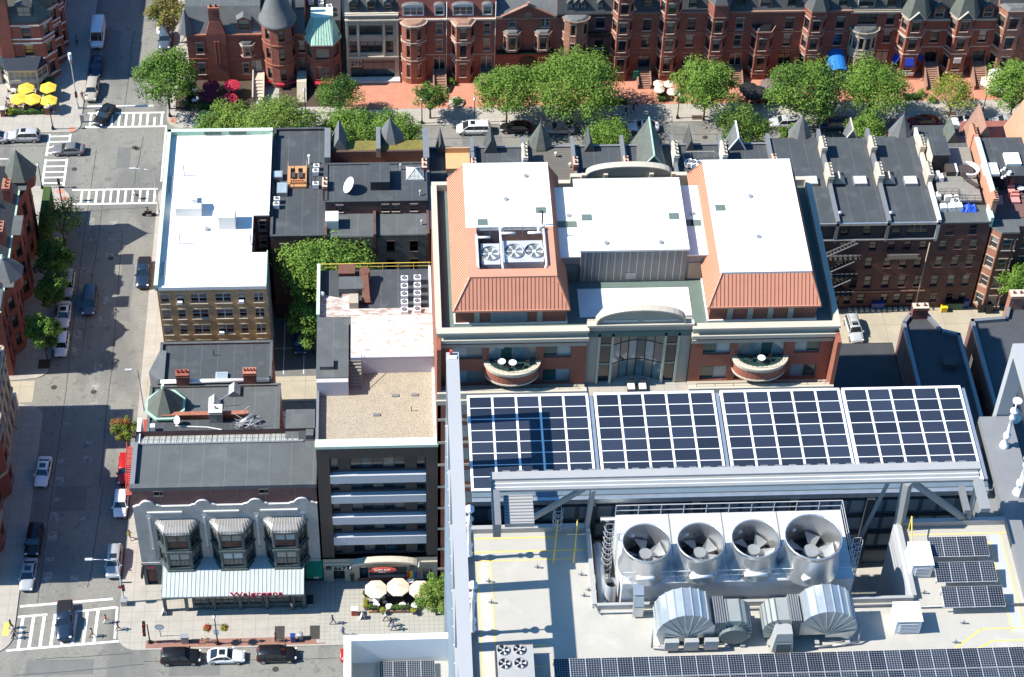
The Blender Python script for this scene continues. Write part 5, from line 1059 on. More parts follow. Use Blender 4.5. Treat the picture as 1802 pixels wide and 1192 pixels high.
# three copper bays
for bi,(a,c) in enumerate(bays):
    B=MB(); cx=(a+c)/2; hw=(c-a)/2; d=1.7; pts=[(a,y0),(a+1.15,y0-d),(c-1.15,y0-d),(c,y0)]
    B2=thing('copper_bay','','bay'); B2.parent=T; del B2['label']; del B2['category'];
    wb=MB()
    for i,(p,q) in enumerate(zip(pts,pts[1:])):
        U,L=unit(p,q); e=.22
        ops=[(e,L-e,.9,3.5,'double',('glass_blind','glass_pale','glass_blind')[bi] if i==1 else 'glass_curtain'),(e,L-e,4.4,6.9,'double',('glass_curtain','glass_blind','glass_pale')[bi] if i==1 else None)]
        facade(B2,wb,(p[0],p[1],4.7),U,L,7.5,ops,'window_green',.12,frame='window_black',sill=None)
    o=[(cx+(p[0]-cx)*1.06,y0+(p[1]-y0)*1.1) for p in pts]
    wb.prism(o,4.6,5.2,'window_green',bottom=True); wb.prism(o,8.5,8.8,'window_green',bottom=True); wb.prism(o,12.1,12.4,'window_green',bottom=True); wb.build('bay_wall',B2)
    rb=MB(); ol=[(a,y0),(a+.55,y0-d*.5),(a+1.1,y0-d),(a+1.9,y0-d*1.04),(cx,y0-d*1.06),(c-1.9,y0-d*1.04),(c-1.1,y0-d),(c-.55,y0-d*.5),(c,y0)]
    lv=[(1.05,1.1,12.25),(1.0,.95,12.5),(.92,.6,12.75),(.85,.02,12.9)]; pt=lambda p,l:(cx+(p[0]-cx)*l[0],y0+(p[1]-y0)*l[1],l[2])
    for l0,l1 in zip(lv,lv[1:]):
        for p0,p1 in zip(ol,ol[1:]):
            rb.poly([pt(p0,l0),pt(p1,l0),pt(p1,l1),pt(p0,l1)],'zinc')
            for f in (0,.5):q=(p0[0]+(p1[0]-p0[0])*f,p0[1]+(p1[1]-p0[1])*f); rb.bar(pt(q,l0),pt(q,l1),.06,.06,'stone_trim')
    rb.build('bay_roof',B2)
# awning roof
b=MB(); AX0,AX1=-29.0,-11.95
b.add([(AX0,y0,5.3),(AX1,y0,5.3),(AX1,155.0,4.3),(AX0,155.0,4.3),(AX0,y0,5.1),(AX1,y0,5.1),(AX1,155.0,4.1),(AX0,155.0,4.1)],[(0,3,2,1),(3,7,6,2),(0,4,7,3),(1,2,6,5),(4,5,6,7)],'galv_pale')
for i in range(35):b.bar((AX0+i*.5,y0,5.33),(AX0+i*.5,155.0,4.33),.04,.05,'galv_line')
b.build('canopy_roof',T)
b=MB()
for x in (-28.9,-26.3,-23,-19.8,-16.6,-13.4,-12.1):b.box(x-.2,x+.2,155.9,156.3,.12,4.3,'window_green')
U=(1,0); facade(T,b,(-25.6,156.15,.12),U,13.4,3.9,[(.3+i*1.65,1.8+i*1.65,.9,3.2,'grid','glass_curtain') for i in range(8)],'window_green',.12,frame='window_black',sill=None)
b.wall((-12.2,156.15,.12),(0,1),4,3.9,[],'window_green'); b.wall((-25.6,160,.12),(0,-1),3.85,3.9,[],'window_green'); b.build('glazed_porch',T)
text(T,'Walgreens',-17.6,154.92,4.62,1.15,'sign_red',ext=.06,name='shop_sign',sx=1.25)
b=MB(); b.box(-31.75,-31.5,158.6,160.0,3.3,3.9,'black_metal'); b.build('side_sign',T); text(T,'W',-30.6,y0-.2,3.7,.8,'sign_red',name='shop_sign')
# green awning 865
b=MB(); b.add([(-11.85,y0,4.2),(-9.85,y0,4.2),(-9.85,158.9,2.6),(-11.85,158.9,2.6),(-11.85,y0,2.6),(-9.85,y0,2.6)],[(0,3,2,1),(0,4,3),(1,2,5)],'awning_green'); b.box(-11.85,-9.85,158.86,158.9,2.2,2.6,'awning_green'); b.build('awning',T)
text(T,'865',-10.6,158.82,2.42,.42,'canvas_white',name='number_sign')
# red fire escape on the west wall
F=thing('fire_escape','red iron fire escape with stairs hanging on the side wall above the red car','fire escape',(-32.9,173,5)); b=MB()
xa,xb=-34.2,x0-.02
for i in range(14):b.box(xa,xb,173.2+i*.22,173.35+i*.22,7.3,7.36,'red_fire_escape')
for y in [173.2+i*.3 for i in range(11)]:b.tube((xa,y,7.3),(xa,y,8.3),.025,'red_fire_escape',4)
b.tube((xa,173.2,8.3),(xa,176.2,8.3),.035,'red_fire_escape',4); b.tube((xa,173.2,7.3),(xa,176.2,7.3),.05,'red_fire_escape',4); b.tube((xb-.1,173.2,7.3),(xb-.1,176.2,7.3),.05,'red_fire_escape',4); b.build('platform',F); b=MB()
for i in range(9):b.box(xa+.1,xa+1.2,173.0-i*.16,173.14-i*.16,7.2-i*.24,7.24-i*.24,'red_fire_escape')
for s in (0,1.2):b.bar((xa+s,173.2,7.3),(xa+s,171.7,5.2),.05,.15,'red_fire_escape'); b.bar((xa+s,173.2,8.2),(xa+s,171.7,6.1),.05,.05,'red_fire_escape')
b.build('stairs',F); b=MB();
for i in range(7):b.box(xa,xb,170.2+i*.22,170.35+i*.22,5.1,5.16,'red_fire_escape')
for y in (170.2,170.8,171.4):b.tube((xa,y,5.1),(xa,y,6.1),.03,'red_fire_escape',4)
b.tube((xa,170.2,6.1),(xa,171.6,6.1),.03,'red_fire_escape',4); b.bar((xb-.3,176.2,7.4),(xb-.3,178.2,10.2),.5,.08,'red_fire_escape')
b.build('landing',F)
# ---- 867: dark clad office building
x0,x1,y0,y1,H=-9.75,4.2,160.1,182.2,25.6
T=thing('office_building','dark brown clad office building with pale horizontal bands and a gravel roof, number 867','building',((x0+x1)/2,y0,0))
b=MB(); W=x1-x0; bands=[]; fl=[5.3,8.6,11.9,15.2,18.5]
zof=lambda v:FZ(660,v,y0)[1]
rowsv=[(808,832),(850,868),(885,905),(922,940),(958,978)]
ops=[]
for i,(va,vb) in enumerate(rowsv):
    za,zb=zof(vb),zof(va); ops.append((za,zb))
L0,L1=1.45,W-1.3
facade(T,b,(x0,y0,0),(1,0),W,H,[(L0,L1,4.9,23.3,'open')] if 0 else [],'cladding_brown',.3) if 0 else None
# frame around a recessed field
fy=y0+.55
b.box(x0,x0+L0,y0,fy+.3,4.6,H,'cladding_brown'); b.box(x0+L1,x1,y0,fy+.3,4.6,H,'cladding_brown'); b.box(x0+L0,x0+L1,y0,fy+.3,zof(806),H,'cladding_brown')
b.wall((x1,y0,0),(0,1),y1-y0,H,[],'red_brick_deep'); b.wall((x1,y1,0),(-1,0),W,H,[],'stone_white'); b.wall((x0,y1,0),(0,-1),y1-y0,H,[],'dark_brick')
zt0=zof(806); ops2=[]
for za,zb in ops:ops2 += [(.1,1.0,za,zb,'fixed','glass_curtain'),(2.4,8.75,za,zb,'strip'),(10.1,L1-L0-.1,za,zb,'fixed','glass_dark')]
facade(T,b,(x0+L0,fy,4.6),(1,0),L1-L0,zt0-4.6,[(o[0],o[1],o[2]-4.6,o[3]-4.6,*o[4:]) for o in ops2],'panel_dark',.25,frame='window_black',sill=None)
b.build('wall',T)
for i,(za,zb) in enumerate(ops):
    lo=ops[i+1][1] if i<4 else None
    if i<4:t=MB(); t.box(x0+L0+.02,x0+L1-.02,y0-.15,fy-.02,lo+.15,za-.35,'band_pale'); t.build('spandrel',T)
b=MB(); b.box(x0+.3,x1-.3,y0+.6,y1,H-1.0,H-.8,'gravel'); b.build('roof',T)
b=MB(); b.box(x0-.1,x1+.1,y0-.15,y0+1.0,H-.3,H+.12,'copper_pale'); b.box(x0,x0+.3,y0+1.0,y1,H-1,H+.1,'zinc'); b.box(x1-.35,x1,y0+1.0,y1,H-1,H+.1,'rust_white'); b.build('parapet',T)
# base with arch
b=MB(); ops=[(1.2,2.6,.1,2.3,'door'),(4.4,5.5,.1,2.8,'door'),(5.6,10.2,.7,2.8,'shop','glass_curtain'),(12.2,13.3,.1,2.2,'door'),(.3,1.0,2.4,3.2,'fixed','glass_dark'),(2.8,3.5,2.4,3.2,'fixed','glass_dark'),(10.6,11.5,2.6,3.2,'fixed','glass_dark')]
facade(T,b,(x0,y0-.2,0),(1,0),W,4.6,ops,'limestone',.4,frame='window_black',sill=None)
b.box(x0,x1,y0-.35,y0-.2,3.6,3.85,'stone_cream'); b.box(x0+4.2,x0+10.4,y0-.3,y0-.2,.1,.7,'red_brick_deep')
n=12; pr=[(x0+7.4-4.2*cos(pi*i/n),3.9+1.0*sin(pi*i/n)) for i in range(n+1)]
for p,q in zip(pr,pr[1:]):b.poly([(p[0],y0-1.0,p[1]),(q[0],y0-1.0,q[1]),(q[0],y0-.2,q[1]+.1),(p[0],y0-.2,p[1]+.1)],'stone_cream'); b.poly([(p[0],y0-1.0,p[1]-.35),(q[0],y0-1.0,q[1]-.35),(q[0],y0-1.0,q[1]),(p[0],y0-1.0,p[1])],'stone_cream')
b.build('street_front',T)
b=MB(); b.box(x0+1.1,x0+2.9,y0-.36,y0-.22,2.45,3.25,'stone_cream'); b.build('number_plate',T); text(T,'867',x0+2.0,y0-.4,2.86,.82,'black',name='number_sign',sx=1.2)
b=MB(); b.add([(x0+7.2+1.75*cos(i*pi/10),y0-1.15,3.35+.42*sin(i*pi/10)) for i in range(20)]+[(x0+7.2+1.75*cos(i*pi/10),y0-1.0,3.35+.42*sin(i*pi/10)) for i in range(20)],[tuple(range(20))]+[(i,i+20,(i+1) % 20+20,(i+1) % 20) for i in range(20)],'red_paint'); b.build('oval_sign',T)
text(T,'BACK BAY',x0+7.2,y0-1.2,3.45,.42,'canvas_white',name='shop_sign'); text(T,'SOCIAL',x0+7.2,y0-1.2,3.1,.26,'canvas_white',name='shop_sign')
text(T,'BAR',x0+4.9,y0-.5,3.3,.3,'canvas_white',name='shop_sign')
for i,x in enumerate((x0+3.45,x0+11.75)):
    b=MB(); b.tube((x,y0-.2,3.9),(x-.1,y0-2.0,5.0),.05,'white_paint',6); tag(b.build('flagpole'),['white slanting flagpole beside the number 867','white slanting flagpole above the rainbow flag'][i],'flagpole')
b=MB()
for i,m in enumerate(('flag1','flag2','flag3','flag4','flag5','flag6')):b.box(x0+10.3+i*.2,x0+10.5+i*.2,y0-.75-.03*(i % 2),y0-.72-.03*(i % 2),1.2,2.5,m)
tag(b.build('rainbow_flag'),'rainbow flag hanging below the right flagpole','flag'); b=MB(); b.tube((x0+10.0,y0-.7,2.55),(x0+13,y0-.7,2.6),.04,'wood_new',5); b.build('flag_rail',T)
# 867's rear: gravel deck's back wall, lower white rusty roofs, plant deck
T=thing('rear_annexe','rear annexe with a rust-stained white sloping roof, pale lavender wall and a plant roof','building',(-3,184,0))
b=MB(); zA=24.8; Zr=lambda u,v,z:P(u,v,z)
yA=P(700,655,zA)[1]; ztop=27.6; yB=yA
b.box(-9.7,4.15,yA,P(700,475,26.2)[1],0,26.05,'stone_white'); b.build('wall',T)
b=MB(); b.box(-5.7,4.1,yA-.1,yA+.3,zA-.2,ztop,'lavender')
ys=P(700,560,26.5)[1]
b.poly([(-5.7,yA-.12,ztop),(4.1,yA-.12,ztop),(4.1,ys,27.0),(-5.7,ys,27.0)],'rust_white'); b.poly([(-9.7,yA+.3,26.6),(-5.7,yA+.3,26.6),(-5.7,ys,26.9),(-9.7,ys,26.9)],'roof_grey')
b.poly([(-9.7,ys,26.6),(4.1,ys,27.0),(4.1,ys+1.6,26.6),(-5.0,ys+1.6,26.6),(-5.0,ys+4.4,26.6),(-6.8,ys+4.4,26.6),(-6.8,ys+3.4,26.6),(-9.7,ys+4.2,26.6)],'rust_heavy'); b.build('stained_roof',T)
b=MB(); b.box(-9.7,-6.0,P(585,697,zA)[1]+.0,yA+3.5,zA-.2,27.2,'lavender'); b.box(-9.75,-5.95,P(585,697,zA)[1]+.6,yA+6,27.2,27.35,'roof_grey'); p=P(575,645,27.3); b.box(p[0]-.8,p[0]+.8,p[1]-.6,p[1]+.8,27.35,27.9,'roof_grey'); b.build('stair_house',T)
b=MB()
for i in range(9):b.box(-5.9,-4.5,yA-2.6+i*.3,yA-2.3+i*.3,zA,zA+.25*(i+1),'wood_deck')
b.bar((-4.4,yA-2.6,zA+.9),(-4.4,yA,zA+3.2),.06,.06,'iron'); b.build('steps',T)
b=MB(); yd=P(700,475,26.2)[1]; b.box(-9.6,4.1,ys+.5,yd,26.1,26.3,'roof_black'); b.build('plant_roof',T)
b=MB(); b.box(-9.8,-9.5,ys,yd,26.2,27.3,'copper_green'); b.box(-9.85,-9.45,ys,yd+.1,27.3,27.4,'copper_pale'); b.box(3.8,4.1,ys,yd,26.2,26.9,'stone_white'); b.build('parapet',T)
b=MB()
for h_ in (.55,1.1):b.tube((-9.6,yd,26.3+h_),(4.1,yd,26.3+h_),.045,'paint_yellow',5)
for i in range(8):b.tube((-9.4+i*1.9,yd,26.3),(-9.4+i*1.9,yd,27.4),.045,'paint_yellow',5)
tag(b.build('safety_railing'),'yellow safety railing along the back edge of the plant roof','railing')
q=lambda a,c,z=26.3:Z('11',a,c,z)
B=thing('rusty_duct','rusty brown exhaust duct with elbow and flared end on the plant roof','duct',(*q(760,800),26.3)); b=MB()
pa,pb,pc,pd_=q(580,750),q(730,760),q(770,780),q(790,940)
b.box(pa[0],pb[0]-.6,pa[1]-.6,pa[1]+1.0,26.3,27.6,'rust'); b.build('duct_box',B); b=MB(); b.cyl(pc[0]-.1,pc[1]+.3,26.6,28.0,.65,.65,14,'rust'); b.build('elbow',B)
b=MB(); b.bar((pc[0]-.1,pc[1],27.6),(pd_[0]-.3,pd_[1]+1.6,27.0),.8,.8,'rust'); b.add([(pd_[0]-.7,pd_[1]+1.6,26.5),(pd_[0]+.1,pd_[1]+1.6,26.5),(pd_[0]+.1,pd_[1]+1.6,27.4),(pd_[0]-.7,pd_[1]+1.6,27.4),(pd_[0]-.9,pd_[1],26.35),(pd_[0]+.5,pd_[1],26.35),(pd_[0]+.2,pd_[1],26.7),(pd_[0]-.6,pd_[1],26.7)],[(0,1,5,4),(1,2,6,5),(2,3,7,6),(3,0,4,7)],'rust'); b.build('outlet',B)
p=q(640,840); b=MB(); b.box(p[0]-1.0,p[0]+2.0,p[1]-.9,p[1]+1.2,26.3,27.5,'roof_grey'); tag(b.build('plant_box'),'low grey box beside the rusty duct on the plant roof','roof hatch')
p=q(690,980); b=MB(); b.box(p[0]-.6,p[0]+.5,p[1],p[1]+1.6,26.3,27.6,'limestone'); tag(b.build('plant_box'),'small tan box at the foot of the rusty duct','roof hatch')
p=q(445,870,26.9); vent(p[0]+.3,p[1],26.6,.5,.2,'light_metal','round cowl vent at the left edge by the rust-stained roof')
ac=condenser(.85,.8,.95)
names=['front','second','middle','fourth','rear']
for ci,(a,cn) in enumerate(((1040,'left'),(1130,'right'))):
    for i,c in enumerate((1010,955,900,845,790)):p=q(a,c+(0 if ci==0 else -6)); place(ac,p[0],p[1],26.3,0,f'{names[i]} white condenser unit in the {cn} row of five on the plant roof','ten condenser units in two rows')
for i,(a,c) in enumerate(((975,385),(1110,380),(845,520),(1090,490))):p=Z('12',a,c,24.8); b=MB(); b.box(p[0]-.4,p[0]+.4,p[1]-.2,p[1]+.2,24.8,24.95,'zinc') if i != 3 else b.tube((p[0],p[1],24.8),(p[0],p[1],25.6),.05,'black_metal',5); tag(b.build('roof_drain'),['larger grey drain plate near the wall on the gravel roof','smaller grey drain plate to the right on the gravel roof','purplish drain cover in the middle of the gravel roof','short dark pipe stub on the right of the gravel roof'][i],'drain')
# ================= rear row of the avenue behind, M1..: dark roofs =================
# M1
T=building('row_house','dark flat-roofed house with a wooden roof deck right of the white apartment roof',-16.7,-9.5,205.0,226.5,15.7,'dark_brick','roof_black',.3,cope='roof_black',south=[(-15.5+i*2.3,-14.4+i*2.3,z,z+1.9) for i in range(3) for z in (9.5,12.3)])
zr=15.4; q=lambda a,c,z=zr:Z('11',a,c,z)
D=thing('roof_deck','small orange wooden roof deck with two dark loungers and a planter row','deck',(*q(290,90),zr)); a0,a1=q(225,130),q(355,130); a2=P(500,296,zr); b=MB(); b.box(a0[0],a1[0],a0[1],a2[1],zr,zr+.35,'wood_new')
b.build('deck_floor',D); b=MB()
for (p_,r_) in (((a0[0],a0[1]),(a1[0],a0[1])),((a1[0],a0[1]),(a1[0],a2[1])),((a0[0],a0[1]),(a0[0],a2[1]))):b.bar((*p_,zr+1.2),(*r_,zr+1.2),.05,.05,'wood_new'); b.bar((*p_,zr+.7),(*r_,zr+.7),.03,.03,'wood_new')
b.build('railing',D)
for i,a in enumerate((262,315)):p=q(a,65); b=MB(); b.box(p[0]-.3,p[0]+.3,p[1]-.3,p[1]+.9,zr+.6,zr+.7,'panel_dark'); b.box(p[0]-.3,p[0]+.3,p[1]+.8,p[1]+.9,zr+.7,zr+1.3,'panel_dark'); b.box(p[0]-.28,p[0]-.2,p[1]-.2,p[1]+.8,zr+.35,zr+.6,'panel_dark'); b.box(p[0]+.2,p[0]+.28,p[1]-.2,p[1]+.8,zr+.35,zr+.6,'panel_dark'); tag(b.build('lounge_chair'),['left dark lounge chair on the orange wooden roof deck','right dark lounge chair on the orange wooden roof deck'][i],'chair')
b=MB(); p,r_=q(240,108),q(345,108); b.box(p[0],r_[0],p[1]-.1,p[1]+.4,zr+.35,zr+.7,'wood_new'); [b.cyl(p[0]+.2+i*.3,p[1]+.15,zr+.7,zr+.95,.1,.1,6,'terracotta') for i in range(int((r_[0]-p[0])/.3))]; tag(b.build('planter_row'),'row of small pots along the front of the orange roof deck','planters')
for i,(a,c,w_,d_) in enumerate(((155,75,1.3,1.3),(185,185,1.4,2.1))):p=q(a,c); b=MB(); b.box(p[0]-w_/2,p[0]+w_/2,p[1],p[1]+d_,zr,zr+.7,'grey_metal'); b.box(p[0]-w_/2+.1,p[0]+w_/2-.1,p[1]+.1,p[1]+d_-.1,zr+.7,zr+.73,'skylight'); tag(b.build('skylight'),['square glass skylight left of the orange roof deck','taller rectangular skylight at the lower left corner of the orange roof deck'][i],'skylight')
ac2=condenser(.8,.7,.8)
for i,(a,c) in enumerate(((425,-5),(420,30),(420,120),(150,225),(145,262))):p=q(a,c); place(ac2,p[0],p[1],zr,0,['rear white fan unit right of the orange roof deck','middle white fan unit right of the orange roof deck','front white fan unit standing by the party wall near the orange deck','rear one of two fan units by the left parapet of the dark roof','front one of two fan units by the left parapet of the dark roof'][i],'fan units around the wooden roof deck')
p=q(375,-50+5); vent(p[0],p[1],zr,1.5,.12,'white_paint','white mushroom vent behind the orange roof deck')
# M2 double house with raised rear roof
T=building('row_house','wide dark brick house with raised flat roof, satellite dish and hipped glass skylight',-9.45,4.15,209.4,217.0,17.6,'brown_brick','roof_black',.1,cope='roof_black',south=[(a,c,15.75,16.95) for a,c in ((-8.0,-7.1),(-1.9,-1.0),(-.5,.4),(1.9,2.8))])
b=MB(); b.box(-9.4,-2.85,205.0,209.4,0,15.3,'grey_brick'); b.box(-9.4,-2.85,205.05,209.4,15.3,15.4,'roof_grey'); b.box(-2.85,4.1,205.3,209.4,0,15.2,'grey_brick'); b.box(-2.85,4.1,205.35,209.4,15.2,15.3,'roof_grey'); b.build('rear_wing',T)
b=MB(); U=(1,0); facade(T,b,(-9.4,204.97,9.0),U,6.5,6.0,[(1,2,3,5),(4.2,5.2,3,5),(1,2,.2,2.2),(4.2,5.2,.2,2.2)],'grey_brick',.02,frame='window_black') if 0 else None
for xx in (-3.1,4.0,-9.6):b=MB(); b.box(xx,xx+.35,204.9,209.5,9,15.9,'brown_brick'); b.build('party_wall',T)
b=MB(); facade(T,b,(-9.2,204.8,8.2),U,6.0,7.0,[(1.0,2.0,4.2,6.1),(4.0,5.0,4.2,6.1),(1.0,2.0,.8,2.7),(4.0,5.0,.8,2.7)],'grey_brick',.15,frame='window_black',sill='brown_brick'); facade(T,b,(-2.7,205.1,8.2),U,6.6,6.9,[(1.3,2.4,4.2,6.1),(4.4,5.5,4.2,6.1),(1.3,2.4,.8,2.7),(4.4,5.5,.8,2.7)],'grey_brick',.15,frame='window_black',sill='brown_brick'); b.build('rear_wall',T)
b=MB(); b.box(-9.2,3.8,217.0,219.4,15.2,15.4,'stucco_orange'); b.build('light_well',T)
b=MB(); b.box(-9.2,4.0,219.4,219.7,15,17.5,'dark_brick'); b.add([(-9.2,219.7,17.3),(4.0,219.7,17.3),(4.0,222.2,17.0),(-9.2,222.2,17.0),(-9.2,225.5,12.5),(4,225.5,12.5)],[(0,1,2,3)],'sedum'); b.add([(-9.2,222.2,17.0),(4.0,222.2,17.0),(4,226.5,12),(-9.2,226.5,12)],[(0,1,2,3)],'slate'); b.box(-9.2,4,219.8,226.5,0,12,'red_brick'); b.build('front_roof',T)
for q_ in ((-2.6,-2.0,219,223.5,16.8,18.4),(-9.6,-8.8,217.5,223.5,16,18.3),(3.8,4.6,217.5,223.5,16,18.0)):b=MB(); b.box(*q_,'zinc'); b.build('party_wall',T)
b=MB(); px=P(597,262,17.3); b.add([(px[0]-1.0,220,17.2),(px[0]+1.0,220,17.2),(px[0]-1.0,224,16.6),(px[0]+1.0,224,16.6),(px[0],220.2,19.3),(px[0],224,19.3)],[(0,1,4),(0,4,5,2),(1,3,5,4)],'slate_grey'); b.build('gable_roof',T)
def turret(T,u,v,zb,r,h,m='slate_grey',n=8,y=222.8):
    x=P(u,v,zb)[0]; b=MB(); b.prism(ring(x,y,r*.92,n,pi/8),8,zb,'brownstone'); b.cone(ring(x,y,r,n,pi/8),zb,(x,y,zb+h),m); b.cyl(x,y,zb+h-.15,zb+h+.5,.09,.03,6,'zinc'); b.build('turret',T)
turret(T,687,262,16.9,2.0,3.7)
p=Z('11',770,120,17.5); b=MB(); b.box(-3.4,-.9,p[1]-.6,p[1]+3.0,17.4,19.0,'panel_dark'); b.box(-3.5,-.8,p[1]-.7,p[1]+3.1,19.0,19.1,'roof_black'); b.build('roof_hatch',T)
p=Z('11',650,140,17.5); dish(p[0],p[1],17.5,1.15,'large white satellite dish on the raised dark roof',radians(190))
p=Z('11',1115,80,17.5); b=MB(); b.box(p[0]-1.2,p[0]+1.2,p[1],p[1]+2.5,17.5,17.9,'window_white'); rf=[(p[0]-1.2,p[1]),(p[0]+1.2,p[1]),(p[0]+1.2,p[1]+2.5),(p[0]-1.2,p[1]+2.5)]
b.cone(rf,17.9,(p[0],p[1]+1.25,18.8),'skylight_pale'); [b.bar((*c_,17.92),(p[0],p[1]+1.25,18.85),.1,.08,'window_white') for c_ in rf]; tag(b.build('skylight'),'hipped glass skylight with white ribs on the raised dark roof','skylight')
p=Z('11',535,415,15.4); b=MB(); b.box(p[0]-.85,p[0]+.85,p[1],p[1]+1.9,15.5,17.0,'white_paint'); b.box(p[0]-.7,p[0]+.7,p[1]-.01,p[1]+.05,15.7,16.8,'light_metal'); tag(b.build('rooftop_unit'),'white boxy rooftop unit on the low dark roof below the satellite dish','air conditioner')
for i,(a,c,h_,z_) in enumerate(((1150,175,.8,17.5),(1160,380,.7,15.3),(1012,-5,.9,17.5))):p=Z('11',a,c,z_); vent(p[0],p[1],z_,h_,.1,'light_metal',['small white vent at the front right of the raised dark roof','small white vent on the low roof beside the orange mansard building','small white vent left of the hipped glass skylight'][i])
for (xx,yy,w_) in ((-9.5,212.5,.5),(3.9,216.0,.5)):chimney(T,xx-.3,xx+.3,yy-.9,yy+.9,15,18.3,'red_brick',2,'stone_trim',along='y')
# M3.. rowhouses behind the orange building; only their roofs show
PX=[4.3,10.8,17.9,24.7,31.6,38.6,45.3,52.0]
labs=['dark roofed row house with an orange terrace immediately right of the hipped skylight','dark roofed row house with a slate gable dormer behind the left orange mansard','row house with a tall conical slate turret behind the left mansard','row house with a small pointed dormer behind the arched rear parapet','row house with a green-edged gable loft and four fan units behind the arched parapet','dark roofed row house with a cream chimney right of the green-edged gable','row house with cluttered rooftop and a white dormer behind the right mansard']
MH=[]
for i,(xa,xb) in enumerate(zip(PX,PX[1:])):
    T=building('row_house',labs[i],xa,xb,206,222.2,15.6,'dark_brick','roof_black' if i != 2 else 'roof_deck',.15,cope='zinc'); MH.append(T)
    b=MB(); b.poly([(xa,222.2,15.5),(xb,222.2,15.5),(xb,226.5,11.8),(xa,226.5,11.8)],'slate'); b.box(xa,xb,222.3,226.4,0,11.8,'red_brick'); b.build('mansard',T)
    b=MB(); b.box(xb-.45,xb+.0,206.2,223.2,15.4,16.5,'zinc'); b.build('party_wall',T)
    chimney(T,xb-.55,xb+.1,217.3,220.3,15.5,17.8,'stone_white',4,'stone_cream','stone_cream',along='y') if i in (1,4,5) else chimney(T,xb-.5,xb+.1,216,217.6,15.5,17.6,'red_brick',2,along='y')
def gabled(T,u,v,w_,h,m='slate',edge=None,y0=221.0,y1=224.5,zb=15.5):
    x=P(u,v,zb)[0]; b=MB(); b.add([(x-w_/2,y0,zb),(x+w_/2,y0,zb),(x-w_/2,y1,zb-1.5),(x+w_/2,y1,zb-1.5),(x,y0,zb+h),(x,y1,zb+h)],[(0,1,4),(0,4,5,2),(1,3,5,4),(2,5,3)],m)
    if edge:
        for s in (-1,1):b.bar((x+s*w_/2,y0-.05,zb),(x,y0-.05,zb+h),.2,.15,edge);
        b.bar((x,y0,zb+h),(x,y1,zb+h),.2,.15,edge)
    b.build('gable_dormer',T)
gabled(MH[0],775,255,1.3,1.8,'slate'); gabled(MH[1],863,255,1.9,2.3,'slate'); turret(MH[2],951,260,15.6,1.75,3.9,'slate_green',8); gabled(MH[3],1036,253,1.5,1.7)
gabled(MH[4],1143,262,4.3,3.0,'slate_green','copper_green',216.6,224.5,15.6); gabled(MH[5],1213,253,1.2,1.8); gabled(MH[6],1296,258,2.4,2.2,'slate_grey','white_paint')
pm,pm2=P(785,300,16),P(826,272,16); b=MB(); b.box(pm[0],pm2[0],pm[1],pm2[1],15.5,16.3,'stucco_orange'); b.box(pm[0],pm2[0],pm2[1],pm2[1]+.15,16.3,17.2,'stucco_orange'); b.build('terrace',MH[0])
ac3=condenser(.95,.9,.85)
for i,(a,c) in enumerate(((940,1105),(1000,1108),(943,1140),(1003,1150))):p=Z('20',a,c,15.6); place(ac3,p[0],p[1],15.6,0,['rear left','rear right','front left','front right'][i]+' of the four fan units under the green-edged gable','four fan units by the green-edged gable')
b=MB(); p=P(1128,296,15.6); p2=P(1164,278,15.6)
for zz in (16.2,16.8):b.path([(p[0],p[1]-.8,zz),(p2[0],p[1]-.8,zz),(p2[0],p2[1]+1.5,zz)],.04,'light_metal',4)
for xx in (p[0],(p[0]+p2[0])/2,p2[0]):b.tube((xx,p[1]-.8,15.6),(xx,p[1]-.8,16.8),.04,'light_metal',4)
tag(b.build('roof_railing'),'pale metal railing around the four fan units behind the arched parapet','railing')
for i,(a,c) in enumerate(((1270,1165),(1310,1170),(1240,1160))):p=Z('20',a,c,15.6); place(ac3,p[0],p[1],15.6,.3,['middle','right','left'][i]+' fan unit behind the top edge of the right orange mansard roof','fan units behind the right mansard')
b=MB(); p=P(1215,288,15.6); b.path([(p[0]-1,p[1]-2,16.7),(p[0]-1,p[1]+1.2,16.7),(p[0]+3.4,p[1]+1.2,16.7)],.04,'stone_cream',4); [b.tube((p[0]-1+k*1.1,p[1]+1.2,15.5),(p[0]-1+k*1.1,p[1]+1.2,16.7),.04,'stone_cream',4) for k in range(5)]; tag(b.build('roof_railing'),'cream railing around the fan units behind the right mansard','railing')
for i,(a,c) in enumerate(((410,1165),(1170,1105),(310,1090))):p=Z('20',a,c,15.6); vent(p[0],p[1],15.6,.5,.14,'stone_cream',['pale vent on the deck roof behind the left mansard','small cream vent by the party wall right of the green gable','tiny square vent on the dark deck behind the conical turret'][i])
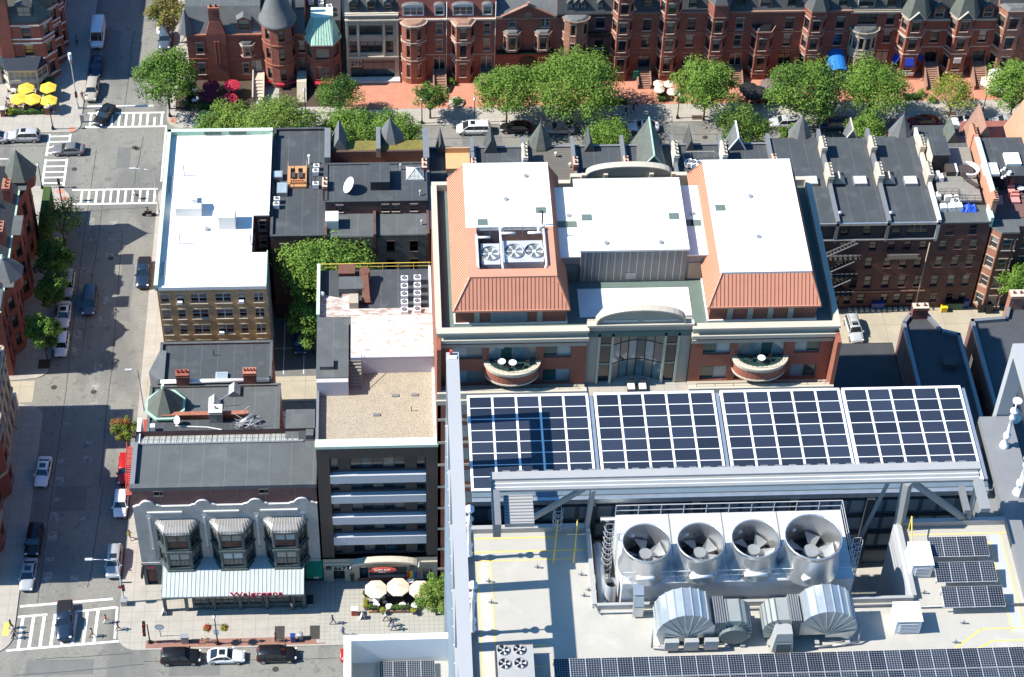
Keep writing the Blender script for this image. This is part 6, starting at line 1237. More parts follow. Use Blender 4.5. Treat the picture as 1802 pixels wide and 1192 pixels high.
# ---- east part of the rear row: rear walls with windows towards the camera
EX=[52.0,59.1,66.0,72.8]
lo=[(11.3,12.95),(7.9,9.9),(4.1,6.3),(1.0,2.8)]
def e_ops(xa,xb,xs,skip=()):return [(x-.5,x+.5,a,c) for j,(a,c) in enumerate(lo) for x in xs[min(j,len(xs)-1)] if xa+.6<x<xb-.6]
xr=[(54.6,57.3,59.9+.3,64.3,66.8,69.0,71.2),(54.6,57.0,60.2,64.2,66.8,69.0,71.0),(54.6,57.0,60.7,62.6,64.6,67.1,69.4,71.6),(54.5,57.0,60.6,62.2,64.1,67.4,69.2,71.0)]
el=['dark brick row house with iron fire escape directly right of the big orange-roofed building','dark brick row house whose black roof carries the left of two ridged hatches','dark brick row house with a recessed top-floor opening, left of the wooden roof deck']
for i,(xa,xb) in enumerate(zip(EX,EX[1:])):
    T=thing('row_house',el[i],'house',((xa+xb)/2,205,0)); b=MB()
    facade(T,b,(xa,204.9,0),(1,0),xb-xa,13.5,[(o[0]-xa,o[1]-xa,*o[2:]) for o in e_ops(xa,xb,xr)],'brown_brick',.2,frame='window_black',sill='brown_brick')
    up=[[(55.9,57.0)],[(59.6,60.7),(62.6,63.7)],[(66.6,67.7),(68.6,71.4)]][i]
    facade(T,b,(xa,205.1,13.5),(1,0),xb-xa,3.0,[(a-xa,c-xa,.5,2.4,'sash' if c-a<2 else 'triple') for a,c in up],'black_brick',.2,frame='window_grey' if i==2 else 'window_black',sill=None)
    b.box(xa,xb,204.7,205.1,13.35,13.5,'zinc'); b.box(xa,xb,204.75,204.9,3.3,3.5,'brownstone')
    b.wall((xb,205,0),(0,1),17,16.4,[],'dark_brick'); b.wall((xa,222,0),(0,-1),17,16.4,[],'dark_brick'); b.build('wall',T)
    r=MB(); r.add([(xa,204.85,16.45),(xb,204.85,16.45),(xb,222.6,16.1),(xa,222.6,16.1),(xb,226.5,11.8),(xa,226.5,11.8)],[(0,1,2,3)],'roof_black'); r.add([(xb,222.6,16.1),(xa,222.6,16.1),(xa,226.5,11.8),(xb,226.5,11.8)],[(0,1,2,3)],'slate'); r.box(xa,xb,222.7,226.4,0,11.8,'red_brick'); r.box(xa,xb,204.8,205.05,16.1,16.5,'galv' if i else 'zinc'); r.build('roof',T)
    p=MB(); p.box(xb-.4,xb+.05,204.8,223.4,13.0,17.0,'zinc' if i<2 else 'stone_white'); p.build('party_wall',T)
    chimney(T,xb-.6,xb+.15,212.2,215.0,16.2,18.2,'stone_trim',4,'stone_cream','stone_cream',along='y'); chimney(T,xb-.55,xb+.15,218.2,220.6,16,18.0,'stone_trim',4,'stone_cream','stone_cream',along='y')
    if i<2:
        q=Z('31',(505,855)[i],100,16.4); h=MB(); h.add([(q[0]-.9,q[1],16.3),(q[0]+.9,q[1],16.3),(q[0]+.9,q[1]+1.6,16.3),(q[0]-.9,q[1]+1.6,16.3),(q[0],q[1]+.1,17.6),(q[0],q[1]+1.5,17.6)],[(0,1,4),(1,2,5,4),(2,3,5),(3,0,4,5)],'stone_trim'); h.box(q[0]-1.0,q[0]+1.0,q[1]-.05,q[1]+.05,16.3,16.5,'iron'); tag(h.build('roof_hatch'),['left of two small ridged roof hatches on the long black roofs','right of two small ridged roof hatches on the long black roofs'][i],'roof hatch')
    q=Z('31',(310,655,1008)[i],108,16.4); h=MB(); h.box(q[0]-.9,q[0]+.9,q[1],q[1]+1.6,16.2,16.75,'grey_metal'); h.box(q[0]-.8,q[0]+.8,q[1]+.1,q[1]+1.5,16.75,16.8,'white_paint'); tag(h.build('skylight'),['pale flat skylight at the edge of the black roof next to the right orange mansard','pale flat skylight right of the left ridged hatch','pale flat skylight right of the right ridged hatch'][i],'skylight')
    if i:q=Z('31',(505,860)[i-1],315,16.4); vent(q[0],q[1],16.35,.6,.14,'light_metal',['small white vent at the front edge of the middle black roof','small white vent at the front edge of the right-hand black roof'][i-1])
    if i==0:turret(T,1410,250,15.8,1.7,3.7,'slate_grey',8,223.6)
    if i==2:turret(T,1588,250,15.8,1.7,3.7,'slate_grey',8,223.6)
    if i==1:gabled(T,1500,246,1.4,1.4,'slate_grey','stone_cream',222.5,225,16.1)
    # fire escape
for k,(xa,xb,lab) in enumerate(((56.0,62.6,'black iron fire escape with long slanting stairs on the dark rear wall'),(66.4,70.6,'small black iron balcony on the rear wall under the recessed opening'))):
    F=thing('fire_escape',lab,'fire escape',((xa+xb)/2,204,3))
    for j,z in enumerate((10.6,7.1,3.6) if k==0 else (10.6,)):
        b=MB(); b.box(xa,xb,203.7,204.85,z,z+.06,'iron'); [b.tube((xa+t*.45,203.72,z),(xa+t*.45,203.72,z+.95),.02,'iron',4) for t in range(int((xb-xa)/.45)+1)]; b.tube((xa,203.72,z+.95),(xb,203.72,z+.95),.035,'grey_metal',4); b.build('platform',F)
        if k==0:b=MB(); [b.bar((xa+.6,203.6+s,z+.1),(xb-.8,203.6+s,z+3.4),.05,.16,'grey_metal') for s in (0,.7)]; [b.box(xa+.6+t*.42,xa+.85+t*.42,203.6,204.3,z+.15+t*.28,z+.19+t*.28,'iron') for t in range(12)]; b.build('stairs',F)
for i,(xa,y,lab) in enumerate(((55.2,204.6,'long pale downpipe on the dark rear wall near the orange mansard'),(71.9,204.6,'long leaning pale downpipe between the dark rear walls'))):
    b=MB(); b.tube((xa,y,.3),(xa,y,12.9),.07,'stone_white' if i==0 else 'limestone'); tag(b.build('downpipe'),lab,'pipe')
# E4: wooden deck house
xa,xb=72.8,79.8
T=thing('row_house','brown brick row house with a grey plank roof deck, black stair hut and blue tarpaulin','house',(76,205,0)); b=MB()
ops=[(x-.5-xa,x+.5-xa,a,c) for (a,c),xs in zip([(11.3,13),(7.9,9.9),(4.1,6.3),(1.0,2.8)],((73.9,76,78.1),(73.9,76.1,78.2),(73.9,76.2,78.3),(74.4,76.6,78.4))) for x in xs]+[(1.0,2.1,14.0,15.9),(4.2,5.3,14.0,15.9)]
facade(T,b,(xa,204.9,0),(1,0),7.0,16.4,ops,'brown_brick',.2,frame='window_grey',sill='brown_brick'); b.wall((xb,204.9,0),(0,1),17,16.4,[],'dark_brick'); b.build('wall',T)
r=MB(); r.box(xa+.1,xb-.1,204.95,222.5,15.9,16.1,'roof_grey'); r.box(xa,xb,204.8,205.1,16.1,16.4,'roof_grey'); r.build('roof',T)
z0=16.9; q=lambda a,c,z=z0:P(1600+a/6.624,220+c/6.624,z)
r=MB(); pts=[q(340,800),q(570,810),q(580,885),q(850,885),q(700,260),q(430,260),q(420,640),q(310,640)]; r.prism(pts,z0-.3,z0,'wood_deck'); r.build('plank_deck',T)
r=MB()
for pl in ([q(340,810),q(565,810)],[q(575,815),q(585,885),q(850,885)]):
    for h in (.5,1.0):r.path([(x,y,z0+h) for x,y in pl],.025,'black_metal',4)
    for a,c in zip(pl,pl[1:]):
        for t in (0,.33,.66,1):x,y=a[0]+(c[0]-a[0])*t,a[1]+(c[1]-a[1])*t; r.tube((x,y,z0),(x,y,z0+1),.025,'black_metal',4)
r.build('deck_railing',T)
a0,a1=q(240,540,z0-.6),q(430,540,z0-.6); r=MB(); r.box(a0[0],a1[0],a0[1],a0[1]+3.8,z0-.8,z0+2.3,'panel_dark'); r.box(a0[0]-.1,a1[0]+.1,a0[1]-.1,a0[1]+3.9,z0+2.3,z0+2.4,'roof_black'); r.box(a0[0]-.03,a0[0]-.01,a0[1],a0[1]+3.8,z0-.8,z0+2.25,'stone_cream'); r.build('stair_hut',T)
HT=thing('hot_tub','round white curved hot tub rim and dark cover on the plank roof deck','hot tub',(*q(690,600),z0)); c=q(690,555); r=MB(); n=18
for i in range(n):
    t0,t1=-2.2+4.0*i/n,-2.2+4.0*(i+1)/n
    r.add([(c[0]+R_*cos(t),c[1]+R_*sin(t),zz) for t in (t0,t1) for R_,zz in ((1.25,z0),(1.4,z0+.8),(1.15,z0+.8),(1.0,z0+.3))],[(0,4,5,1),(1,5,6,2),(2,6,7,3)],'white_paint')
r.build('curved_rim',HT); r=MB(); r.cyl(c[0]-.5,c[1],z0,z0+.55,1.1,1.1,16,'panel_dark'); r.build('dark_cover',HT)
p=q(490,600); r=MB(); r.box(p[0]-.7,p[0]+.6,p[1],p[1]+1.7,z0,z0+.8,'panel_dark'); r.box(p[0]+.6,p[0]+.85,p[1],p[1]+1.7,z0,z0+.85,'white_paint'); tag(r.build('deck_cabinet'),'dark slatted cabinet with a white side panel next to the hot tub','cabinet')
p=q(720,720); r=MB(); r.add([(p[0]-.9,p[1]+1.0,z0+.45),(p[0]-.2,p[1]+1.3,z0+.45),(p[0]+1.1,p[1]-.2,z0+.45),(p[0]+.5,p[1]-.6,z0+.45),(p[0]-1.2,p[1]+1.7,z0+1.0),(p[0]-.6,p[1]+1.9,z0+1.0)],[(0,3,2,1),(0,1,5,4)],'panel_dark'); [r.tube((p[0]+dx,p[1]+dy,z0),(p[0]+dx,p[1]+dy,z0+.45),.03,'panel_dark',4) for dx,dy in ((-.8,1),(-.2,1.2),(1,-.2),(.5,-.5))]; tag(r.build('lounge_chair'),'dark sun lounger alone on the grey plank roof deck','lounger')
for i,(a,c_,w_) in enumerate(((340,885,.7),(455,890,1.1),(540,880,.6),(400,1020,1.0),(500,1015,1.1),(585,1010,.9),(330,640,.8),(375,670,.6))):
    p=q(a,c_,16.1 if i<6 else z0); r=MB(); zz=16.1 if i<6 else z0; r.prism([(p[0]-w_/2,p[1]),(p[0]+w_/2,p[1]+.05),(p[0]+w_/2-.05,p[1]+1.1),(p[0]-w_/2+.05,p[1]+1.05)],zz,zz+.75,'canvas_white',scale=.88)
    tag(r.build('covered_bundle'),['leftmost white wrapped bundle in the rear row beside the plank deck','middle white wrapped bundle in the rear row beside the plank deck','right upright white bundle in the rear row beside the plank deck','left white wrapped bundle in the row next to the blue tarpaulin','middle white wrapped bundle in the row next to the blue tarpaulin','white wrapped bundle touching the blue tarpaulin','white crumpled bundle at the left edge of the plank deck','smaller white bundle at the left edge of the plank deck'][i],'bundle','white wrapped bundles on the roof')
p=q(705,1020,16.1); r=MB(); rn=random.Random(3); n=9; vs=[]
for j in range(5):
    for i in range(n):e=(i in (0,n-1)) or j in (0,4); vs.append((p[0]-1.1+2.2*i/(n-1)+rn.uniform(-.05,.05),p[1]+1.5*j/4+rn.uniform(-.1,.1),16.13 if e else 16.5+rn.uniform(-.15,.3)))
r.add(vs,[(j*n+i,j*n+i+1,(j+1)*n+i+1,(j+1)*n+i) for j in range(4) for i in range(n-1)],'blue_tarp'); tag(r.build('tarpaulin'),'crumpled bright blue tarpaulin on the roof beside the white bundles','tarpaulin')
p=q(530,935,16.1); place(ac3,p[0],p[1],16.1,.2,'fan unit standing between the two rows of white bundles')
r=MB(); r.box(xb-.25,xb+.15,204.85,207.5,15.5,17.2,'copper_pale'); r.build('coping',T)
r=MB(); r.box(xa,xb-.6,221.5,225.4,14,15.6,'roof_black'); r.add([(xa,222.5,15.6),(xb,222.5,15.6),(xb,226.5,11.8),(xa,226.5,11.8)],[(0,1,2,3)],'slate'); r.box(xa,xb,222.6,226.4,0,11.8,'red_brick'); r.build('mansard',T); gabled(T,1673,250,2.0,2.6,'slate_green',None,221,224.5,15.6)
# E5: orange party wall, black roof, coral furniture terrace, rear bay
xa,xb=79.95,87.4
T=thing('row_house','brick house with pale orange party wall, raised black roof and a terrace with coral cushions','house',(84,205,0)); b=MB()
facade(T,b,(83.6,205.0,0),(1,0),xb-83.6,15.2,[(1.2,2.2,z,z+1.8) for z in (4,7.8,11.3)],'brown_brick',.2,frame='window_grey')
bp=[(80.05,205.0),(81.2,203.9),(83.5,203.9),(83.6,205.0)]
for i,(p0,p1) in enumerate(zip(bp,bp[1:])):
    U,L=unit(p0,p1); facade(T,b,(p0[0],p0[1],0),U,L,15.2,[((L-.95)/2-.1,(L+.95)/2+.1,z,z+2.0) for z in (1.0,4.6,8.2,11.9)] if L>1 else [],'red_brick_pale' if i==0 else 'brown_brick',.15,frame='window_white',sill='stone_trim')
b.wall((xb,205,0),(0,1),20,15.2,[],'dark_brick'); b.wall((xa,225,0),(0,-1),20,15.2,[],'dark_brick'); b.build('wall',T)
zt1=15.4; r=MB(); r.prism([(79.9,205.0),(81.2,203.8),(83.6,203.8),(83.7,205),(xb,205),(xb,207),(79.9,207)],zt1-.3,zt1,'zinc',top='roof_grey',bottom=True); r.box(80,xb,206.6,212.5,zt1,zt1+.1,'terrace_maroon'); r.build('terrace',T)
r=MB(); r.box(79.75,80.35,206.5,219.5,15,19.0,'stucco_brick'); r.box(79.7,80.4,207.2,218.8,19.0,19.12,'copper_pale'); r.build('party_wall',T)
r=MB(); r.box(80.4,xb,212.2,219.5,15.3,18.2,'panel_dark'); r.box(80.2,xb+.1,211.7,219.5,18.2,18.4,'roof_black'); r.box(80.5,83,212.0,212.2,15.6,18,'glass_dark'); r.box(83.6,84.2,212.05,212.2,15.6,17.8,'red_brick_deep'); r.build('raised_storey',T)
q5=lambda a,c,z:P(1600+a/6.624,220+c/6.624,z)
for i,(a,c) in enumerate(((975,600),(1230,480))):p=q5(a,c,18.4); r=MB(); r.box(p[0]-1.2,p[0]+.9,p[1],p[1]+2.3,18.4,18.8,'canvas_white'); tag(r.build('skylight_dome'),['front cream rectangular skylight on the raised black roof','rear cream rectangular skylight on the raised black roof'][i],'skylight')
for i,(a,c,s) in enumerate(((1075,540,.3),(1165,575,.5),(1120,600,.25),(1085,620,.3),(880,440,.25),(1110,520,.35))):p=q5(a,c,18.4); r=MB(); r.cyl(p[0],p[1],18.4,18.4+s,s*.7,s*.5,7,'canvas_white'); tag(r.build('roof_vent'),['slim white vent in the cluster between the cream skylights','widest white vent in the cluster on the raised black roof','short white vent near the front of the cluster on the raised black roof','lowest left white vent in the cluster on the raised black roof','lone small white vent by the orange party wall','rear white vent of the cluster on the raised black roof'][i],'vent')
for i in range(5):p=q5(830+i*85,300,17.5); r=MB(); r.box(p[0]-.5,p[0]+.5,p[1],p[1]+.8,17,18.3,'canvas_white' if i>1 else 'grey_metal'); r.cyl(p[0],p[1]-.01,18.3,18.35,.3,.3,10,'black'); tag(r.build('air_conditioner'),['first','second','middle','fourth','rightmost'][i]+' of five box condensers lined up behind the raised black roof','air conditioner','condensers in a line behind the black roof')
chimney(T,79.7,80.4,206.2,207.6,15,19.3,'stucco_brick',3,'stucco_brick','orange_metal',along='y'); chimney(T,79.6,80.3,219.4,221.6,14,19.0,'stucco_brick',4,'stucco_brick','orange_metal',along='y')
r=MB(); p=q5(830,230,16); r.add([(p[0]-2,220,15.5),(p[0]+2,220,15.5),(p[0]-2,225,14),(p[0]+2,225,14),(p[0],220,20),(p[0],225,20)],[(0,1,4),(0,4,5,2),(1,3,5,4)],'brownstone'); r.box(xa,xb,219.6,226.4,0,15.4,'red_brick'); r.build('front_gable',T)
for i,(a,c,w_,d_) in enumerate(((1005,845,.9,.9),(965,930,1.0,.9),(1055,935,.9,.9),(1195,810,1.0,.9),(1240,860,1.0,.6),(1240,925,1.2,1.0))):
    p=q5(a,c,zt1+.1); r=MB(); r.box(p[0]-w_/2,p[0]+w_/2,p[1],p[1]+d_,zt1+.1,zt1+.5,'coral' if i else 'brownstone'); r.box(p[0]-w_/2,p[0]+w_/2,p[1]+d_,p[1]+d_+.2,zt1+.1,zt1+.9,'coral' if i else 'brownstone')
    tag(r.build('cushioned_seat'),['dark coral seat near the shaded doorway of the terrace','left of two coral seats side by side at the terrace front','right of two coral seats side by side at the terrace front','rearmost coral seat on the right of the terrace','middle coral seat on the right of the terrace','large front coral seat on the right of the terrace'][i],'seat','coral terrace seats')
p=q5(1285,785,zt1); TB=round_table(p[0],p[1],zt1+.1,.5); TB['label']='round white table among the coral terrace seats'
T=building('row_house','brick house at the right edge of the picture behind the coral seat terrace',87.4,95,206,222,16.4,'brown_brick','roof_black',.2,cope='copper_pale',south=[(88.5+k*2.4,89.5+k*2.4,z,z+1.9) for k in range(3) for z in (1.2,4.6,8.2,11.9)])
b=MB(); p=q5(1270,150,16); b.add([(p[0]-2,218,15.5),(p[0]+3,218,15.5),(p[0]-2,225,14),(p[0]+3,225,14),(p[0]+.5,218,20.5),(p[0]+.5,225,20.5)],[(0,1,4),(0,4,5,2),(1,3,5,4)],'stucco_brick'); b.build('front_gable',T)
T=building('row_house','last brick house beyond the right edge of the picture',95,110,206,225,16.0,'brown_brick','roof_black',.2)
# dark roofs in the shadow east of the orange building
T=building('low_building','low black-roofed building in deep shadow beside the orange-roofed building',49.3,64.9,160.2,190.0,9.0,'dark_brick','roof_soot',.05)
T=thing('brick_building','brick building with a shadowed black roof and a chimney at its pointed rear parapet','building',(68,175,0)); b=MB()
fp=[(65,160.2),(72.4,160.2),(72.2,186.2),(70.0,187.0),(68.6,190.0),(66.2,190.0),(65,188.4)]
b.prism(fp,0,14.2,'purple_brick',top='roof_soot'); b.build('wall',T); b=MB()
for p0,p1 in zip(fp,fp[1:]+fp[:1]):
    U,L=unit(p0,p1); N=(U[1],-U[0]); b.prism([(p0[0],p0[1]),(p1[0],p1[1]),(p1[0]-N[0]*.45,p1[1]-N[1]*.45),(p0[0]-N[0]*.45,p0[1]-N[1]*.45)],14.2,14.7,'zinc')
b.build('parapet',T); chimney(T,66.4,68.4,189.2,190.1,12,16.2,'red_brick_deep',2,'stone_cream')
p=P(1668,640,14.3); b=MB(); b.box(p[0]-.8,p[0]+.8,p[1]-1,p[1]+.4,14.2,15.2,'panel_dark'); tag(b.build('roof_hatch'),'small dark hatch at the edge of the shadowed black roof','roof hatch')
T=thing('brick_building','purple-brick building with a black roof and tall chimney near the white steel frame','building',(80,175,0)); b=MB()
fp=[(74.0,160.2),(92,160.2),(92,186),(84.5,189.0),(81.2,191.6),(79.6,191.6),(78.6,189.0),(74.0,188.6)]
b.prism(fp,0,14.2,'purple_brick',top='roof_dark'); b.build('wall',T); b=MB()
for p0,p1 in zip(fp,fp[1:]+fp[:1]):
    U,L=unit(p0,p1); N=(U[1],-U[0]); b.prism([(p0[0],p0[1]),(p1[0],p1[1]),(p1[0]-N[0]*.45,p1[1]-N[1]*.45),(p0[0]-N[0]*.45,p0[1]-N[1]*.45)],14.2,14.75,'zinc')
b.build('parapet',T); chimney(T,79.4,81.2,190.6,191.8,10,16.6,'red_brick_pale',2,'stone_cream')
for i,y in enumerate((184.5,178.5,173)):b=MB(); b.box(73.9,73.97,y-.5,y+.5,9.5,12,'glass_blue'); b.box(73.85,73.92,y-.6,y+.6,9.3,9.5,'stone_white'); b.build('window',T)
b=MB(); b.cone(ring(76.0,172.5,1.5,10),14.2,(76.0,172.5,15.6),'rust_white'); b.build('roof_lantern',T)
# yard things behind the rear row
for i,(u,v,m,w_,d_,h_,lab) in enumerate(((1677,541,'green_box',2.3,1.2,1.3,'long green dumpster against the dark rear wall'),(1697,538,'blue_box',.8,1.0,1.3,'bright blue bin beside the green dumpster'),(1542,541,'blue_box',1.6,1.2,1.3,'dark blue dumpster by the striped kerb behind the silver wagon'),(1660,548,'yellow_box',.8,.6,.9,'small yellow machine in the yard behind the chimney'),(1725,547,'black_metal',.8,.9,1.2,'black bin below the rear bay windows'),(1738,549,'black_metal',.8,.9,1.2,'second black bin below the rear bay windows'))):
    p=P(u,v,0); b=MB(); b.prism([(p[0]-w_/2,p[1]-d_/2),(p[0]+w_/2,p[1]-d_/2),(p[0]+w_/2,p[1]+d_/2),(p[0]-w_/2,p[1]+d_/2)],.05,h_,m,scale=1.12); b.box(p[0]-w_*.55,p[0]+w_*.55,p[1]-d_*.55,p[1]+d_*.55,h_,h_+.08,m if m != 'green_box' else 'black_metal'); tag(b.build('bin'),lab,'bin' if 'machine' not in lab else 'machine')
b=MB(); x=62.5
while x<71.5:b.box(x,x+.5,204.1,204.7,.03,.35,'stone_cream'); x += .8
struct(b,'striped_kerb')
# ================= the big brick building with the orange mansards =================
T=thing('office_building','large brick and precast office building with two orange metal mansard roofs and white flat tops','building',(26,162,0))
zf=lambda v,y=162:FZ(900,v,y)[1]
X0,X1,YR,ZP=4.25,48.9,186.0,42.6; SF,SR=162.0,160.1
b=MB(); TF=33.5
def wing(xa,xb,w1,bal,w2):
    ops=[]
    for (a,c) in (w1,w2):ops += [(a-xa,c-xa,37.9,39.8,'fixed2'),(a-xa,c-xa,33.7,36.0,'fixed2')]
    ops += [(bal[0]-xa,bal[1]-xa,37.0,39.8,'fixed4'),(bal[0]-xa,bal[1]-xa,33.7,36.2,'fixed4')]
    facade(T,b,(xa,SF,0),(1,0),xb-xa,41.0,[(o[0],o[1],o[2],o[3],'two' if o[4]=='fixed2' else 'four',('glass_teal','glass_pale')[int(o[0]+o[2]) % 2]) for o in ops],'modern_brick',.3,frame='window_grey',sill=None)
    b.box(xa,xb,SF-.12,SF,39.9,40.4,'precast_grey'); b.box(xa-.1,xb+.1,SF-.5,SF+.3,41.0,41.5,'precast'); b.box(xa,xb,SF-.1,SF+.35,41.5,42.3,'precast_grey'); b.box(xa-.1,xb+.1,SF-.4,SF+.5,42.3,42.6,'precast')
    b.box(bal[0]-.1,bal[1]+.1,SF-.13,SF-.12,41.6,41.75,'stone_white') if 0 else None
    # stepped-out lower storeys
    b.box(xa,xb,SR,SF-.001,0,TF-.35,'modern_brick'); b.box(xa,xb,SR+.3,SF,TF-.35,TF,'precast_grey')
    b.box(xa-.1,xb+.1,SR-.25,SR+.35,TF-.3,TF+1.1,'precast'); b.box(xa-.2,xb+.2,SR-.45,SR-.25,TF-.6,TF+.1,'precast')
    for k in range(8):b.tube((xa+.8+k*(xb-xa-1.6)/7,SR+.1,TF+1.1),(xa+.8+k*(xb-xa-1.6)/7,SR+.1,TF+1.55),.03,'black_metal',4)
    b.tube((xa+.8,SR+.1,TF+1.55),(xb-.8,SR+.1,TF+1.55),.03,'black_metal',4)
    for z in range(2,33,4):
        for a,c in (w1,w2,bal):b.box(a,c,SR-.02,SR+.001,z+.8,z+2.9,'glass_teal')
        b.box(xa,xb,SR-.06,SR-.02,z-.3,z+.1,'precast')
    c=(bal[0]+bal[1])/2; hw=(bal[1]-bal[0])/2+.3; n=16; q=MB()
    arc=lambda r,d:[(c-(hw+r)*cos(pi*i/n),SF-(2.0+d)*sin(pi*i/n)) for i in range(n+1)]
    for (r,d,z0_,z1_,m) in ((0,0,35.7,37.0,'modern_brick'),(.12,.12,37.0,37.35,'precast'),(.25,.25,37.35,37.6,'stone_cream'),(.1,.1,35.5,35.7,'precast')):q.prism(arc(r,d),z0_,z1_,m,bottom=True)
    q.prism([(x,y) for x,y in arc(-.35,-.35)],37.6,37.62,'glass_green');
    for k in range(n):p0,p1=arc(-.1,-.1)[k],arc(-.1,-.1)[k+1]; q.tube((*p0,38.4),(*p1,38.4),.03,'black_metal',4); q.tube((*p0,37.6),(*p0,38.4),.02,'black_metal',4)
    q.build('balcony',T)
wing(X0,20.9,(5.9,9.3),(9.95,15.3),(16.1,19.2)); wing(32.6,X1,(34.0,37.1),(37.9,43.2),(44.3,47.2))
b.box(X0-.1,X0+.35,SR,YR,0,41.6,'modern_brick'); b.box(X0-.15,X0+.5,SF+.51,YR-.51,41.6,ZP-.01,'precast'); b.box(X1-.35,X1+.1,SR,YR,0,41.6,'modern_brick'); b.box(X1-.5,X1+.15,SF+.51,YR-.51,41.6,ZP-.01,'precast'); b.box(X0,X1,YR-.4,YR,0,41.6,'modern_brick'); b.box(X0-.1,X1+.1,YR-.5,YR+.1,41.6,ZP,'precast')
b.build('wall',T)
# centre: glazed concave bay under an arched pediment
b=MB(); CX0,CX1=20.9,32.6; yc=SF+.4; cxm=(CX0+CX1)/2
b.box(CX0,22.2,yc,yc+1,0,42.6,'precast_grey'); b.box(31.3,CX1,yc,yc+1,0,42.6,'precast_grey'); b.box(22.2,31.3,yc,yc+.7,41.2,42.6,'precast_grey'); b.box(CX0-.1,CX1+.1,yc-.35,yc+.4,42.6,42.9,'precast')
n=16; arc=[(cxm-4.9*cos(pi*i/n),42.9+2.1*sin(pi*i/n)**.8) for i in range(n+1)]
for (p0,p1) in zip(arc,arc[1:]):b.add([(p0[0],yc,42.9),(p1[0],yc,42.9),(p1[0],yc,p1[1]),(p0[0],yc,p0[1]),(p1[0],yc+.7,p1[1]),(p0[0],yc+.7,p0[1]),(p0[0],yc+.7,42.9),(p1[0],yc+.7,42.9)],[(0,1,2,3),(3,2,4,5),(7,6,5,4)],'precast_grey'); b.bar((p0[0],yc+.2,p0[1]+.05),(p1[0],yc+.2,p1[1]+.05),.9,.2,'precast')
for s in (-2.2,2.2):b.box(cxm+s-1.9,cxm+s+1.9,yc-.06,yc,43.2,43.4,'stone_white')
b.build('pediment',T)
b=MB(); n=6; R_=7.5; xs=[23.9+5.7*i/n for i in range(n+1)]
yy=lambda x:yc+.35+.8*cos((x-cxm)/2.85*pi/2)
for i in range(n):
    for k in range(11):
        z0_=8+k*3.1; z1_=min(z0_+3.05,41.2); p0,p1=(xs[i],yy(xs[i])),(xs[i+1],yy(xs[i+1])); b.poly([(*p0,z0_),(*p1,z0_),(*p1,z1_),(*p0,z1_)],['glass_blue','glass_teal','glass_curtain','glass_teal','glass_blind','glass_green'][(i*3+k*5) % 6])
        b.bar((*p0,z1_),(*p1,z1_),.1,.08,'window_black')
    b.tube((xs[i],yy(xs[i])-.02,8),(xs[i],yy(xs[i])-.02,41.2),.06,'window_black',4)
for xa_,xb_ in ((22.3,23.8),(29.7,31.2)):
    b.box(xa_,xb_,yc+.3,yc+.4,8,41.2,'glass_dark')
    for k in range(11):b.box(xa_,xb_,yc+.22,yc+.3,8+k*3.1,8.25+k*3.1,'precast_grey')
    for x in (xa_,xb_):b.box(x-.13,x+.13,yc-.1,yc+.5,8,41.3,'stone_cream')
b.box(CX0,CX1,SR+.3,yc+2.2,TF-.8,TF-.5,'concrete_walk'); b.box(CX0,CX1,SR+.2,yc+.1,0,TF-.8,'precast_grey'); b.build('glazed_bay',T)
b=MB(); b.box(X0+.3,X1-.3,SF+.3,YR-.4,40.8,41.6,'gravel_green'); b.box(20.2,32.8,164.6,169.0,41.6,41.66,'roof_white'); b.box(X0+.5,X0+1.1,SF+.5,YR-.5,41.6,41.64,'roof_grey'); b.build('terrace_roof',T)
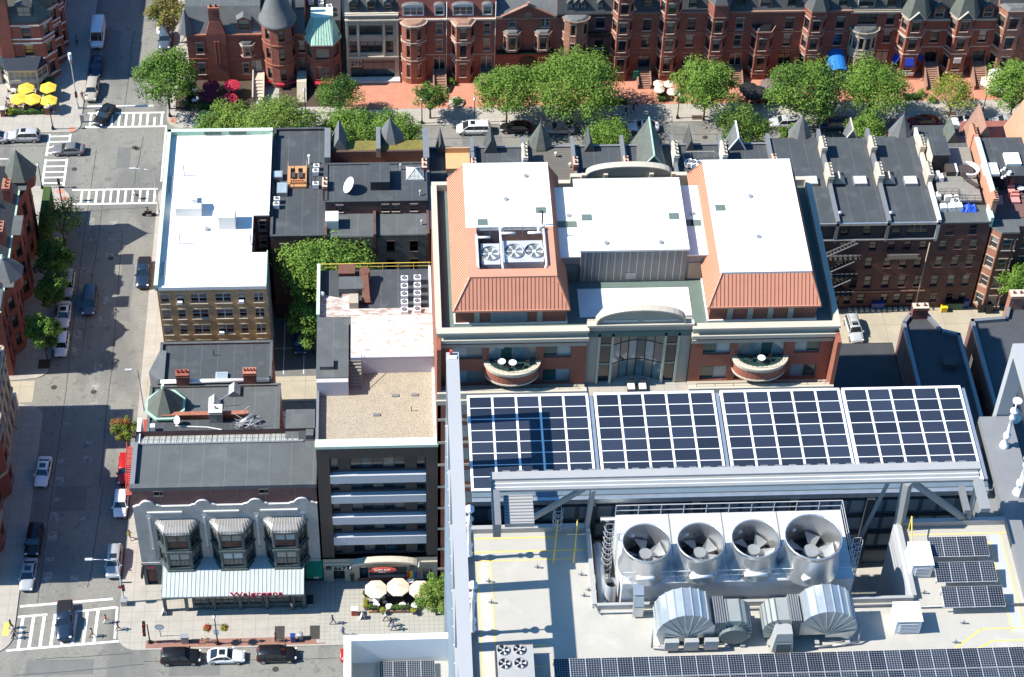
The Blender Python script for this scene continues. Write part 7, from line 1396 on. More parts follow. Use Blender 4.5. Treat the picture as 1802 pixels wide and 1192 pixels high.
def hip(name,ex0,ex1,ey0,ey1,ez,tx0,tx1,ty0,ty1,tz,pit=None):
    H=MB(); E=[(ex0,ey0),(ex1,ey0),(ex1,ey1),(ex0,ey1)]; Tt=[(tx0,ty0),(tx1,ty0),(tx1,ty1),(tx0,ty1)]
    H.box(ex0+.25,ex1-.25,ey0+.25,ey1-.25,41.6,ez-.2,'modern_brick'); H.box(ex0+.1,ex1-.1,ey0+.1,ey1-.1,41.6,41.9,'roof_white')
    n_=5
    for x in (ex0+.3+i*(ex1-ex0-1.2)/n_ for i in range(1,n_)):H.box(x-.3,x+.3,ey0+.12,ey0+.25,41.9,ez-.2,'precast_grey')
    if pit:H.box(ex0+4.1,ex1-4.6,ey0+.1,ey0+.24,41.95,ez-.35,'panel_grey')
    H.build('brick_band',T); H=MB(); H.box(ex0-.1,ex1+.1,ey0-.1,ey1+.1,ez-.25,ez,'orange_metal')
    for i in range(4):
        a,c,d,e=E[i],E[(i+1) % 4],Tt[(i+1) % 4],Tt[i]; H.poly([(*a,ez),(*c,ez),(*d,tz),(*e,tz)],'orange_metal')
        L=hypot(c[0]-a[0],c[1]-a[1]); k=int(L/.42); U=((c[0]-a[0])/L,(c[1]-a[1])/L)
        for j in range(1,k):
            s=L*j/k; s0=abs((e[0]-a[0])*U[0]+(e[1]-a[1])*U[1]); s1=L-abs((d[0]-c[0])*U[0]+(d[1]-c[1])*U[1])
            f=1.0
            if s<s0:f=s/s0
            elif s>s1:f=(L-s)/(L-s1)
            N=Vector((e[0]-a[0]-U[0]*s0,e[1]-a[1]-U[1]*s0,tz-ez)); p0=Vector((a[0]+U[0]*s,a[1]+U[1]*s,ez)); H.bar(p0+Vector((0,0,.03)),p0+N*f+Vector((0,0,.03)),.05,.07,'orange_seam')
    for i in range(4):H.bar((*E[i],ez+.05),(*Tt[i],tz+.05),.18,.12,'orange_metal')
    H.build('mansard',T); H=MB()
    if pit:
        px0,px1,py0,py1=pit
        H.box(tx0-.15,tx1+.15,py1,ty1+.15,tz-.3,tz+.12,'roof_white'); H.box(tx0-.1,px0,py0-.1,py1,tz-.6,tz+.1,'orange_metal'); H.box(px1,tx1+.1,py0-.1,py1,tz-.6,tz+.1,'orange_metal'); H.box(tx0-.1,tx1+.1,ty0-.1,py0-.1,tz-.6,tz+.1,'orange_metal')
        H.box(px0,px1,py1-.1,py1,43,tz-.3,'zinc'); H.box(px0,px1,py0,py1,43.2,43.3,'black')
    else:H.box(tx0-.15,tx1+.15,ty0-.15,ty1+.15,tz-.3,tz+.12,'roof_white')
    H.build('flat_top',T)
hip('w',6.05,18.85,163.6,185.0,44.1,7.9,17.4,165.7,183.9,47.2,pit=(8.9,16.6,166.9,173.4)); hip('e',34.25,46.75,163.4,185.0,44.2,35.75,45.6,165.8,183.9,47.2)
b=MB(); b.box(20.5,32.5,170.1,181.6,41.6,46.5,'ribbed_grey'); b.box(20.35,32.65,169.95,181.75,46.5,46.75,'roof_white')
for i in range(29):b.box(20.55+i*.42,20.6+i*.42,170.02,170.1,41.9,46.5,'light_metal' if i % 2 else 'zinc')
b.box(25.7,26.9,170.0,170.09,42.1,43.0,'grey_metal'); b.build('plant_room',T)
for xa,xb in ((18.1,20.5),(32.5,34.9)):b=MB(); b.box(xa,xb,170.4,181.6,41.6,45.3,'ribbed_grey'); b.box(xa-.1,xb+.05,170.3,181.7,45.3,45.5,'roof_white'); b.box(xa+.3,xb-.2,170.3,170.38,41.7,44.2,'gravel_green' if xa<20 else 'limestone'); b.build('side_roof',T)
b=MB()
for (a,c,z,r) in ((205,280,47.35,'21'),(525,330,46.8,'21'),(1135,320,46.8,'21'),(1460,262,47.35,'21'),(357,378,45.55,'21'),(420,378,45.55,'21'),(1235,367,45.55,'21'),(1290,367,45.55,'21'),(1585-1788,363,47.35,'21')):
    p=Z(r,a,c,z); b=MB(); b.box(p[0]-.55,p[0]+.55,p[1]-.45,p[1]+.5,z-.04,z+.03,'gravel_green'); b.build('walk_pad',T)
for i,(a,c,z) in enumerate(((-38,202,47.35),(402,317,45.5),(664,508,46.8),(1046,503,46.8),(1268,303,45.5),(1670,181,47.35),(1727,463,47.35),(100,40,47.35))):
    p=Z('21',a,c,z); r=MB(); r.cyl(p[0],p[1],z,z+.12,.3,.25,10,'grey_metal'); tag(r.build('roof_drain'),['round drain on the left orange-edged white roof','round drain on the narrow roof left of the metal plant room','left of two round drains at the front of the central white roof','right of two round drains at the front of the central white roof','round drain on the narrow roof right of the metal plant room','upper round drain on the right orange-edged white roof','lower round drain on the right orange-edged white roof','rear round drain on the left orange-edged white roof'][i],'drain')
b=MB(); n=16; yr=YR-.2
b.box(20.5,34.3,yr-.3,yr+.3,42.6,43.6,'precast'); arcp=[(27.4-5.0*cos(pi*i/n),43.6+1.5*sin(pi*i/n)**.8) for i in range(n+1)]
for p0,p1 in zip(arcp,arcp[1:]):b.add([(p0[0],yr-.3,43.5),(p1[0],yr-.3,43.5),(p1[0],yr-.3,p1[1]),(p0[0],yr-.3,p0[1]),(p1[0],yr+.4,p1[1]),(p0[0],yr+.4,p0[1])],[(0,1,2,3),(3,2,4,5)],'precast_grey'); b.bar((p0[0],yr,p0[1]+.05),(p1[0],yr,p1[1]+.05),.9,.2,'precast')
for x in (22,24.6,30.0,32.6):b.box(x-.25,x+.25,yr-.7,yr-.3,42.6,44.2,'precast')
b.build('rear_pediment',T)
# cooling units in the pit of the left mansard
C=thing('cooling_unit','white and silver rooftop cooling unit with three round fans sunk into the left orange mansard','cooling unit',(12.7,170,43.3)); b=MB(); b.box(9.3,11.4,168.0,171.3,43.5,46.8,'light_metal'); b.box(11.7,16.2,168.0,171.4,43.5,47.1,'light_metal'); b.build('casing',C)
for i,(x,z) in enumerate(((10.3,46.8),(12.95,47.1),(15.2,47.1))):
    b=MB(); y=169.6; b.cyl(x,y,z,z+.25,1.1,1.08,24,'light_metal',cap=False); b.poly([(x+1.05*cos(k*pi/10),y+1.05*sin(k*pi/10),z+.01) for k in range(20)],'duct_dark'); b.cyl(x,y,z+.05,z+.12,.2,.2,10,'white_paint')
    for k in range(6):a=k*pi/3+i; b.add([(x+.2*cos(a-.15),y+.2*sin(a-.15),z+.05),(x+1.02*cos(a-.2),y+1.02*sin(a-.2),z+.05),(x+1.02*cos(a+.2),y+1.02*sin(a+.2),z+.1),(x+.2*cos(a+.15),y+.2*sin(a+.15),z+.08)],[(0,1,2,3)],'light_metal')
    b.build('fan',C)
b=MB()
for pts in ([(8.9,172.2,47.3),(8.9,167.2,47.3),(9.3,167.2,45.0)],[(11.55,172.8,47.6),(11.55,167.2,47.6),(11.9,167.0,45.4)],[(16.4,172.8,47.6),(16.4,167.2,47.6),(16.2,167.1,45.4)],[(8.9,171.8,47.3),(10.4,171.8,47.3)],[(11.6,172.1,47.6),(13.2,172.1,47.6)],[(16.4,172.1,47.6),(14.6,172.1,47.6)]):b.path(pts,.14,'white_paint',8)
b.cyl(11.7,172.9,47.2,48.0,.3,.3,10,'white_paint'); b.cyl(16.0,172.9,47.2,48.0,.3,.3,10,'white_paint'); b.build('pipes',C); b=MB()
for h in (.5,1.0):b.path([(9.2,172.9,47.0+h),(16.6,172.9,47.0+h)],.035,'light_metal',4); b.path([(9.2,167.3,45.4+h*.6),(16.4,167.3,45.4+h*.6)],.03,'light_metal',4)
for i in range(7):b.tube((9.2+i*1.22,172.9,46.2),(9.2+i*1.22,172.9,48.0),.035,'light_metal',4); b.tube((9.2+i*1.2,167.3,44.6),(9.2+i*1.2,167.3,46.0),.03,'light_metal',4)
b.build('guard_rail',C); b=MB(); b.path([(16.3,173.6,47.2),(16.3,173.6,49.4),(15.9,173.6,49.5)],.09,'iron',6); tag(b.build('vent_pipe'),'tall dark bent pipe at the edge of the left white roof above the cooling fans','vent pipe')
# balcony furniture
for i,(x,y,z) in enumerate(((12.6,161.0,37.62),(11.4,161.2,37.62),(40.5,161.0,37.62))):TB=round_table(x,y,z,.45); TB['label']=['white table in the middle of the left curved balcony','white table on the left side of the left curved balcony','white table on the right curved balcony'][i]
for i,(x,y,z) in enumerate(((13.7,160.9,37.62),(12.0,160.6,37.62),(10.9,161.6,37.62),(14.3,161.4,37.62),(41.5,161.2,37.62),(39.4,161.2,37.62))):chair(x,y,z,i*1.1,'black_metal',['right-hand dark chair near the middle of the left curved balcony','front dark chair of the left curved balcony','leftmost dark chair of the left curved balcony','rightmost dark chair of the left curved balcony','right dark chair on the right curved balcony','left dark chair on the right curved balcony'][i])
for i,x in enumerate((26.2,27.5)):b=MB(); b.box(x-.45,x+.45,160.9,161.9,TF-.5,TF-.1,'panel_dark'); b.box(x-.4,x+.4,161.0,162.0,TF-.1,TF+.02,'canvas_white'); b.box(x-.4,x+.4,162.0,162.15,TF-.5,TF+.5,'panel_dark'); tag(b.build('lounge_chair'),['left cushioned lounge seat below the glazed bay','right cushioned lounge seat below the glazed bay'][i],'chair')
# ================= the tower roof in the foreground =================
T=thing('tower','tall glass tower with a pale roof deck and white steel roof frames in the foreground','tower',(24,90,0))
ZD=94.4; GX0,GX1=4.3,44.2; b=MB()
b.box(GX0,GX1,66,92.9,0,86,'panel_bluewhite'); b.box(GX0,13.2,66,93.9,86,ZD,'deck_beige'); b.box(13.2,35.2,66,86.9,86,ZD,'deck_beige'); b.box(35.2,GX1,66,93.6,86,ZD,'deck_beige'); b.box(13.2,32.6,86.9,92.9,86,86.2,'deck_beige'); b.build('deck',T)
b=MB()
for (xa,xb,ya,yb) in ((GX0,13.2,93.6,93.95),(12.95,13.25,86.9,93.6),(13.25,35.2,86.75,86.98),(35.15,35.45,86.98,93.3),(35.15,GX1,93.3,93.65)):b.box(xa,xb,ya,yb,ZD,ZD+.5,'panel_beige')
b.add([(32.3,86.98,88),(35.15,86.98,88),(35.15,86.98,ZD),(32.3,86.98,88)],[(0,1,2)],'panel_beige'); b.box(34.95,35.15,87,93.4,84,ZD+.3,'deck_grey'); b.box(13.25,13.3,87,93.4,84,ZD,'deck_grey'); b.box(13.2,35.2,86.98,87.02,84,ZD,'deck_grey'); b.build('well_wall',T)
# north screen wall of the well with louvre panels
b=MB(); b.box(GX0+1,GX1,93.9,94.3,80,100.6,'well_panel') if 0 else None
yw=96.5; b.box(5.0,42.4,yw,yw+.4,84,94.9,'well_panel'); b.box(5.0,42.4,yw-.35,yw,94.3,94.8,'galv'); b.box(5,42.4,yw+.4,106,93.4,93.6,'zinc'); b.box(5.5,41,92.9,yw,85.6,86.0,'deck_beige')
for k in range(26):
    for r in range(3):
        x=6.2+k*1.32; z=88.3+r*2.0
        if x<40.6:b.box(x,x+1.0,yw-.06,yw,z,z+1.3,'well_panel_light')
for x in (13.6,21.2,28.3,33.9):b.box(x-.3,x+.3,yw-.5,yw,86,94.2,'well_dark')
for r in range(4):b.box(5.2,42.2,yw-.14,yw-.02,87.7+r*2.0,88.0+r*2.0,'well_dark')
b.build('screen_wall',T)
# big U-shaped frame on top
b=MB(); zt=100.0
b.box(6.13,40.4,93.95,94.6,zt-.3,zt,'panel_beige'); b.box(6.13,40.2,93.1,93.95,zt-.4,zt-.2,'frame_beige');
for k in range(2):b.box(6.4,40.2,93.3+k*.35,93.36+k*.35,zt-.2,zt-.14,'white_paint')
b.box(6.0,6.9,86.6,92.5,zt-.5,zt,'panel_beige') if 0 else b.box(6.16,6.7,90.0,93.05,98.6,zt-.01,'zinc'); b.box(7.0,9.0,90.6,93.1,98.9,99.3,'panel_beige')
for k in range(9):b.box(7.0,9.0,90.7+k*.28,90.76+k*.28,99.3,99.35,'zinc')
b.box(39.7,40.35,90.4,93.05,zt-.4,zt-.01,'frame_beige'); b.box(38.8,39.2,90.9,93.1,zt-1.2,zt-.8,'zinc')
for x in range(7,40):b.box(x,x+.5,94.6,94.75,zt-.3,zt-.05,'zinc')
b.build('roof_frame',T); b=MB()
b.bar((12.7,90.4,zt-.7),(12.9,93.7,ZD+.6),.45,.45,'frame_beige') if 0 else None
for (p0,p1,w_) in (((13.2,93.2,zt-.4),(13.05,93.9,ZD),.5),((12.6,93.3,zt-.4),(8.6,94.0,ZD+.6),.5),((35.1,93.2,zt-.4),(35.4,93.5,ZD+.2),.95),((35.4,93.3,zt-.4),(40.0,93.6,ZD+.5),.6),((34.0,93.6,zt-.4),(32.3,94.6,86),.45),((40.1,93.2,zt-.4),(40.4,93.6,ZD+.2),.5)):b=MB(); b.bar(p0,p1,w_*.62,w_*.62,'frame_beige'); b.build('frame_brace',T)
# portal frames, west and east
for nm,xa,xb,ya in (('w',3.35,4.25,104.0),('e',44.3,45.4,103.8)):
    b=MB(); b.box(xa,xb,66,ya,101.4,102.1,'panel_bluewhite')
    for y in ((ya-.7,99.0,94.0,88.4,83.5,78.2) if nm=='w' else (ya-.7,95.2,88.5,82.0)):b.box(xa+.02,xb-.02,y,y+.7,94,101.3,'panel_bluewhite')
    if nm=='w':b.box(xa+.1,xb,66,ya,40,94.6,'facade_blue'); b.box(xa,xb+.2,66,ya,94.6,95.0,'panel_bluewhite')
    else:b.box(43.0,xb,66,ya-.8,93.6,95.0,'panel_grey'); b.box(41.4,43.0,92,101,93,93.8,'panel_grey')
    b.build('portal_frame',T)
b=MB();
for y in [66+i*1.5 for i in range(26)]:b.box(3.3,3.46,y,y+.08,40,94.6,'white_paint')
b.build('mullions',T)
b=MB(); b.box(3.6,3.8,103.7,103.9,102.0,102.5,'red_paint'); b.box(3.5,4.1,103.3,103.6,102.0,102.2,'white_paint'); tag(b.build('warning_light'),'small red warning light at the far end of the left white roof beam','warning light')
# solar canopy, four blocks
T=None
for blk,(xa,lab) in enumerate(((5.0,'leftmost of the four big framed solar canopy blocks'),(14.47,'second from left of the four big solar canopy blocks'),(23.95,'third from left of the four big solar canopy blocks'),(33.15,'rightmost of the four big framed solar canopy blocks'))):
    S=thing('solar_canopy',lab,'solar canopy',(xa,92,95),0,'solar canopy blocks'); pw,ph,nx,ny=1.60,1.03,5,8; gx,gy=.165,.065; W_=nx*(pw+gx)+gx; D_=ny*(ph+gy)+gy; y0_=97.15; b=MB()
    fr='white_paint'; z=95.0; b.box(xa-.02,xa+gx,y0_-.15,y0_+D_+.15,z-.25,z+.02,fr); b.box(xa+W_-gx,xa+W_+.02,y0_-.15,y0_+D_+.15,z-.25,z+.02,fr)
    for i in range(1,nx):b.box(xa+i*(pw+gx),xa+i*(pw+gx)+gx,y0_,y0_+D_,z-.12,z+.012,fr)
    for j in range(ny+1):b.box(xa+gx,xa+W_-gx,y0_+j*(ph+gy),y0_+j*(ph+gy)+gy,z-.1,z+.008,fr)
    b.box(xa,xa+W_,y0_+D_,y0_+D_+.16,z-.3,z+.015,fr); b.box(xa,xa+W_,y0_-.16,y0_,z-.3,z+.015,fr); b.box(xa+W_+.08,xa+W_+.36,y0_,y0_+D_,z-.35,z-.1,'galv'); b.box(xa+.3,xa+.7,y0_,y0_+D_,z-.8,z-.3,'zinc'); b.box(xa+W_-.7,xa+W_-.3,y0_,y0_+D_,z-.8,z-.3,'zinc'); b.build('frame',S)
    if blk==0:
        m=MB(); m.box(0,pw,0,ph,-.03,0,'solar_glass'); o=m.build('solar_panel'); pan=o.data; bpy.data.objects.remove(o)
    for i in range(nx):
        for j in range(ny):
            o=bpy.data.objects.new('solar_panel',pan); sc.collection.objects.link(o); o.parent=S; o.location=(gx+i*(pw+gx),y0_-92+gy+j*(ph+gy),-.005)
# crystalline panels: front row and small arrays
m=MB(); m.box(0,1.04,0,1.56,-.035,0,'solar_cells'); m.box(-.012,1.052,-.012,1.572,-.04,-.004,'white_paint'); o=m.build('solar_panel'); cel=o.data; bpy.data.objects.remove(o)
def pv_row(label,x,y,z,n,tilt=0.0,rows=1,stand=True,group=None):
    S=thing('solar_array',label,'solar array',(x,y,z),0,group)
    for r in range(rows):
        for i in range(n):o=bpy.data.objects.new('solar_panel',cel); sc.collection.objects.link(o); o.parent=S; o.location=(i*1.065,r*1.6*cos(tilt),.35+r*1.6*sin(tilt)); o.rotation_euler=(tilt,0,0)
    b=MB()
    for i in range(0,n+1,2 if n<8 else 4):
        for yy in (.2,1.3*rows):b.box(x+i*1.065-.05,x+i*1.065+.05,y+yy-.05,y+yy+.05,z,z+.3+sin(tilt)*yy,'light_metal')
    b.box(x,x+n*1.065,y+.15,y+.25,z+.22,z+.3,'light_metal'); b.build('stand',S); return S
pv_row('long front row of dark solar panels along the bottom edge of the roof deck',9.95,80.75,ZD+.35,31)
pv_row('second long row of solar panels just beyond the bottom edge of the picture',9.95,79.1,ZD+.35,31)
for i in range(3):p=P((1663,1650,1637)[i],(1067,1023,978)[i],ZD+1.0); pv_row(['front','middle','rear'][i]+' row of the tilted four-panel solar arrays on the right of the deck',p[0],p[1],ZD+.5,4,radians(9),group='three tilted solar arrays')
# cooling tower with four fan stacks
C=thing('cooling_tower','stainless steel cooling tower block with four large open fan stacks in the roof well','cooling tower',(22.8,90,86)); b=MB()
b.box(14.9,30.8,87.2,93.1,87,96.8,'steel_deck');
for x in (18.6,22.3,26.2):b.box(x-.03,x+.03,87.2,93.1,96.8,96.83,'zinc')
b.box(14.9,30.8,87.15,87.2,96.2,96.75,'light_metal'); b.build('casing',C)
for i,(u,v,r) in enumerate(((1138,955,1.62),(1234,953,1.60),(1330,948,1.62),(1432,945,1.93))):
    zt_=99.3+(.3 if i==3 else 0); x,y=P(u,v,zt_); n=28; b=MB()
    b.lathe(x,y,[(r*1.12,96.8),(r*1.0,97.5),(r*.985,zt_-.5),(r*.985,zt_),(r*1.02,zt_+.02),(r*1.02,zt_-.06)],n,'steel'); b.lathe(x,y,[(r*.96,zt_),(r*.96,97.1)],n,'steel'); b.build('fan_stack',C)
    b=MB(); b.poly([(x+r*.95*cos(2*pi*k/n),y+r*.95*sin(2*pi*k/n),97.1) for k in range(n)],'black'); b.cyl(x,y,97.6,98.1,r*.30,r*.28,16,'fan_blade')
    for k in range(5):a=k*2*pi/5+i*.3+.5; b.add([(x+r*.25*cos(a-.35),y+r*.25*sin(a-.35),97.65),(x+r*.93*cos(a-.38),y+r*.93*sin(a-.38),97.6),(x+r*.93*cos(a+.28),y+r*.93*sin(a+.28),98.0),(x+r*.25*cos(a+.35),y+r*.25*sin(a+.35),98.0)],[(0,1,2,3)],'fan_blade')
    b.build('fan',C)
    b=MB(); x2,y2=x-r*.1,y+r*1.0; b.tube((x-.1,y+r*.95,98.0),(x+.35,y+r*1.55,97.6),.15,'white_paint',10) if 0 else b.tube((x-r*.55,y+r*.8,98.4),(x-r*.2,y+r*1.35,97.9),.16,'white_paint',10)
    s=-1 if i==0 else 1; b.tube((x+(.5 if i==0 else -.8),y-r*1.02,97.5),(x+(-.7 if i==0 else .8),87.2,97.4),.16,'white_paint',10); b.build('motor_tube',C)
b=MB()
for zz in (.5,1.05):b.path([(14.9,93.1,96.8+zz),(30.8,93.1,96.8+zz)],.035,'light_metal',4); b.path([(14.9,87.3,96.8+zz),(30.8,87.3,96.8+zz),(30.8,93.1,96.8+zz)],.03,'light_metal',4)
for i in range(11):b.tube((14.9+i*1.59,93.1,96.8),(14.9+i*1.59,93.1,97.85),.035,'light_metal',4); b.tube((14.9+i*1.59,87.3,96.8),(14.9+i*1.59,87.3,97.85),.03,'light_metal',4)
b.build('guard_rail',C)
def cage(x,y,z0_,z1_,label,m='light_metal',r=.38):
    b=MB()
    for s in (-.25,.25):b.tube((x+s,y+r,z0_),(x+s,y+r,z1_),.03,m,4)
    z=z0_
    while z<z1_:
        b.path([(x+r*cos(pi*k/6),y+r-r*1.7*sin(pi*k/6),z) for k in range(7)],.022,m,4); b.tube((x-.25,y+r,z+.2),(x+.25,y+r,z+.2),.02,m,4); z += .6
    for k in range(1,6):b.tube((x+r*cos(pi*k/6),y+r-r*1.7*sin(pi*k/6),z0_),(x+r*cos(pi*k/6),y+r-r*1.7*sin(pi*k/6),z1_-.1),.015,m,4)
    return tag(b.build('ladder'),label,'ladder')
cage(14.3,91.0,90,98.0,'caged ladder at the left end of the cooling tower'); cage(31.3,89.3,90,98.0,'caged ladder at the right end of the cooling tower'); p=P(982,925,95.5); cage(p[0],p[1]+.3,87,96.6,'caged ladder rising out of the roof well next to the diagonal brace')
for i,(x,y,rz_,lab) in enumerate(((10.9,93.4,0,'yellow handrail gate at the top left corner of the deck'),(12.3,93.4,0,'second yellow handrail beside the corner of the roof well'),(36.0,93.0,0,'yellow handrail at the top of the right deck'))):
    b=MB(); b.path([(x,y,ZD),(x,y,ZD+1.6),(x-.35,y-2.4,ZD+1.1),(x-.4,y-2.6,ZD)],.05,'paint_yellow',5); tag(b.build('handrail'),lab,'handrail')
b=MB(); zz=ZD+.006
for (xa,xb,ya,yb) in ((5.0,10.9,93.1,93.2),(5.0,12.9,91.9,92.0),(5.15,5.22,75,91.2),(6.1,6.17,75,91.2),(5.15,12,91.15,91.22),(35.9,43,92.55,92.62),(42.5,42.58,84,92.6),(41.6,41.68,84,91.8),(39.9,41.6,91.75,91.82),(9.9,37.0,82.55,82.62),(39.5,43,84.3,84.38),(40.2,43,83.3,83.38),(7.5,9.8,83.9,83.97),(8.4,9.7,82.2,82.26)):b.box(xa,xb,ya,yb,zz-.02,zz,'paint_yellow')
b.poly([(37.0,82.55,zz),(37.1,82.5,zz),(39.6,84.3,zz),(39.5,84.38,zz)],'paint_yellow'); b.poly([(38.2,82.4,zz),(38.3,82.35,zz),(40.2,83.3,zz),(40.1,83.38,zz)],'paint_yellow'); struct(b,'deck_lines')
b=MB(); b.box(41.7,42.5,84,92.5,ZD-.01,ZD+.003,'deck_grey'); b.box(5.22,6.1,75,91.1,ZD-.01,ZD+.003,'deck_beige2'); struct(b,'walkway')
# white boxes
for i,(u0,v0,w_,d_,h_) in enumerate(((1601,1017,1.45,2.0,1.4),(1573,1116,1.75,1.6,1.4))):
    p=P(u0,v0,ZD); B=thing('fan_housing',['taller white fan housing left of the tilted solar arrays','lower white fan housing in the middle of the right deck'][i],'fan housing',(p[0]+w_/2,p[1]+d_/2,ZD)); b=MB(); b.box(p[0],p[0]+w_,p[1],p[1]+d_,ZD,ZD+h_,'white_paint'); b.box(p[0]-.05,p[0]+w_+.05,p[1]-.05,p[1]+d_+.05,ZD+h_,ZD+h_+.06,'white_paint'); b.build('casing',B); b=MB(); b.box(p[0]+.2,p[0]+w_-.2,p[1]-.03,p[1],ZD+.15,ZD+h_-.15,'grey_metal'); [b.box(p[0]+.22,p[0]+w_-.22,p[1]-.06,p[1]-.03,ZD+.25+k*.17,ZD+.31+k*.17,'white_paint') for k in range(6)]; b.build('louvre',B)
# grey condenser box with four fans at lower left
p=P(872,1190,ZD+1.2); C=thing('condenser_box','beige condenser box with four small fans at the lower left of the deck','air conditioner',(p[0]+1.2,p[1]+1.5,ZD)); b=MB(); b.box(6.1,8.6,80.2,83.2,ZD,ZD+1.2,'panel_beige'); b.box(6.05,8.65,80.15,80.2,ZD,ZD+1.25,'iron'); b.box(6.05,8.65,83.2,83.25,ZD,ZD+1.25,'iron'); b.box(6.05,6.1,80.2,83.2,ZD,ZD+1.25,'iron'); b.build('casing',C)
for u,v in ((886,1145),(914,1144),(888,1169),(916,1168)):
    x,y=P(u,v,ZD+1.2); b=MB(); b.cyl(x,y,ZD+1.2,ZD+1.3,.42,.42,18,'light_metal',cap=False); b.poly([(x+.4*cos(k*pi/9),y+.4*sin(k*pi/9),ZD+1.21) for k in range(18)],'black'); b.cyl(x,y,ZD+1.22,ZD+1.28,.1,.1,8,'light_metal')
    for k in range(5):a=k*2*pi/5; b.add([(x+.08*cos(a),y+.08*sin(a),ZD+1.24),(x+.38*cos(a-.25),y+.38*sin(a-.25),ZD+1.24),(x+.38*cos(a+.25),y+.38*sin(a+.25),ZD+1.27)],[(0,1,2)],'light_metal')
    b.build('fan',C)
# big insulated ducts: gored elbow and grey fan scroll, both curving in the upright plane that faces the camera
def fan_duct(lab,xa,xb,y,flip):
    D=thing('duct_fan',lab,'duct',((xa+xb)/2,y,ZD)); s=-1 if flip else 1; x0_=xb if flip else xa; X=lambda d:x0_+s*d
    def ribbon(prof,cen,y0_,y1_,m,seam,nm,zb):
        b=MB(); q=[(X(px),pz) for px,pz in prof]; c=(X(cen[0]),cen[1])
        for k,(p0,p1) in enumerate(zip(q,q[1:])):
            b.poly([(p0[0],y0_,p0[1]),(p0[0],y1_,p0[1]),(p1[0],y1_,p1[1]),(p1[0],y0_,p1[1])],m)
            for yy,dd in ((y0_,-.05),(y1_,.05)):b.poly([(c[0],yy+dd*(1 if k % 2 else 2),c[1]),(p0[0],yy,p0[1]),(p1[0],yy,p1[1])],m)
            if k:b.bar((p0[0],y0_-.02,p0[1]+.02),(p0[0],y1_+.02,p0[1]+.02),.06,.06,seam); b.bar((c[0],y0_-.13,c[1]),(p0[0],y0_-.03,p0[1]),.04,.04,seam)
        b.build(nm,D)
    R1=2.05; zc_=ZD+1.35
    arch=[(0.35,ZD+.25)]+[(2.05-R1*cos(pi*k/11),zc_+R1*1.05*sin(pi*k/11)) for k in range(9)]+[(3.9,zc_+.9),(3.9,ZD+.9)]
    ribbon(arch,(2.1,zc_-.3),y,y+2.3,'galv','galv_line','elbow',ZD)
    b=MB(); b.box(X(.35),X(2.0),y+.2,y+2.1,ZD+.25,zc_,'galv'); b.build('elbow_foot',D)
    b=MB()
    for k in range(5):b.box(X(3.9+k*.16),X(3.98+k*.16),y-.02,y+2.2,ZD+.8,zc_+1.25,'zinc')
    b.box(X(3.9),X(4.7),y+.1,y+2.1,ZD+.9,zc_+1.15,'duct_grey'); b.build('flexible_joint',D)
    L=abs(xb-xa); c0=L-1.25
    scroll=[(4.6,zc_+1.1),(c0-.5,zc_+1.15)]+[(c0+1.25*sin(pi*k/10),ZD+1.35+1.2*cos(pi*k/10)) for k in range(1,7)]+[(c0+1.1,ZD+.45)]
    ribbon(scroll,(c0-.2,ZD+1.2),y+.15,y+2.0,'duct_grey','duct_dark','fan_scroll',ZD)
    b=MB(); b.box(X(4.65),X(c0+.9),y+.2,y+1.9,ZD+.4,ZD+2.0,'duct_grey'); b.build('fan_casing',D)
    b=MB(); m=20; cx=X(c0-.05)
    if not flip:b.add([(cx+.98*cos(2*pi*k/m),y-.25-.0*k,ZD+1.2+.8*sin(2*pi*k/m)) for k in range(m)]+[(cx+1.0*cos(2*pi*k/m),y+.16,ZD+1.2+.85*sin(2*pi*k/m)) for k in range(m)],[tuple(range(m))]+[(k,m+k,m+(k+1) % m,(k+1) % m) for k in range(m)],'duct_dark')
    else:b.prism([(cx-.75,y-.9),(cx+.75,y-.9),(cx+.75,y+.3),(cx-.75,y+.3)],ZD+.25,ZD+2.1,'panel_beige',scale=.72); b.box(cx-.5,cx+.5,y-1.0,y-.9,ZD+.4,ZD+1.3,'duct_dark')
    b.build('fan_inlet',D)
    for d_ in (.5,2.6,4.9,L-.6):b=MB(); b.box(X(d_)-.15,X(d_)+.15,y-.3,y+2.4,ZD,ZD+.26,'panel_beige'); b.build('skid',D)
    b=MB(); b.path([(X(-.25),y+.3,ZD+1.5),(X(-.25),y-.25,ZD+.25),(X(1.6),y-.45,ZD+.2),(X(3.0),y-.5,ZD+.2)],.07,'grey_metal'); b.build('cable_conduit',D)
    return D
fan_duct('left galvanised duct elbow joined to a grey fan housing in front of the cooling tower',16.95,23.5,83.6,False); fan_duct('right grey fan housing joined to a segmented galvanised duct elbow',24.2,30.6,83.6,True)
for i in range(3):x=17.5+i*1.35; b=MB(); b.box(x,x+.95,83.0,83.35,ZD+.3,ZD+1.25,'panel_beige'); tag(b.build('control_cabinet'),['left','middle','right'][i]+' of three small beige control cabinets under the left duct elbow','cabinet','control cabinets')
b=MB(); p=P(1122,1090,ZD); n=6
pr=[(p[1]+.3,ZD+.2),(p[1]+.3,ZD+1.2),(p[1]+.6,ZD+1.9),(p[1]+1.3,ZD+2.3),(p[1]+2.0,ZD+2.2),(p[1]+2.2,ZD+1.6)]
for a,c in zip(pr,pr[1:]):b.bar((p[0],*a),(p[0],*c),.7,.5,'galv')
tag(b.build('gooseneck_duct'),'narrow galvanised gooseneck duct at the corner of the roof well','duct')
b=MB(); b.cyl(14.3,88.2,86,95.6,.42,.42,16,'light_metal',cap=False); b.cyl(14.3,88.2,94,95.0,.38,.38,16,'black'); tag(b.build('flue_stack'),'open-topped round flue standing in the corner of the roof well','flue')
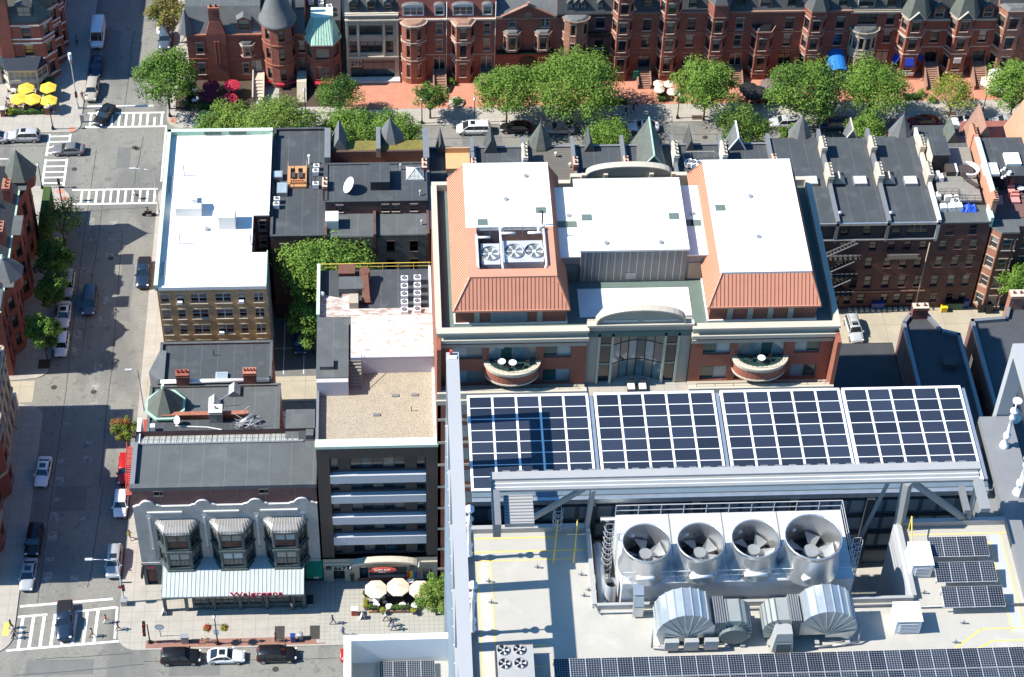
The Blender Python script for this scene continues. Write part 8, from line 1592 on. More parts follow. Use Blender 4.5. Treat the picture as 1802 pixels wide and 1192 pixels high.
b=MB(); b.path([(13.8,93,93.5),(13.8,87.8,93.5)],.35,'galv',12); b.path([(14.2,95.2,93.6),(20.5,95.2,93.6)],.22,'galv',10); tag(b.build('insulated_pipes'),'silver insulated pipes running along the roof well beside the cooling tower','pipe')
b=MB(); b.path([(13.4,86.4,ZD+.2),(35,86.4,ZD+.2),(35.6,86.2,ZD+.2),(43,86.2,ZD+.2)],.07,'grey_metal'); b.path([(13.2,90,ZD+.3),(13.0,87,ZD+.3),(13.4,86.3,ZD+.2)],.06,'grey_metal'); tag(b.build('conduit'),'long grey conduit running along the front edge of the roof well','conduit')
for i,(u,v) in enumerate(((856,985),(860,1025),(864,1062),(866,1115),(1022,1013),(1027,1050),(1620,1100),(1694,1098),(1625,1045),(1680,1132),(1035,1040),(935,935),(945,1000))):
    p=P(u,v,ZD); b=MB(); b.tube((p[0],p[1],ZD),(p[0],p[1],ZD+.45),.05,'grey_metal',6); b.tube((p[0]-.2,p[1]+.1,ZD+.05),(p[0]+.2,p[1]-.05,ZD+.25),.04,'grey_metal',5); tag(b.build('roof_anchor'),['first roof anchor from the top along the left yellow line','second roof anchor along the left yellow line','third roof anchor along the left yellow line','lowest roof anchor along the left yellow line beside the condenser box','upper pipe stub beside the edge of the roof well','lower pipe stub beside the edge of the roof well','roof anchor right of the lower white fan housing','roof anchor below the tilted solar arrays','roof anchor between the two white fan housings','roof anchor near the long front solar row on the right','thin stub beside the corner of the roof well','roof anchor behind the top yellow line','roof anchor in the middle of the left deck'][i],'anchor','roof anchors')
# antennas on the frame foot
for i,(u,v,lab) in enumerate(((1767,785,'white stacked antenna with a disc top on the right frame foot, farther one'),(1790,868,'white stacked antenna on the right frame foot, nearer one'))):
    x,y=P(u,v,95.0); A=thing('antenna',lab,'antenna',(x,y,95)); b=MB(); b.lathe(x,y,[(.35,95),(.32,95.3),(.17,95.4),(.17,95.9),(.28,96.0),(.28,96.3),(.13,96.4),(.13,98.0),(.22,98.05),(.22,98.3),(.10,98.4),(.10,98.7),(.3,98.8),(.3,99.0),(.06,99.1),(.05,99.9)],14,'white_paint'); b.build('mast',A); b=MB(); b.cyl(x,y,99.9,100.05,.32,.34,14,'white_paint'); b.build('disc',A)
for i,y in enumerate((91.4,85.0)):
    x=3.9+.1; A=thing('antenna',['white stacked antenna under the left roof beam, farther one','white stacked antenna under the left roof beam, nearer one'][i],'antenna',(x,y,95)); b=MB(); b.lathe(x+.6,y,[(.3,95),(.17,95.4),(.28,96),(.13,96.4),(.13,98),(.22,98.2),(.1,98.5),(.3,98.9),(.05,99.1),(.05,99.9)],12,'white_paint'); b.cyl(x+.6,y,99.9,100.05,.33,.33,14,'white_paint'); b.build('mast',A)
# lower terrace at the bottom left
T=thing('tower_terrace','lower roof terrace of the tower with white parapet at the bottom centre','terrace',(-1,92,60)); zq=77.0; xa,yb=P(605,1118,80)[0],P(605,1118,80)[1]
b=MB(); b.box(xa,3.5,66,yb,0,zq,'panel_bluewhite'); b.box(xa+.4,3.4,66,yb-.4,zq,zq+.02,'deck_beige'); b.build('deck',T); b=MB(); b.box(xa,3.4,yb-.55,yb,zq,80,'white_paint'); b.box(xa,xa+.55,66,yb-.55,zq,80,'white_paint'); b.build('parapet',T); b=MB(); b.box(-3.5,3.0,91.9,91.97,zq+.02,zq+.03,'paint_yellow'); b.box(-3.5,-3.4,80,91.9,zq+.02,zq+.03,'paint_yellow'); b.build('yellow_line',T)
p=P(667,1164,zq+.5); pv_row('short row of four solar panels on the lower terrace',p[0],p[1]-1.6,zq+.15,4,rows=1); pv_row('second short row of four solar panels on the lower terrace cut by the picture edge',p[0],p[1]-3.3,zq+.15,4)
p=P(625,1150,zq); b=MB(); b.box(p[0]-.2,p[0]+.5,p[1],p[1]+.8,zq,zq+1.2,'light_metal'); tag(b.build('junction_box'),'small grey cabinet in the corner of the lower terrace','cabinet')
p=P(765,1142,zq); b=MB(); b.box(p[0]-.7,p[0]+.7,p[1]-.3,p[1]+.5,zq+.02,zq+.06,'concrete_walk'); b.tube((p[0],p[1],zq),(p[0],p[1],zq+.6),.08,'grey_metal',6); b.bar((p[0]-.3,p[1],zq+.4),(p[0]+.3,p[1]+.2,zq+.4),.1,.1,'grey_metal'); tag(b.build('roof_anchor'),'roof anchor on a small plinth on the lower terrace','anchor')
# ================= VEHICLES =================
ROAD=[
 ('van','white',172.5,62,-90,'white high-roof van parked at the kerb on the far upper left','van',{}),
 ('sedan','darkblue',169,115,-90,'dark blue car parked right behind the white van','car',{}),
 ('suv','tan',162,158,-92,'taupe grey car parked under the tall straight lamp post at the upper corner','car',{}),
 ('sedan','black',183,201,-112,'black car turning across the upper left crosswalk','car',dict(sunroof=True)),
 ('suv','silver',41.5,238.5,180,'silver car with dark roof glass beside the striped crosswalk at the left edge','car',dict(sunroof=True)),
 ('sedan','silver',-14,241,180,'silver car cut off by the left edge of the picture','car',{}),
 ('sedan','grey',120,262,180,'dark grey sedan driving left through the intersection','car',{}),
 ('suv','steel',290.5,68,-90,'dark teal car parked by the brownish tree at the top','car',{}),
 ('sedan','white',286.5,42,-90,'white car half hidden under the brownish tree at the top','car',{}),
 ('pickup','darkblue',253,480,-90,'dark pickup truck parked beside the white-roofed apartment block','pickup truck',{}),
 ('minivan','steel',157.5,529,-90,'slate blue car driving down the shaded side street','car',{}),
 ('suv','silver',118.5,500,-90,'silver wagon with roof rack parked in the shade on the left kerb','car',dict(rack=True)),
 ('sedan','white',112,553,-90,'white sedan with sunroof parked behind the silver wagon on the left kerb','car',dict(sunroof=True)),
 ('hatch','white',108.5,605,-90,'white hatchback parked last before the alley mouth','car',{}),
 ('sedan','white',75.5,829,-93,'white sedan with sunroof parked alone on the shaded left kerb','car',dict(sunroof=True)),
 ('suv','red',221,826,-90,'bright red car parked under the red fire escape','car',{}),
 ('hatch','white',212.5,885,-90,'white car parked between the red car and the grey car with roof glass','car',{}),
 ('suv','lightgrey',200.5,988,-90,'grey car with roof glass and red tail lamps parked by the big street lamp','car',dict(sunroof=True)),
 ('suv','black',60,950,-92,'black car parked on the left kerb near the bottom crosswalk','car',{}),
 ('sedan','lightgrey',49.5,1010,-92,'light grey sedan with sunroof parked nearest the bottom crosswalk on the left','car',dict(sunroof=True)),
 ('pickup','darkblue',114,1092,-86,'large dark truck driving over the bottom left crosswalk','truck',{}),
 ('suv','black',318,1155,0,'left one of the two black cars parked on the avenue at the bottom','car',{}),
 ('coupe','white',398,1153.5,-1,'white coupe with sunroof parked between the two black cars','car',dict(sunroof=True)),
 ('suv','black',487,1151,0,'right one of the two black cars parked on the avenue at the bottom','car',{}),
 ('sedan','red',635,1152,0,'dark red car mostly hidden behind the corner of the lower terrace','car',{}),
 ('minivan','white',833,225.5,180,'white car with two dark roof panels parked in front of the brick plaza','car',dict(sunroof=True)),
 ('sedan','black',908,223,180,'black car parked in the shade of the widest tree','car',{}),
 ('sedan','lightgrey',983,225,180,'pale silver car parked right of the black car, tree leaves over its rear','car',{}),
 ('sedan','white',1132,222,180,'white sedan with small sunroof parked alone beyond the green-edged gable','car',dict(sunroof=True)),
 ('suv','silver',1381,215.5,180,'silver jeep-like car parked under the dark green tree','car',{}),
 ('suv','blue',1467,218.5,180,'dark blue car in deep shade between two tall trees','car',{}),
 ('sedan','maroon',1625,212.5,180,'dark red maroon car parked left of the white sedan on the right','car',{}),
 ('sedan','white',1697,213.5,180,'white sedan with sunroof parked by the leaning lamp post on the right','car',dict(sunroof=True)),
 ('sedan','lightgrey',1768,212.5,180,'silver grey sedan parked at the right edge of the street','car',{}),
 ('hatch','blue',529,601,-90,'blue car in the dark parking lot behind the tall green tree','car',{}),
 ('hatch','white',507,745,90,'white car just visible between the low roofs','car',{}),
 ('suv','silver',1503,579,-86,'silver wagon with roof rack and sunroof on the pale concrete lot','car',dict(sunroof=True,rack=True)),
]
def street_snap(x,y):
    return x,y
protos={}
for kind,paint,u,v,rz_,lab,cat,kw in ROAD:
    x,y=P(u,v,.75); k=(kind,paint,tuple(kw))
    z=.03 if y>195 and x>50 and y<205 else .0
    if k not in protos:protos[k]=car(kind,paint,lab,cat,**kw)
    o=place(protos[k],x,y,z+.01,radians(rz_),lab); o['category']=cat
    if cat != 'car':o.name='parked_van' if cat=='van' else ('pickup_truck' if 'pickup' in cat else 'truck')
# motorcycle
x,y=P(262,377,.4); Mo=thing('motorcycle','black motorcycle crossing below the upper left intersection near the white roof','motorcycle',(x,y,0)); b=MB()
for dx in (-.7,.7):
    w_=MB(); vs=[(x+dx+.31*cos(k*pi/7),y+s,.32+.31*sin(k*pi/7)) for s in (-.06,.06) for k in range(14)]; w_.add(vs,[(k,(k+1) % 14,14+(k+1) % 14,14+k) for k in range(14)]+[tuple(range(14)),tuple(range(27,13,-1))],'rubber'); w_.build('wheel',Mo)
b.add([(x-.5,y-.13,.45),(x+.4,y-.16,.45),(x+.45,y-.14,.85),(x-.6,y-.12,.82),(x-.5,y+.13,.45),(x+.4,y+.16,.45),(x+.45,y+.14,.85),(x-.6,y+.12,.82)],[(0,1,2,3),(7,6,5,4),(3,2,6,7),(0,3,7,4),(1,5,6,2)],'black_metal'); b.box(x-.6,x-.05,y-.15,y+.15,.8,.9,'black'); b.build('body',Mo)
b=MB(); b.path([(x+.75,y,.35),(x+.5,y,1.0)],.03,'light_metal'); b.path([(x+.42,y-.35,1.05),(x+.5,y,1.0),(x+.42,y+.35,1.05)],.025,'black_metal'); b.build('handlebar',Mo)
person(x-.15,y,.38,0,'rider in black sitting on the motorcycle','cl_black','cl_black',hair='cl_black',pose='sit')
# bicycles
def bicycle(x,y,rz_,lab,z=.13,m='grey_metal'):
    B=thing('bicycle',lab,'bicycle')
    for dx in (-.5,.5):
        w_=MB(); pr=[(dx+.32*cos(k*pi/8),0,.33+.32*sin(k*pi/8)) for k in range(17)]; w_.path(pr,.022,'rubber',4); o=w_.build('wheel'); o.parent=B
    f=MB(); f.path([(-.5,0,.33),(-.1,0,.33),(.38,0,.8),(-.22,0,.8),(-.1,0,.33)],.02,m,4); f.path([(-.5,0,.33),(-.22,0,.85)],.018,m,4); f.path([(.5,0,.33),(.38,0,.98),(.34,-.22,1.0)],.02,m,4); f.path([(.38,0,.98),(.34,.22,1.0)],.02,m,4); o=f.build('frame'); o.parent=B
    f=MB(); f.box(-.34,-.1,-.07,.07,.86,.92,'black'); o=f.build('saddle'); o.parent=B
    B.location=(x,y,z); B.rotation_euler=(0,0,rz_); return B
for i,(u,v,a,m,lab) in enumerate(((359,1128,.3,'red_paint','left red-framed bicycle leaning at the lamp post with flower baskets'),(370,1129,-.2,'grey_metal','right grey bicycle leaning at the lamp post with flower baskets'),(1078,209,.2,'grey_metal','left bicycle parked in tree shade near the white sedan'),(1086,207,.5,'black_metal','right bicycle parked in tree shade near the white sedan'))):bicycle(*P(u,v,.5),a,lab,m=m)
x,y=P(238,345,.6); bicycle(x,y,0,'bicycle ridden over the crosswalk above the motorcycle',.01); person(x,y,.35,0,'cyclist in white riding over the crosswalk above the motorcycle','cl_white','cl_navy',pose='sit')
# ================= PEOPLE =================
for (u,v,z,rz_,top,bot,pose,lab) in (
 (187,1097,0,0,'cl_red','cl_white','walk','person in a red top on the bottom left crosswalk'),(208,1110,0,3.1,'cl_grey','cl_brown','walk','person in grey at the right end of the bottom left crosswalk'),(163,1121,0,3.1,'cl_tan','cl_brown','walk','person in tan walking at the front edge of the bottom left crosswalk'),
 (20,1106,0,0,'cl_black','cl_tan','walk','person with dark top stepping onto the bottom left crosswalk, farther one'),(25,1124,0,0,'cl_pink','cl_navy','walk','person with pinkish top stepping onto the bottom left crosswalk, nearer one'),(24,1115,0,0,'cl_white','cl_black','walk','person in white between two others at the left end of the bottom crosswalk'),
 (229,949,.12,1.6,'leaf_yellow','cl_tan','walk','person in bright yellow walking on the sidewalk beside the grey stone front'),(514,1074,.12,3.1,'cl_white','cl_brown','walk','person in white walking past the glazed porch'),(586,1098,.125,3.1,'cl_navy','cl_denim','walk','person in dark blue striding on the paved plaza'),
 (604,1119,.12,1.6,'cl_blue','cl_grey','walk','person in blue by the top left corner of the lower terrace'),(679,1092,.125,3.1,'cl_white','cl_black','walk','person in white top in front of the planters'),(688,1102,.125,3.1,'cl_black','cl_black','walk','person in black between two others in front of the planters'),(692,1109,.125,0,'cl_blue','cl_navy','walk','person in light blue at the right in front of the planters'),
 (485,1129,.12,0,'leaf_orange','cl_black','stand','person in orange standing at the kerb behind the right black car'),(620,1024,.125,-1.5,'cl_black','cl_black','stand','person in black standing at the dark doorway left of the parasols'),
 (146,176,.12,-1.5,'cl_navy','cl_grey','walk','person in navy beside the tall straight lamp post'),(136,79,.12,1.5,'cl_pink','cl_navy','walk','person in pink on the shaded sidewalk next to the white van'),
 (336,212,.12,0,'cl_tan','cl_black','walk','left person of the group under the lamp near the maroon umbrellas'),(341,206,.12,3,'cl_black','cl_black','walk','middle person of the group under the lamp near the maroon umbrellas'),(347,199,.12,3,'cl_navy','cl_tan','stand','rear person of the group under the lamp near the maroon umbrellas'),
 (1101,202,.12,0,'cl_black','cl_navy','walk','person in black walking on the tree-shaded sidewalk above the white sedan'),(1114,199,.12,3,'cl_black','cl_black','walk','person in dark clothes behind the white sedan, right one'),(1119,188,.12,3,'cl_white','cl_black','walk','person in white at the end of the brick path near the stoop'),
 (25,757,.12,0,'leaf_yellow','cl_grey','walk','person in a yellow vest on the shaded sidewalk by the limestone building'),(1708,187,.12,1,'cl_pink','cl_tan','walk','person in pink near the white parasols on the right'),(34,360,.12,1,'cl_white','cl_navy','stand','person at the shaded corner under the left trees')):
    x,y=P(u,v,z); person(x,y,z+.005,rz_,lab,top,bot,skin=('skin','skin_dark')[int(u) % 5==0],pose=pose,hair=('hair_dark','hair_light')[int(v) % 4==0])
# ================= TREES =================
def tp(u,v,wpx,cz):
    x,y=P(u,v,cz); d=sqrt(x*x+y*y+(CAMH-cz)**2); return x,y,wpx/2*d/_f
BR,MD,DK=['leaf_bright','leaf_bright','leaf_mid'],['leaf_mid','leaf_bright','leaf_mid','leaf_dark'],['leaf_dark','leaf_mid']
OLG=['leaf_olive','leaf_mid','leaf_olive','leaf_bright']; OL,BN=['leaf_olive','leaf_mid','leaf_brown','leaf_olive'],['leaf_brown','leaf_olive','leaf_brown']
TR=[
 (292,132,102,6.5,10.5,3.0,MD,5200,.42,'round mid-green tree on the corner left of the big double chimney'),
 (292,22,66,6,9.5,2.8,BN,2200,.42,'thin brownish tree at the top beside the teal car'),
 (402,222,98,8,11,4.6,OLG,4600,.42,'olive yellow tree behind the left part of the white roof'),
 (488,228,128,9.5,14.5,5,OLG,7000,.42,'large olive tree overhanging the back right corner of the white roof'),
 (612,232,100,7,10,4.4,BR,4600,.42,'bright green tree directly behind the sedum roof strip, left crown'),
 (692,237,92,7,10,4.4,BR,4200,.42,'bright green tree behind the conical turret of the sedum roof, right crown'),
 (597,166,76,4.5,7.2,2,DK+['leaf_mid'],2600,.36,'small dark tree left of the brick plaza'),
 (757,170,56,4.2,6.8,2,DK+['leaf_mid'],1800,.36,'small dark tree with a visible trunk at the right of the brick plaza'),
 (893,158,100,6.5,10.5,3.4,BR,4800,.42,'bright green tree over the black car, left half of the wide pair'),
 (1010,150,150,7,11.5,3.4,BR+['leaf_mid'],8200,.44,'widest bright green tree in front of the gabled and dark bow-fronted houses'),
 (1245,152,108,6.5,10.5,3.2,BR,5400,.42,'bright green tree standing alone between the cream and black parasols'),
 (1422,160,128,7,11.5,3,MD,6600,.44,'dense mid-green tree left of the blue entrance canopy'),
 (1540,155,112,7,11.5,3.4,BR,5400,.42,'bright green tree below the limestone bow front'),
 (1680,163,72,4.8,7.8,2.2,['leaf_olive','leaf_olive','leaf_yellow'],1900,.34,'thin yellowish tree in front of the twin peaked houses'),
 (1792,148,98,7,11.5,3.4,BR,5000,.42,'bright green tree at the right edge of the street'),
 (1070,238,76,5,7.6,2.6,BR,2400,.38,'low green tree behind the small pointed dormer'),
 (1306,224,90,6.5,9.5,3.2,['leaf_olive','leaf_mid','leaf_dark'],3400,.4,'dull olive tree behind the white dormer on the far roofs'),
 (1525,230,66,5,7.8,2.6,BR,2000,.38,'green tree between the two right conical turrets'),
 (1388,240,42,5,7.2,2.6,MD,1000,.36,'small green tree left of the left conical turret'),
 (1785,240,56,5,7.8,2.6,BR,1700,.38,'green tree at the right edge behind the brownstone gables'),
 (106,383,74,4.8,7.5,2.4,['leaf_mid','leaf_dark','leaf_olive'],1300,.36,'sparse tree beside the dark square tree pit at the left corner'),
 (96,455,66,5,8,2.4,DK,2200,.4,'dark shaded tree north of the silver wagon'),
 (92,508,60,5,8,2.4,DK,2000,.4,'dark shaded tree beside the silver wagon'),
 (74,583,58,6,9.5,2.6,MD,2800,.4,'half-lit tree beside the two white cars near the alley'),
 (768,1046,66,4.2,7,1.6,['leaf_mid','leaf_bright','leaf_olive'],3200,.32,'green tree at the right of the cream parasols against the tower edge'),
 (220,757,44,3.8,6,1.8,['leaf_olive','leaf_orange','leaf_mid'],1300,.34,'small reddish green tree beside the red fire escape'),
 (1797,497,72,7,10.5,3.5,BR,2600,.42,'bright green tree in the yard at the right edge behind the bay tower'),
]
for i,(u,v,wpx,cz,h,hc,ms,n,s,lab) in enumerate(TR):
    x,y,r=tp(u,v,wpx,(h+hc)/2);
    tree(x,y,h,r,lab,ms,i+1,int(n*1.25),s,hc,group='yard' if i==26 else None,sparse=1.4)
x,y,r=tp(580,462,162,12.6); tree(x,y,17.3,r,'large bright tree filling the courtyard behind the tan apartment block',BR,41,9500,.46,6.5,group='yard',name='courtyard_tree',trunk_r=.28,squash=.8,sparse=1.4)
x,y,r=tp(548,560,85,7.0); tree(x,y,11.5,r,'lower green tree in the gap left of the rust-stained annexe',MD,42,4600,.44,2.5,group='yard',name='courtyard_tree',trunk_r=.2,squash=1.2,sparse=1.4)
# tree pits
for (u,v,w_,d_) in ((107,427,1.5,1.7),(78,641,1.6,1.7),(98,503,1.6,1.7),(492,1114,1.2,2.0),(554,1113,1.2,2.0),(1227,207,1.6,1),(1674,200,1.5,.9)):x,y=P(u,v,.12); slab('tree_pit',[(x-w_/2,y-d_/2),(x+w_/2,y-d_/2),(x+w_/2,y+d_/2),(x-w_/2,y+d_/2)],'soil' if v<1000 else 'iron',.12,.13)
hedge(-52.8,-51.6,249,255.4,.12,1.4,'tall dark green hedge along the right side of the yellow umbrella terrace'); hedge(-58.3,-52.3,247.9,248.7,.12,.9,'low hedge in front of the yellow umbrella terrace',4)
x,y=P(80,372,4); b=None; hedge(x-.6,x+.7,y-4,y+4,.12,5.2,'tall green hedge column against the dark red corner building',9,('leaf_mid','leaf_bright'))
hedge(-31.6,-31.0,249.2,255,.12,1.2,'dark hedge along the left side of the maroon umbrella terrace',6); hedge(-30.8,-24,248.6,249.2,.12,1.0,'low hedge in front of the maroon umbrella terrace',7)
hedge(30.5,35.5,248.4,249.2,.15,.9,'low dark hedge under the widest tree beside the brick path',8); hedge(40.2,41.3,248.9,252.5,.15,1.0,'hedge left of the cream parasols',11); hedge(78,80.5,248.6,249.6,.15,.8,'low green hedge below the navy awnings',12)
for i,(u,v,z,r,h,ms,lab) in enumerate(((19,196,.12,.9,1.1,('leaf_yellow','leaf_yellow'),'round yellow-green shrub left of the low hedge by the yellow umbrellas'),(803,178,.12,1.0,1.2,('leaf_mid','leaf_dark'),'round green shrub in a low circular planter on the brick yard'),(794,142,.12,.8,1.2,('leaf_bright','leaf_mid'),'green shrub beside the stoop of the angular bay house'),(1620,165,.12,1.0,1.0,('leaf_mid','leaf_bright'),'leafy shrub in the yard left of the yellowish tree'),(1640,175,.12,.9,.9,('leaf_olive','leaf_mid'),'second leafy shrub at the foot of the yellowish tree'),(1310,206,.12,.7,.7,('leaf_mid','leaf_bright'),'low shrub in the planter box beside the lone bright tree'),(1352,178,.12,.6,.8,('leaf_mid','leaf_olive'),'potted shrub beside the black umbrellas'))):x,y=P(u,v,z+h/2); shrub(x,y,z,r,h,lab,ms,i+20)
x,y=P(803,182,.12); struct(MB().cyl(x,y,.12,.45,1.25,1.2,18,'stone_trim'),'planter_ring')
# ================= LAMPS AND SIGNS =================
for (x,y,lab) in ((-50.9,244.3+.4,'black acorn street lamp by the kerb above the striped crosswalk at the left'),(-51.2,231.8,'black acorn street lamp on the corner behind the dark green turret'),(4.1,244.9,'black acorn street lamp left of the small tree on the brick plaza'),(42.8,245.3,'black acorn street lamp right of the white sedan on the far street'),(89.5,245.0,'black acorn street lamp leaning in view beside the white sedan on the right'),(*P(352,214,.12),'black acorn street lamp next to the group of people by the maroon umbrellas'),(*P(538,200,.12),'black acorn street lamp behind the big olive tree'),(*P(299,205,.12),'black acorn street lamp at the corner below the round mid-green tree'),(12,244.9,'black acorn street lamp beside the white car with roof panels')):lamp(x,y,lab,h=4.3)
L=lamp(-22.4,151.0,'black street lamp carrying two flower baskets on the avenue sidewalk',h=5.2); b=MB(); b.bar((-23.5,151,4.0),(-21.3,151,4.0),.05,.05,'black_metal'); b.build('crossbar',L); b=MB(); b.box(-22.7,-22.1,150.94,150.97,2.1,3.1,'canvas_white'); b.build('banner',L)
for i,(s,m) in enumerate(((-1.0,['flower_red','flower_red','leaf_mid']),(1.0,['leaf_yellow','flower_red','leaf_mid']))):b=MB(); x=-22.4+s; b.cyl(x,151,3.1,3.4,.2,.38,10,'bark'); leaves(b,[(x,151,3.6,.5,0),(x+.1,151,3.35,.45,1),(x-.1,150.9,3.5,.45,2)],260,.2,m,random.Random(i)); tag(b.build('flower_basket'),['left hanging basket of red flowers on the avenue lamp','right hanging basket of red and yellow-green flowers on the avenue lamp'][i],'flower basket')
T=thing('street_lamp','tall straight pale lamp post with a cylindrical head at the upper left corner','street lamp',(-47.6,249.4,.12)); b=MB(); b.lathe(-47.6,249.4,[(.22,.12),(.15,.8),(.09,1),(.07,9.6)],8,'light_metal'); b.build('post',T); b=MB(); b.cyl(-47.6,249.4,9.6,10.7,.26,.26,10,'white_paint'); b.cyl(-47.6,249.4,8.9,9.6,.18,.26,10,'grey_metal'); b.build('lamp_head',T); signal(T,-47.5,248.9,2.7)
lamp(-34.1,226.4,'grey street lamp with an arm reaching left over the street beside the white roof','arm',8.4,pi,arm=2.6)
L=lamp(*P(253,722,.12),'grey street lamp with a short arm on the corner by the slate turret','arm',7.8,pi,arm=.9)
L=lamp(*P(219,1060,.12),'large grey street lamp reaching over the grey car near the bottom crosswalk','arm',8.6,pi,arm=3.0); p=P(219,1060,.12); signal(L,p[0]+.2,p[1]-.2,2.8); b=MB(); b.box(p[0]-.1,p[0]+1.3,p[1]-.03,p[1]+.0,4.0,4.25,'awning_green'); b.build('street_sign',L); b=MB(); b.cyl(p[0],p[1]-.12,2.9,3.3,.01,.01,4,'red_paint'); b.add([(p[0]+.35*cos(k*pi/4+.39)-.1,p[1]-.15,3.4+.35*sin(k*pi/4+.39)) for k in range(8)],[tuple(range(8))],'red_paint'); b.build('stop_sign',L)
p=P(118,411,.12); T=thing('signal_pole','thin dark signal pole at the left kerb beside the sparse tree','signal pole',(p[0],p[1],.12)); b=MB(); b.lathe(p[0],p[1],[(.18,.12),(.12,.6),(.06,1),(.055,9)],8,'iron'); b.build('post',T); b=MB(); b.bar((p[0],p[1],9),(p[0]+.7,p[1],9.1),.25,.15,'iron'); b.build('lamp_head',T)
p=P(109,354,.12); T=thing('signal_pole','slim dark pole on the corner with tactile ramps','signal pole',(p[0],p[1],.12)); b=MB(); b.tube((p[0],p[1],.12),(p[0],p[1],4.6),.06,'iron'); b.build('post',T); signal(T,p[0],p[1],3.4)
p=P(264,1131,.12); T=thing('signal_pole','black traffic signal post with two heads on the avenue corner','signal pole',(p[0],p[1],.12)); b=MB(); b.lathe(p[0],p[1],[(.25,.12),(.25,.4),(.08,.6),(.07,3.8)],8,'black_metal'); b.build('post',T); signal(T,p[0]-.45,p[1],2.6); signal(T,p[0]-.35,p[1]-.1,3.5); signal(T,p[0]-.5,p[1],1.6)
p=P(283,1120,.12); T=thing('street_clock','small round-faced post sign beside the traffic signal','sign',(p[0],p[1],.12)); b=MB(); b.tube((p[0],p[1],.12),(p[0],p[1],1.6),.05,'black_metal'); b.build('post',T); b=MB(); b.add([(p[0]+.5*cos(k*pi/8),p[1]-.05,2.0+.5*sin(k*pi/8)) for k in range(16)],[tuple(range(16))],'white_paint'); b.add([(p[0]+.56*cos(k*pi/8),p[1]-.02,2.0+.56*sin(k*pi/8)) for k in range(16)],[tuple(range(16))],'black'); b.build('face',T)
def box_thing(name,u,v,w_,d_,h_,m,lab,cat,top=None,base=.12):
    x,y=P(u,v,base); b=MB(); b.box(x-w_/2,x+w_/2,y-d_/2,y+d_/2,base,base+h_,m); b.box(x-w_/2-.04,x+w_/2+.04,y-d_/2-.04,y+d_/2+.04,base+h_,base+h_+.06,top or m); return tag(b.build(name),lab,cat)
box_thing('signal_cabinet',326,1130,.85,.6,1.25,'grey_metal','grey control cabinet behind the left black car on the avenue','cabinet'); box_thing('signal_cabinet',219,1064,.75,.6,.9,'grey_metal','grey cabinet at the foot of the large grey street lamp','cabinet')
box_thing('mailbox',516,1128,.55,.55,1.1,'blue_box','blue mailbox on the avenue kerb left of the grey bin','mailbox','blue_box'); x,y=P(529,1124,.12); b=MB(); b.cyl(x,y,.12,1.1,.33,.36,12,'grey_metal'); b.cyl(x,y,1.1,1.2,.38,.2,12,'grey_metal'); tag(b.build('litter_bin'),'round grey litter bin right of the blue mailbox','bin')
box_thing('podium',624,1081,.75,.6,1.1,'terracotta','red wooden host stand left of the planters','podium','canvas_white',.125)
def aboard(u,v,lab,rz_=0):
    x,y=P(u,v,.12); b=MB();
    for s in (-1,1):b.add([(x+s*.32,y-.3,.13),(x+s*.32,y+.3,.13),(x+s*.03,y+.28,1.15),(x+s*.03,y-.28,1.15)],[(0,1,2,3)],'white_paint')
    return tag(b.build('sandwich_board'),lab,'sign')
aboard(638,1088,'white sandwich board right of the red host stand'); aboard(289,1081,'white sandwich board at the left end of the glazed porch'); box_thing('bench_frame',546,1060,.7,1.3,.5,'grey_metal','pale metal framed board lying in the shade by the green awning','bench','awning_dark'); box_thing('sign_stand',394,183,.7,.1,1.1,'canvas_white','white and orange menu board in front of the maroon umbrellas','sign','leaf_orange')
box_thing('parking_meter',145,214,.5,.25,1.3,'grey_metal','grey parking meter box by the left kerb','meter');
# ================= PATIOS =================
for i,(a,c) in enumerate(((180,608),(335,603),(128,680),(225,683),(340,693))):
    x,y=Z('00',a,c,2.4); umbrella(x,y,.13,1.35,'canvas_yellow',['rear left','rear right','front left','front middle','front right'][i]+' of the five yellow patio umbrellas',6,2.4,.5,'yellow patio umbrellas')
k=0
for i,(x,y) in enumerate([(-57.6+dx*1.5,249.6+dy*1.7) for dy in range(3) for dx in range(4)]):
    tb=round_table(x,y,.13,.38,'canvas_white' if i % 3 else 'brownstone'); tb['label']=f'{["far left", "centre left", "centre right", "far right"][i % 4]} table of the {["front", "middle", "back"][i//4]} row under the yellow umbrellas'; tb['group']='tables under the yellow umbrellas'
    for s in (0,1):chair(x+(-.62 if s else .62),y,.13,0 if s else pi,'brownstone',f'{"left" if s else "right"} chair of the {["front", "middle", "back"][i//4]}-row {["far left", "centre left", "centre right", "far right"][i % 4]} table under the yellow umbrellas')['group']='chairs under the yellow umbrellas'
for i,(x,y,t) in enumerate(((-58.2,249.5,'cl_pink'),(-55.4,249.6,'cl_white'),(-53.9,249.4,'cl_red'),(-52.6,251.4,'cl_pink'),(-52.7,253.2,'cl_white'))):person(x,y,.13,i*1.3,['seated guest in pink at the front left of the yellow umbrella terrace','seated guest in white at the front of the yellow umbrella terrace','seated guest in red at the front of the yellow umbrella terrace','seated guest in pink at the right side of the yellow umbrella terrace','seated guest in white at the back right of the yellow umbrella terrace'][i],t,'cl_denim',pose='sit')
for i,(x,y) in enumerate(((-58.6,247.9),(-52.0,248.2))):b=MB(); b.box(x-.3,x+.3,y-.3,y+.3,.12,1.5,'red_brick'); b.box(x-.38,x+.38,y-.38,y+.38,1.5,1.65,'stone_white'); tag(b.build('gate_pillar'),['left brick gate pillar with white cap at the yellow umbrella terrace','right brick gate pillar with white cap at the yellow umbrella terrace'][i],'pillar')
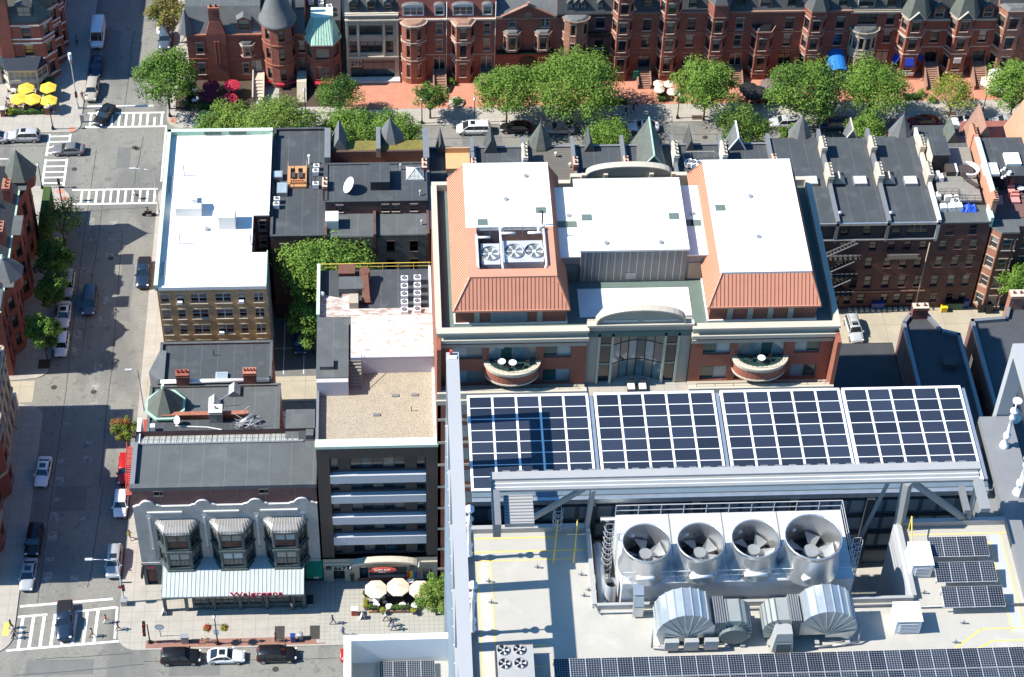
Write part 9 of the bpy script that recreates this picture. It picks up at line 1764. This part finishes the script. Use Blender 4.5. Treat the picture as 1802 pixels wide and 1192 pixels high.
for i,(a,c,m) in enumerate(((1475,590,'canvas_maroon'),(1465,655,'canvas_maroon'),(1620,585,'canvas_red'),(1602,680,'canvas_red'))):x,y=Z('00',a,c,2.4); umbrella(x,y,.15,1.35,m,['rear dark maroon patio umbrella beside the corner house','front dark maroon patio umbrella beside the corner house','rear bright red patio umbrella beside the corner house','front bright red patio umbrella beside the corner house'][i],8,2.4)
for i in range(4):tb=round_table(-30.2+(i % 2)*5.2,250+(i//2)*2.4,.15,.38); tb['label']=['front left','front right','rear left','rear right'][i]+' white round table beside the maroon umbrellas'
for i,(a,c) in enumerate(((1030,575),(1105,578),(1035,615),(1125,632))):x,y=Z('20',a,c,2.2); umbrella(x,y,.15,.85,'canvas',['rear left','rear right','front left','front right'][i]+' of the small cream parasols in front of the arched bay',8,2.2)
for i,(a,c) in enumerate(((1665,612),(1742,635),(1690,640))):x,y=Z('20',a,c,2.5); umbrella(x,y,.15,1.6,'canvas_black',['left black parasol right of the lone bright tree','right black parasol right of the lone bright tree','front black parasol right of the lone bright tree'][i],8,2.5)
x,y=Z('30',22,585,2.5); umbrella(x,y,.15,1.6,'canvas_taupe','taupe parasol between the black parasols and the dense tree',8,2.5)
for i,(a,c,m) in enumerate(((1612,512,'canvas_white'),(1560,565,'canvas'),(1622,590,'canvas_white'))):x,y=Z('30',a,c,2.5); umbrella(x,y,.15,1.6,m,['rear white parasol beside the bright tree at the right edge','cream parasol left of the two white ones at the right edge','front white parasol beside the bright tree at the right edge'][i],6,2.5)
for i,(a,c) in enumerate(((840,568),(995,552),(1150,570))):x,y=Z('13',a,c,2.4); umbrella(x,y,.125,1.42,'canvas',['left','middle','right'][i]+' of the three large cream parasols in front of the arched restaurant front',8,2.45,.35,'three cream parasols')
for i,(a,c,m,lab) in enumerate(((842,652,'white_paint','rear one of two white tables stacked at the left of the planters'),(842,687,'white_paint','front one of two white tables at the left of the planters'),(932,694,'white_paint','white table second from left in the front row'),(1025,686,'white_paint','white table third from left in the front row'),(1110,688,'white_paint','rightmost white table in the front row'),(1085,512,'white_paint','white table between the middle and right cream parasols'),(935,607,'grey_metal','grey table in shade between the left and middle cream parasols'),(1072,592,'grey_metal','grey table in shade between the middle and right cream parasols'))):x,y=Z('13',a,c,.86); round_table(x,y,.125,.42,m)['label']=lab
for i,(a,c) in enumerate(((880,690),(905,668),(985,668),(1000,700),(1060,665),(1075,700),(1145,668),(890,640))):x,y=Z('13',a,c,.5); chair(x,y,.125,i*1.2,'canvas' if i % 2 else 'black_metal',['dark chair right of the front left white table','cream chair behind the front left white table','dark chair behind the second white table','cream chair right of the second white table','dark chair behind the third white table','cream chair right of the third white table','dark chair behind the rightmost white table','cream chair below the left cream parasol'][i])
for i,(a0,a1) in enumerate(((790,850),(940,1080))):
    x0_,y0_=Z('13',a0,745,.12); x1_,_=Z('13',a1,745,.12); b=MB(); b.box(x0_,x1_,y0_,y0_+.5,.125,.55,'wood_new' if i==0 else 'brownstone'); tag(b.build('planter_box'),['short wooden planter box at the left of the restaurant terrace','long wooden planter box at the front of the restaurant terrace'][i],'planter'); hedge(x0_,x1_,y0_,y0_+.6,.55,.7,['clipped hedge in the short wooden planter','clipped hedge in the long wooden planter'][i],31+i)
for i,(a,c) in enumerate(((770,610),(770,665),(770,700),(890,730),(1105,730))):x,y=Z('13',a,c,.6); b=MB(); b.cyl(x,y,.125,.6,.2,.28,10,'iron'); leaves(b,[(x,y,.85,.38,0),(x+.15,y-.2,.7,.25,1)],240,.2,[('leaf_dark','leaf_mid') if i==0 else ('leaf_yellow','flower_purple')][0],random.Random(i)); tag(b.build('potted_plant'),['tall green potted plant at the left rear of the restaurant terrace','yellow-green pot with purple flowers, middle of the left side','yellow-green pot with purple flowers, front of the left side','yellow-green pot between the two planter hedges','yellow-green pot right of the long planter hedge'][i],'plant','potted plants of the restaurant terrace')
slab('terrace_floor',[(-3.3,155.6),(4.6,155.6),(4.6,160),(-3.3,160)],'iron',.12,.1255)
for m in bpy.data.meshes:
    if m.users==0:bpy.data.meshes.remove(m)
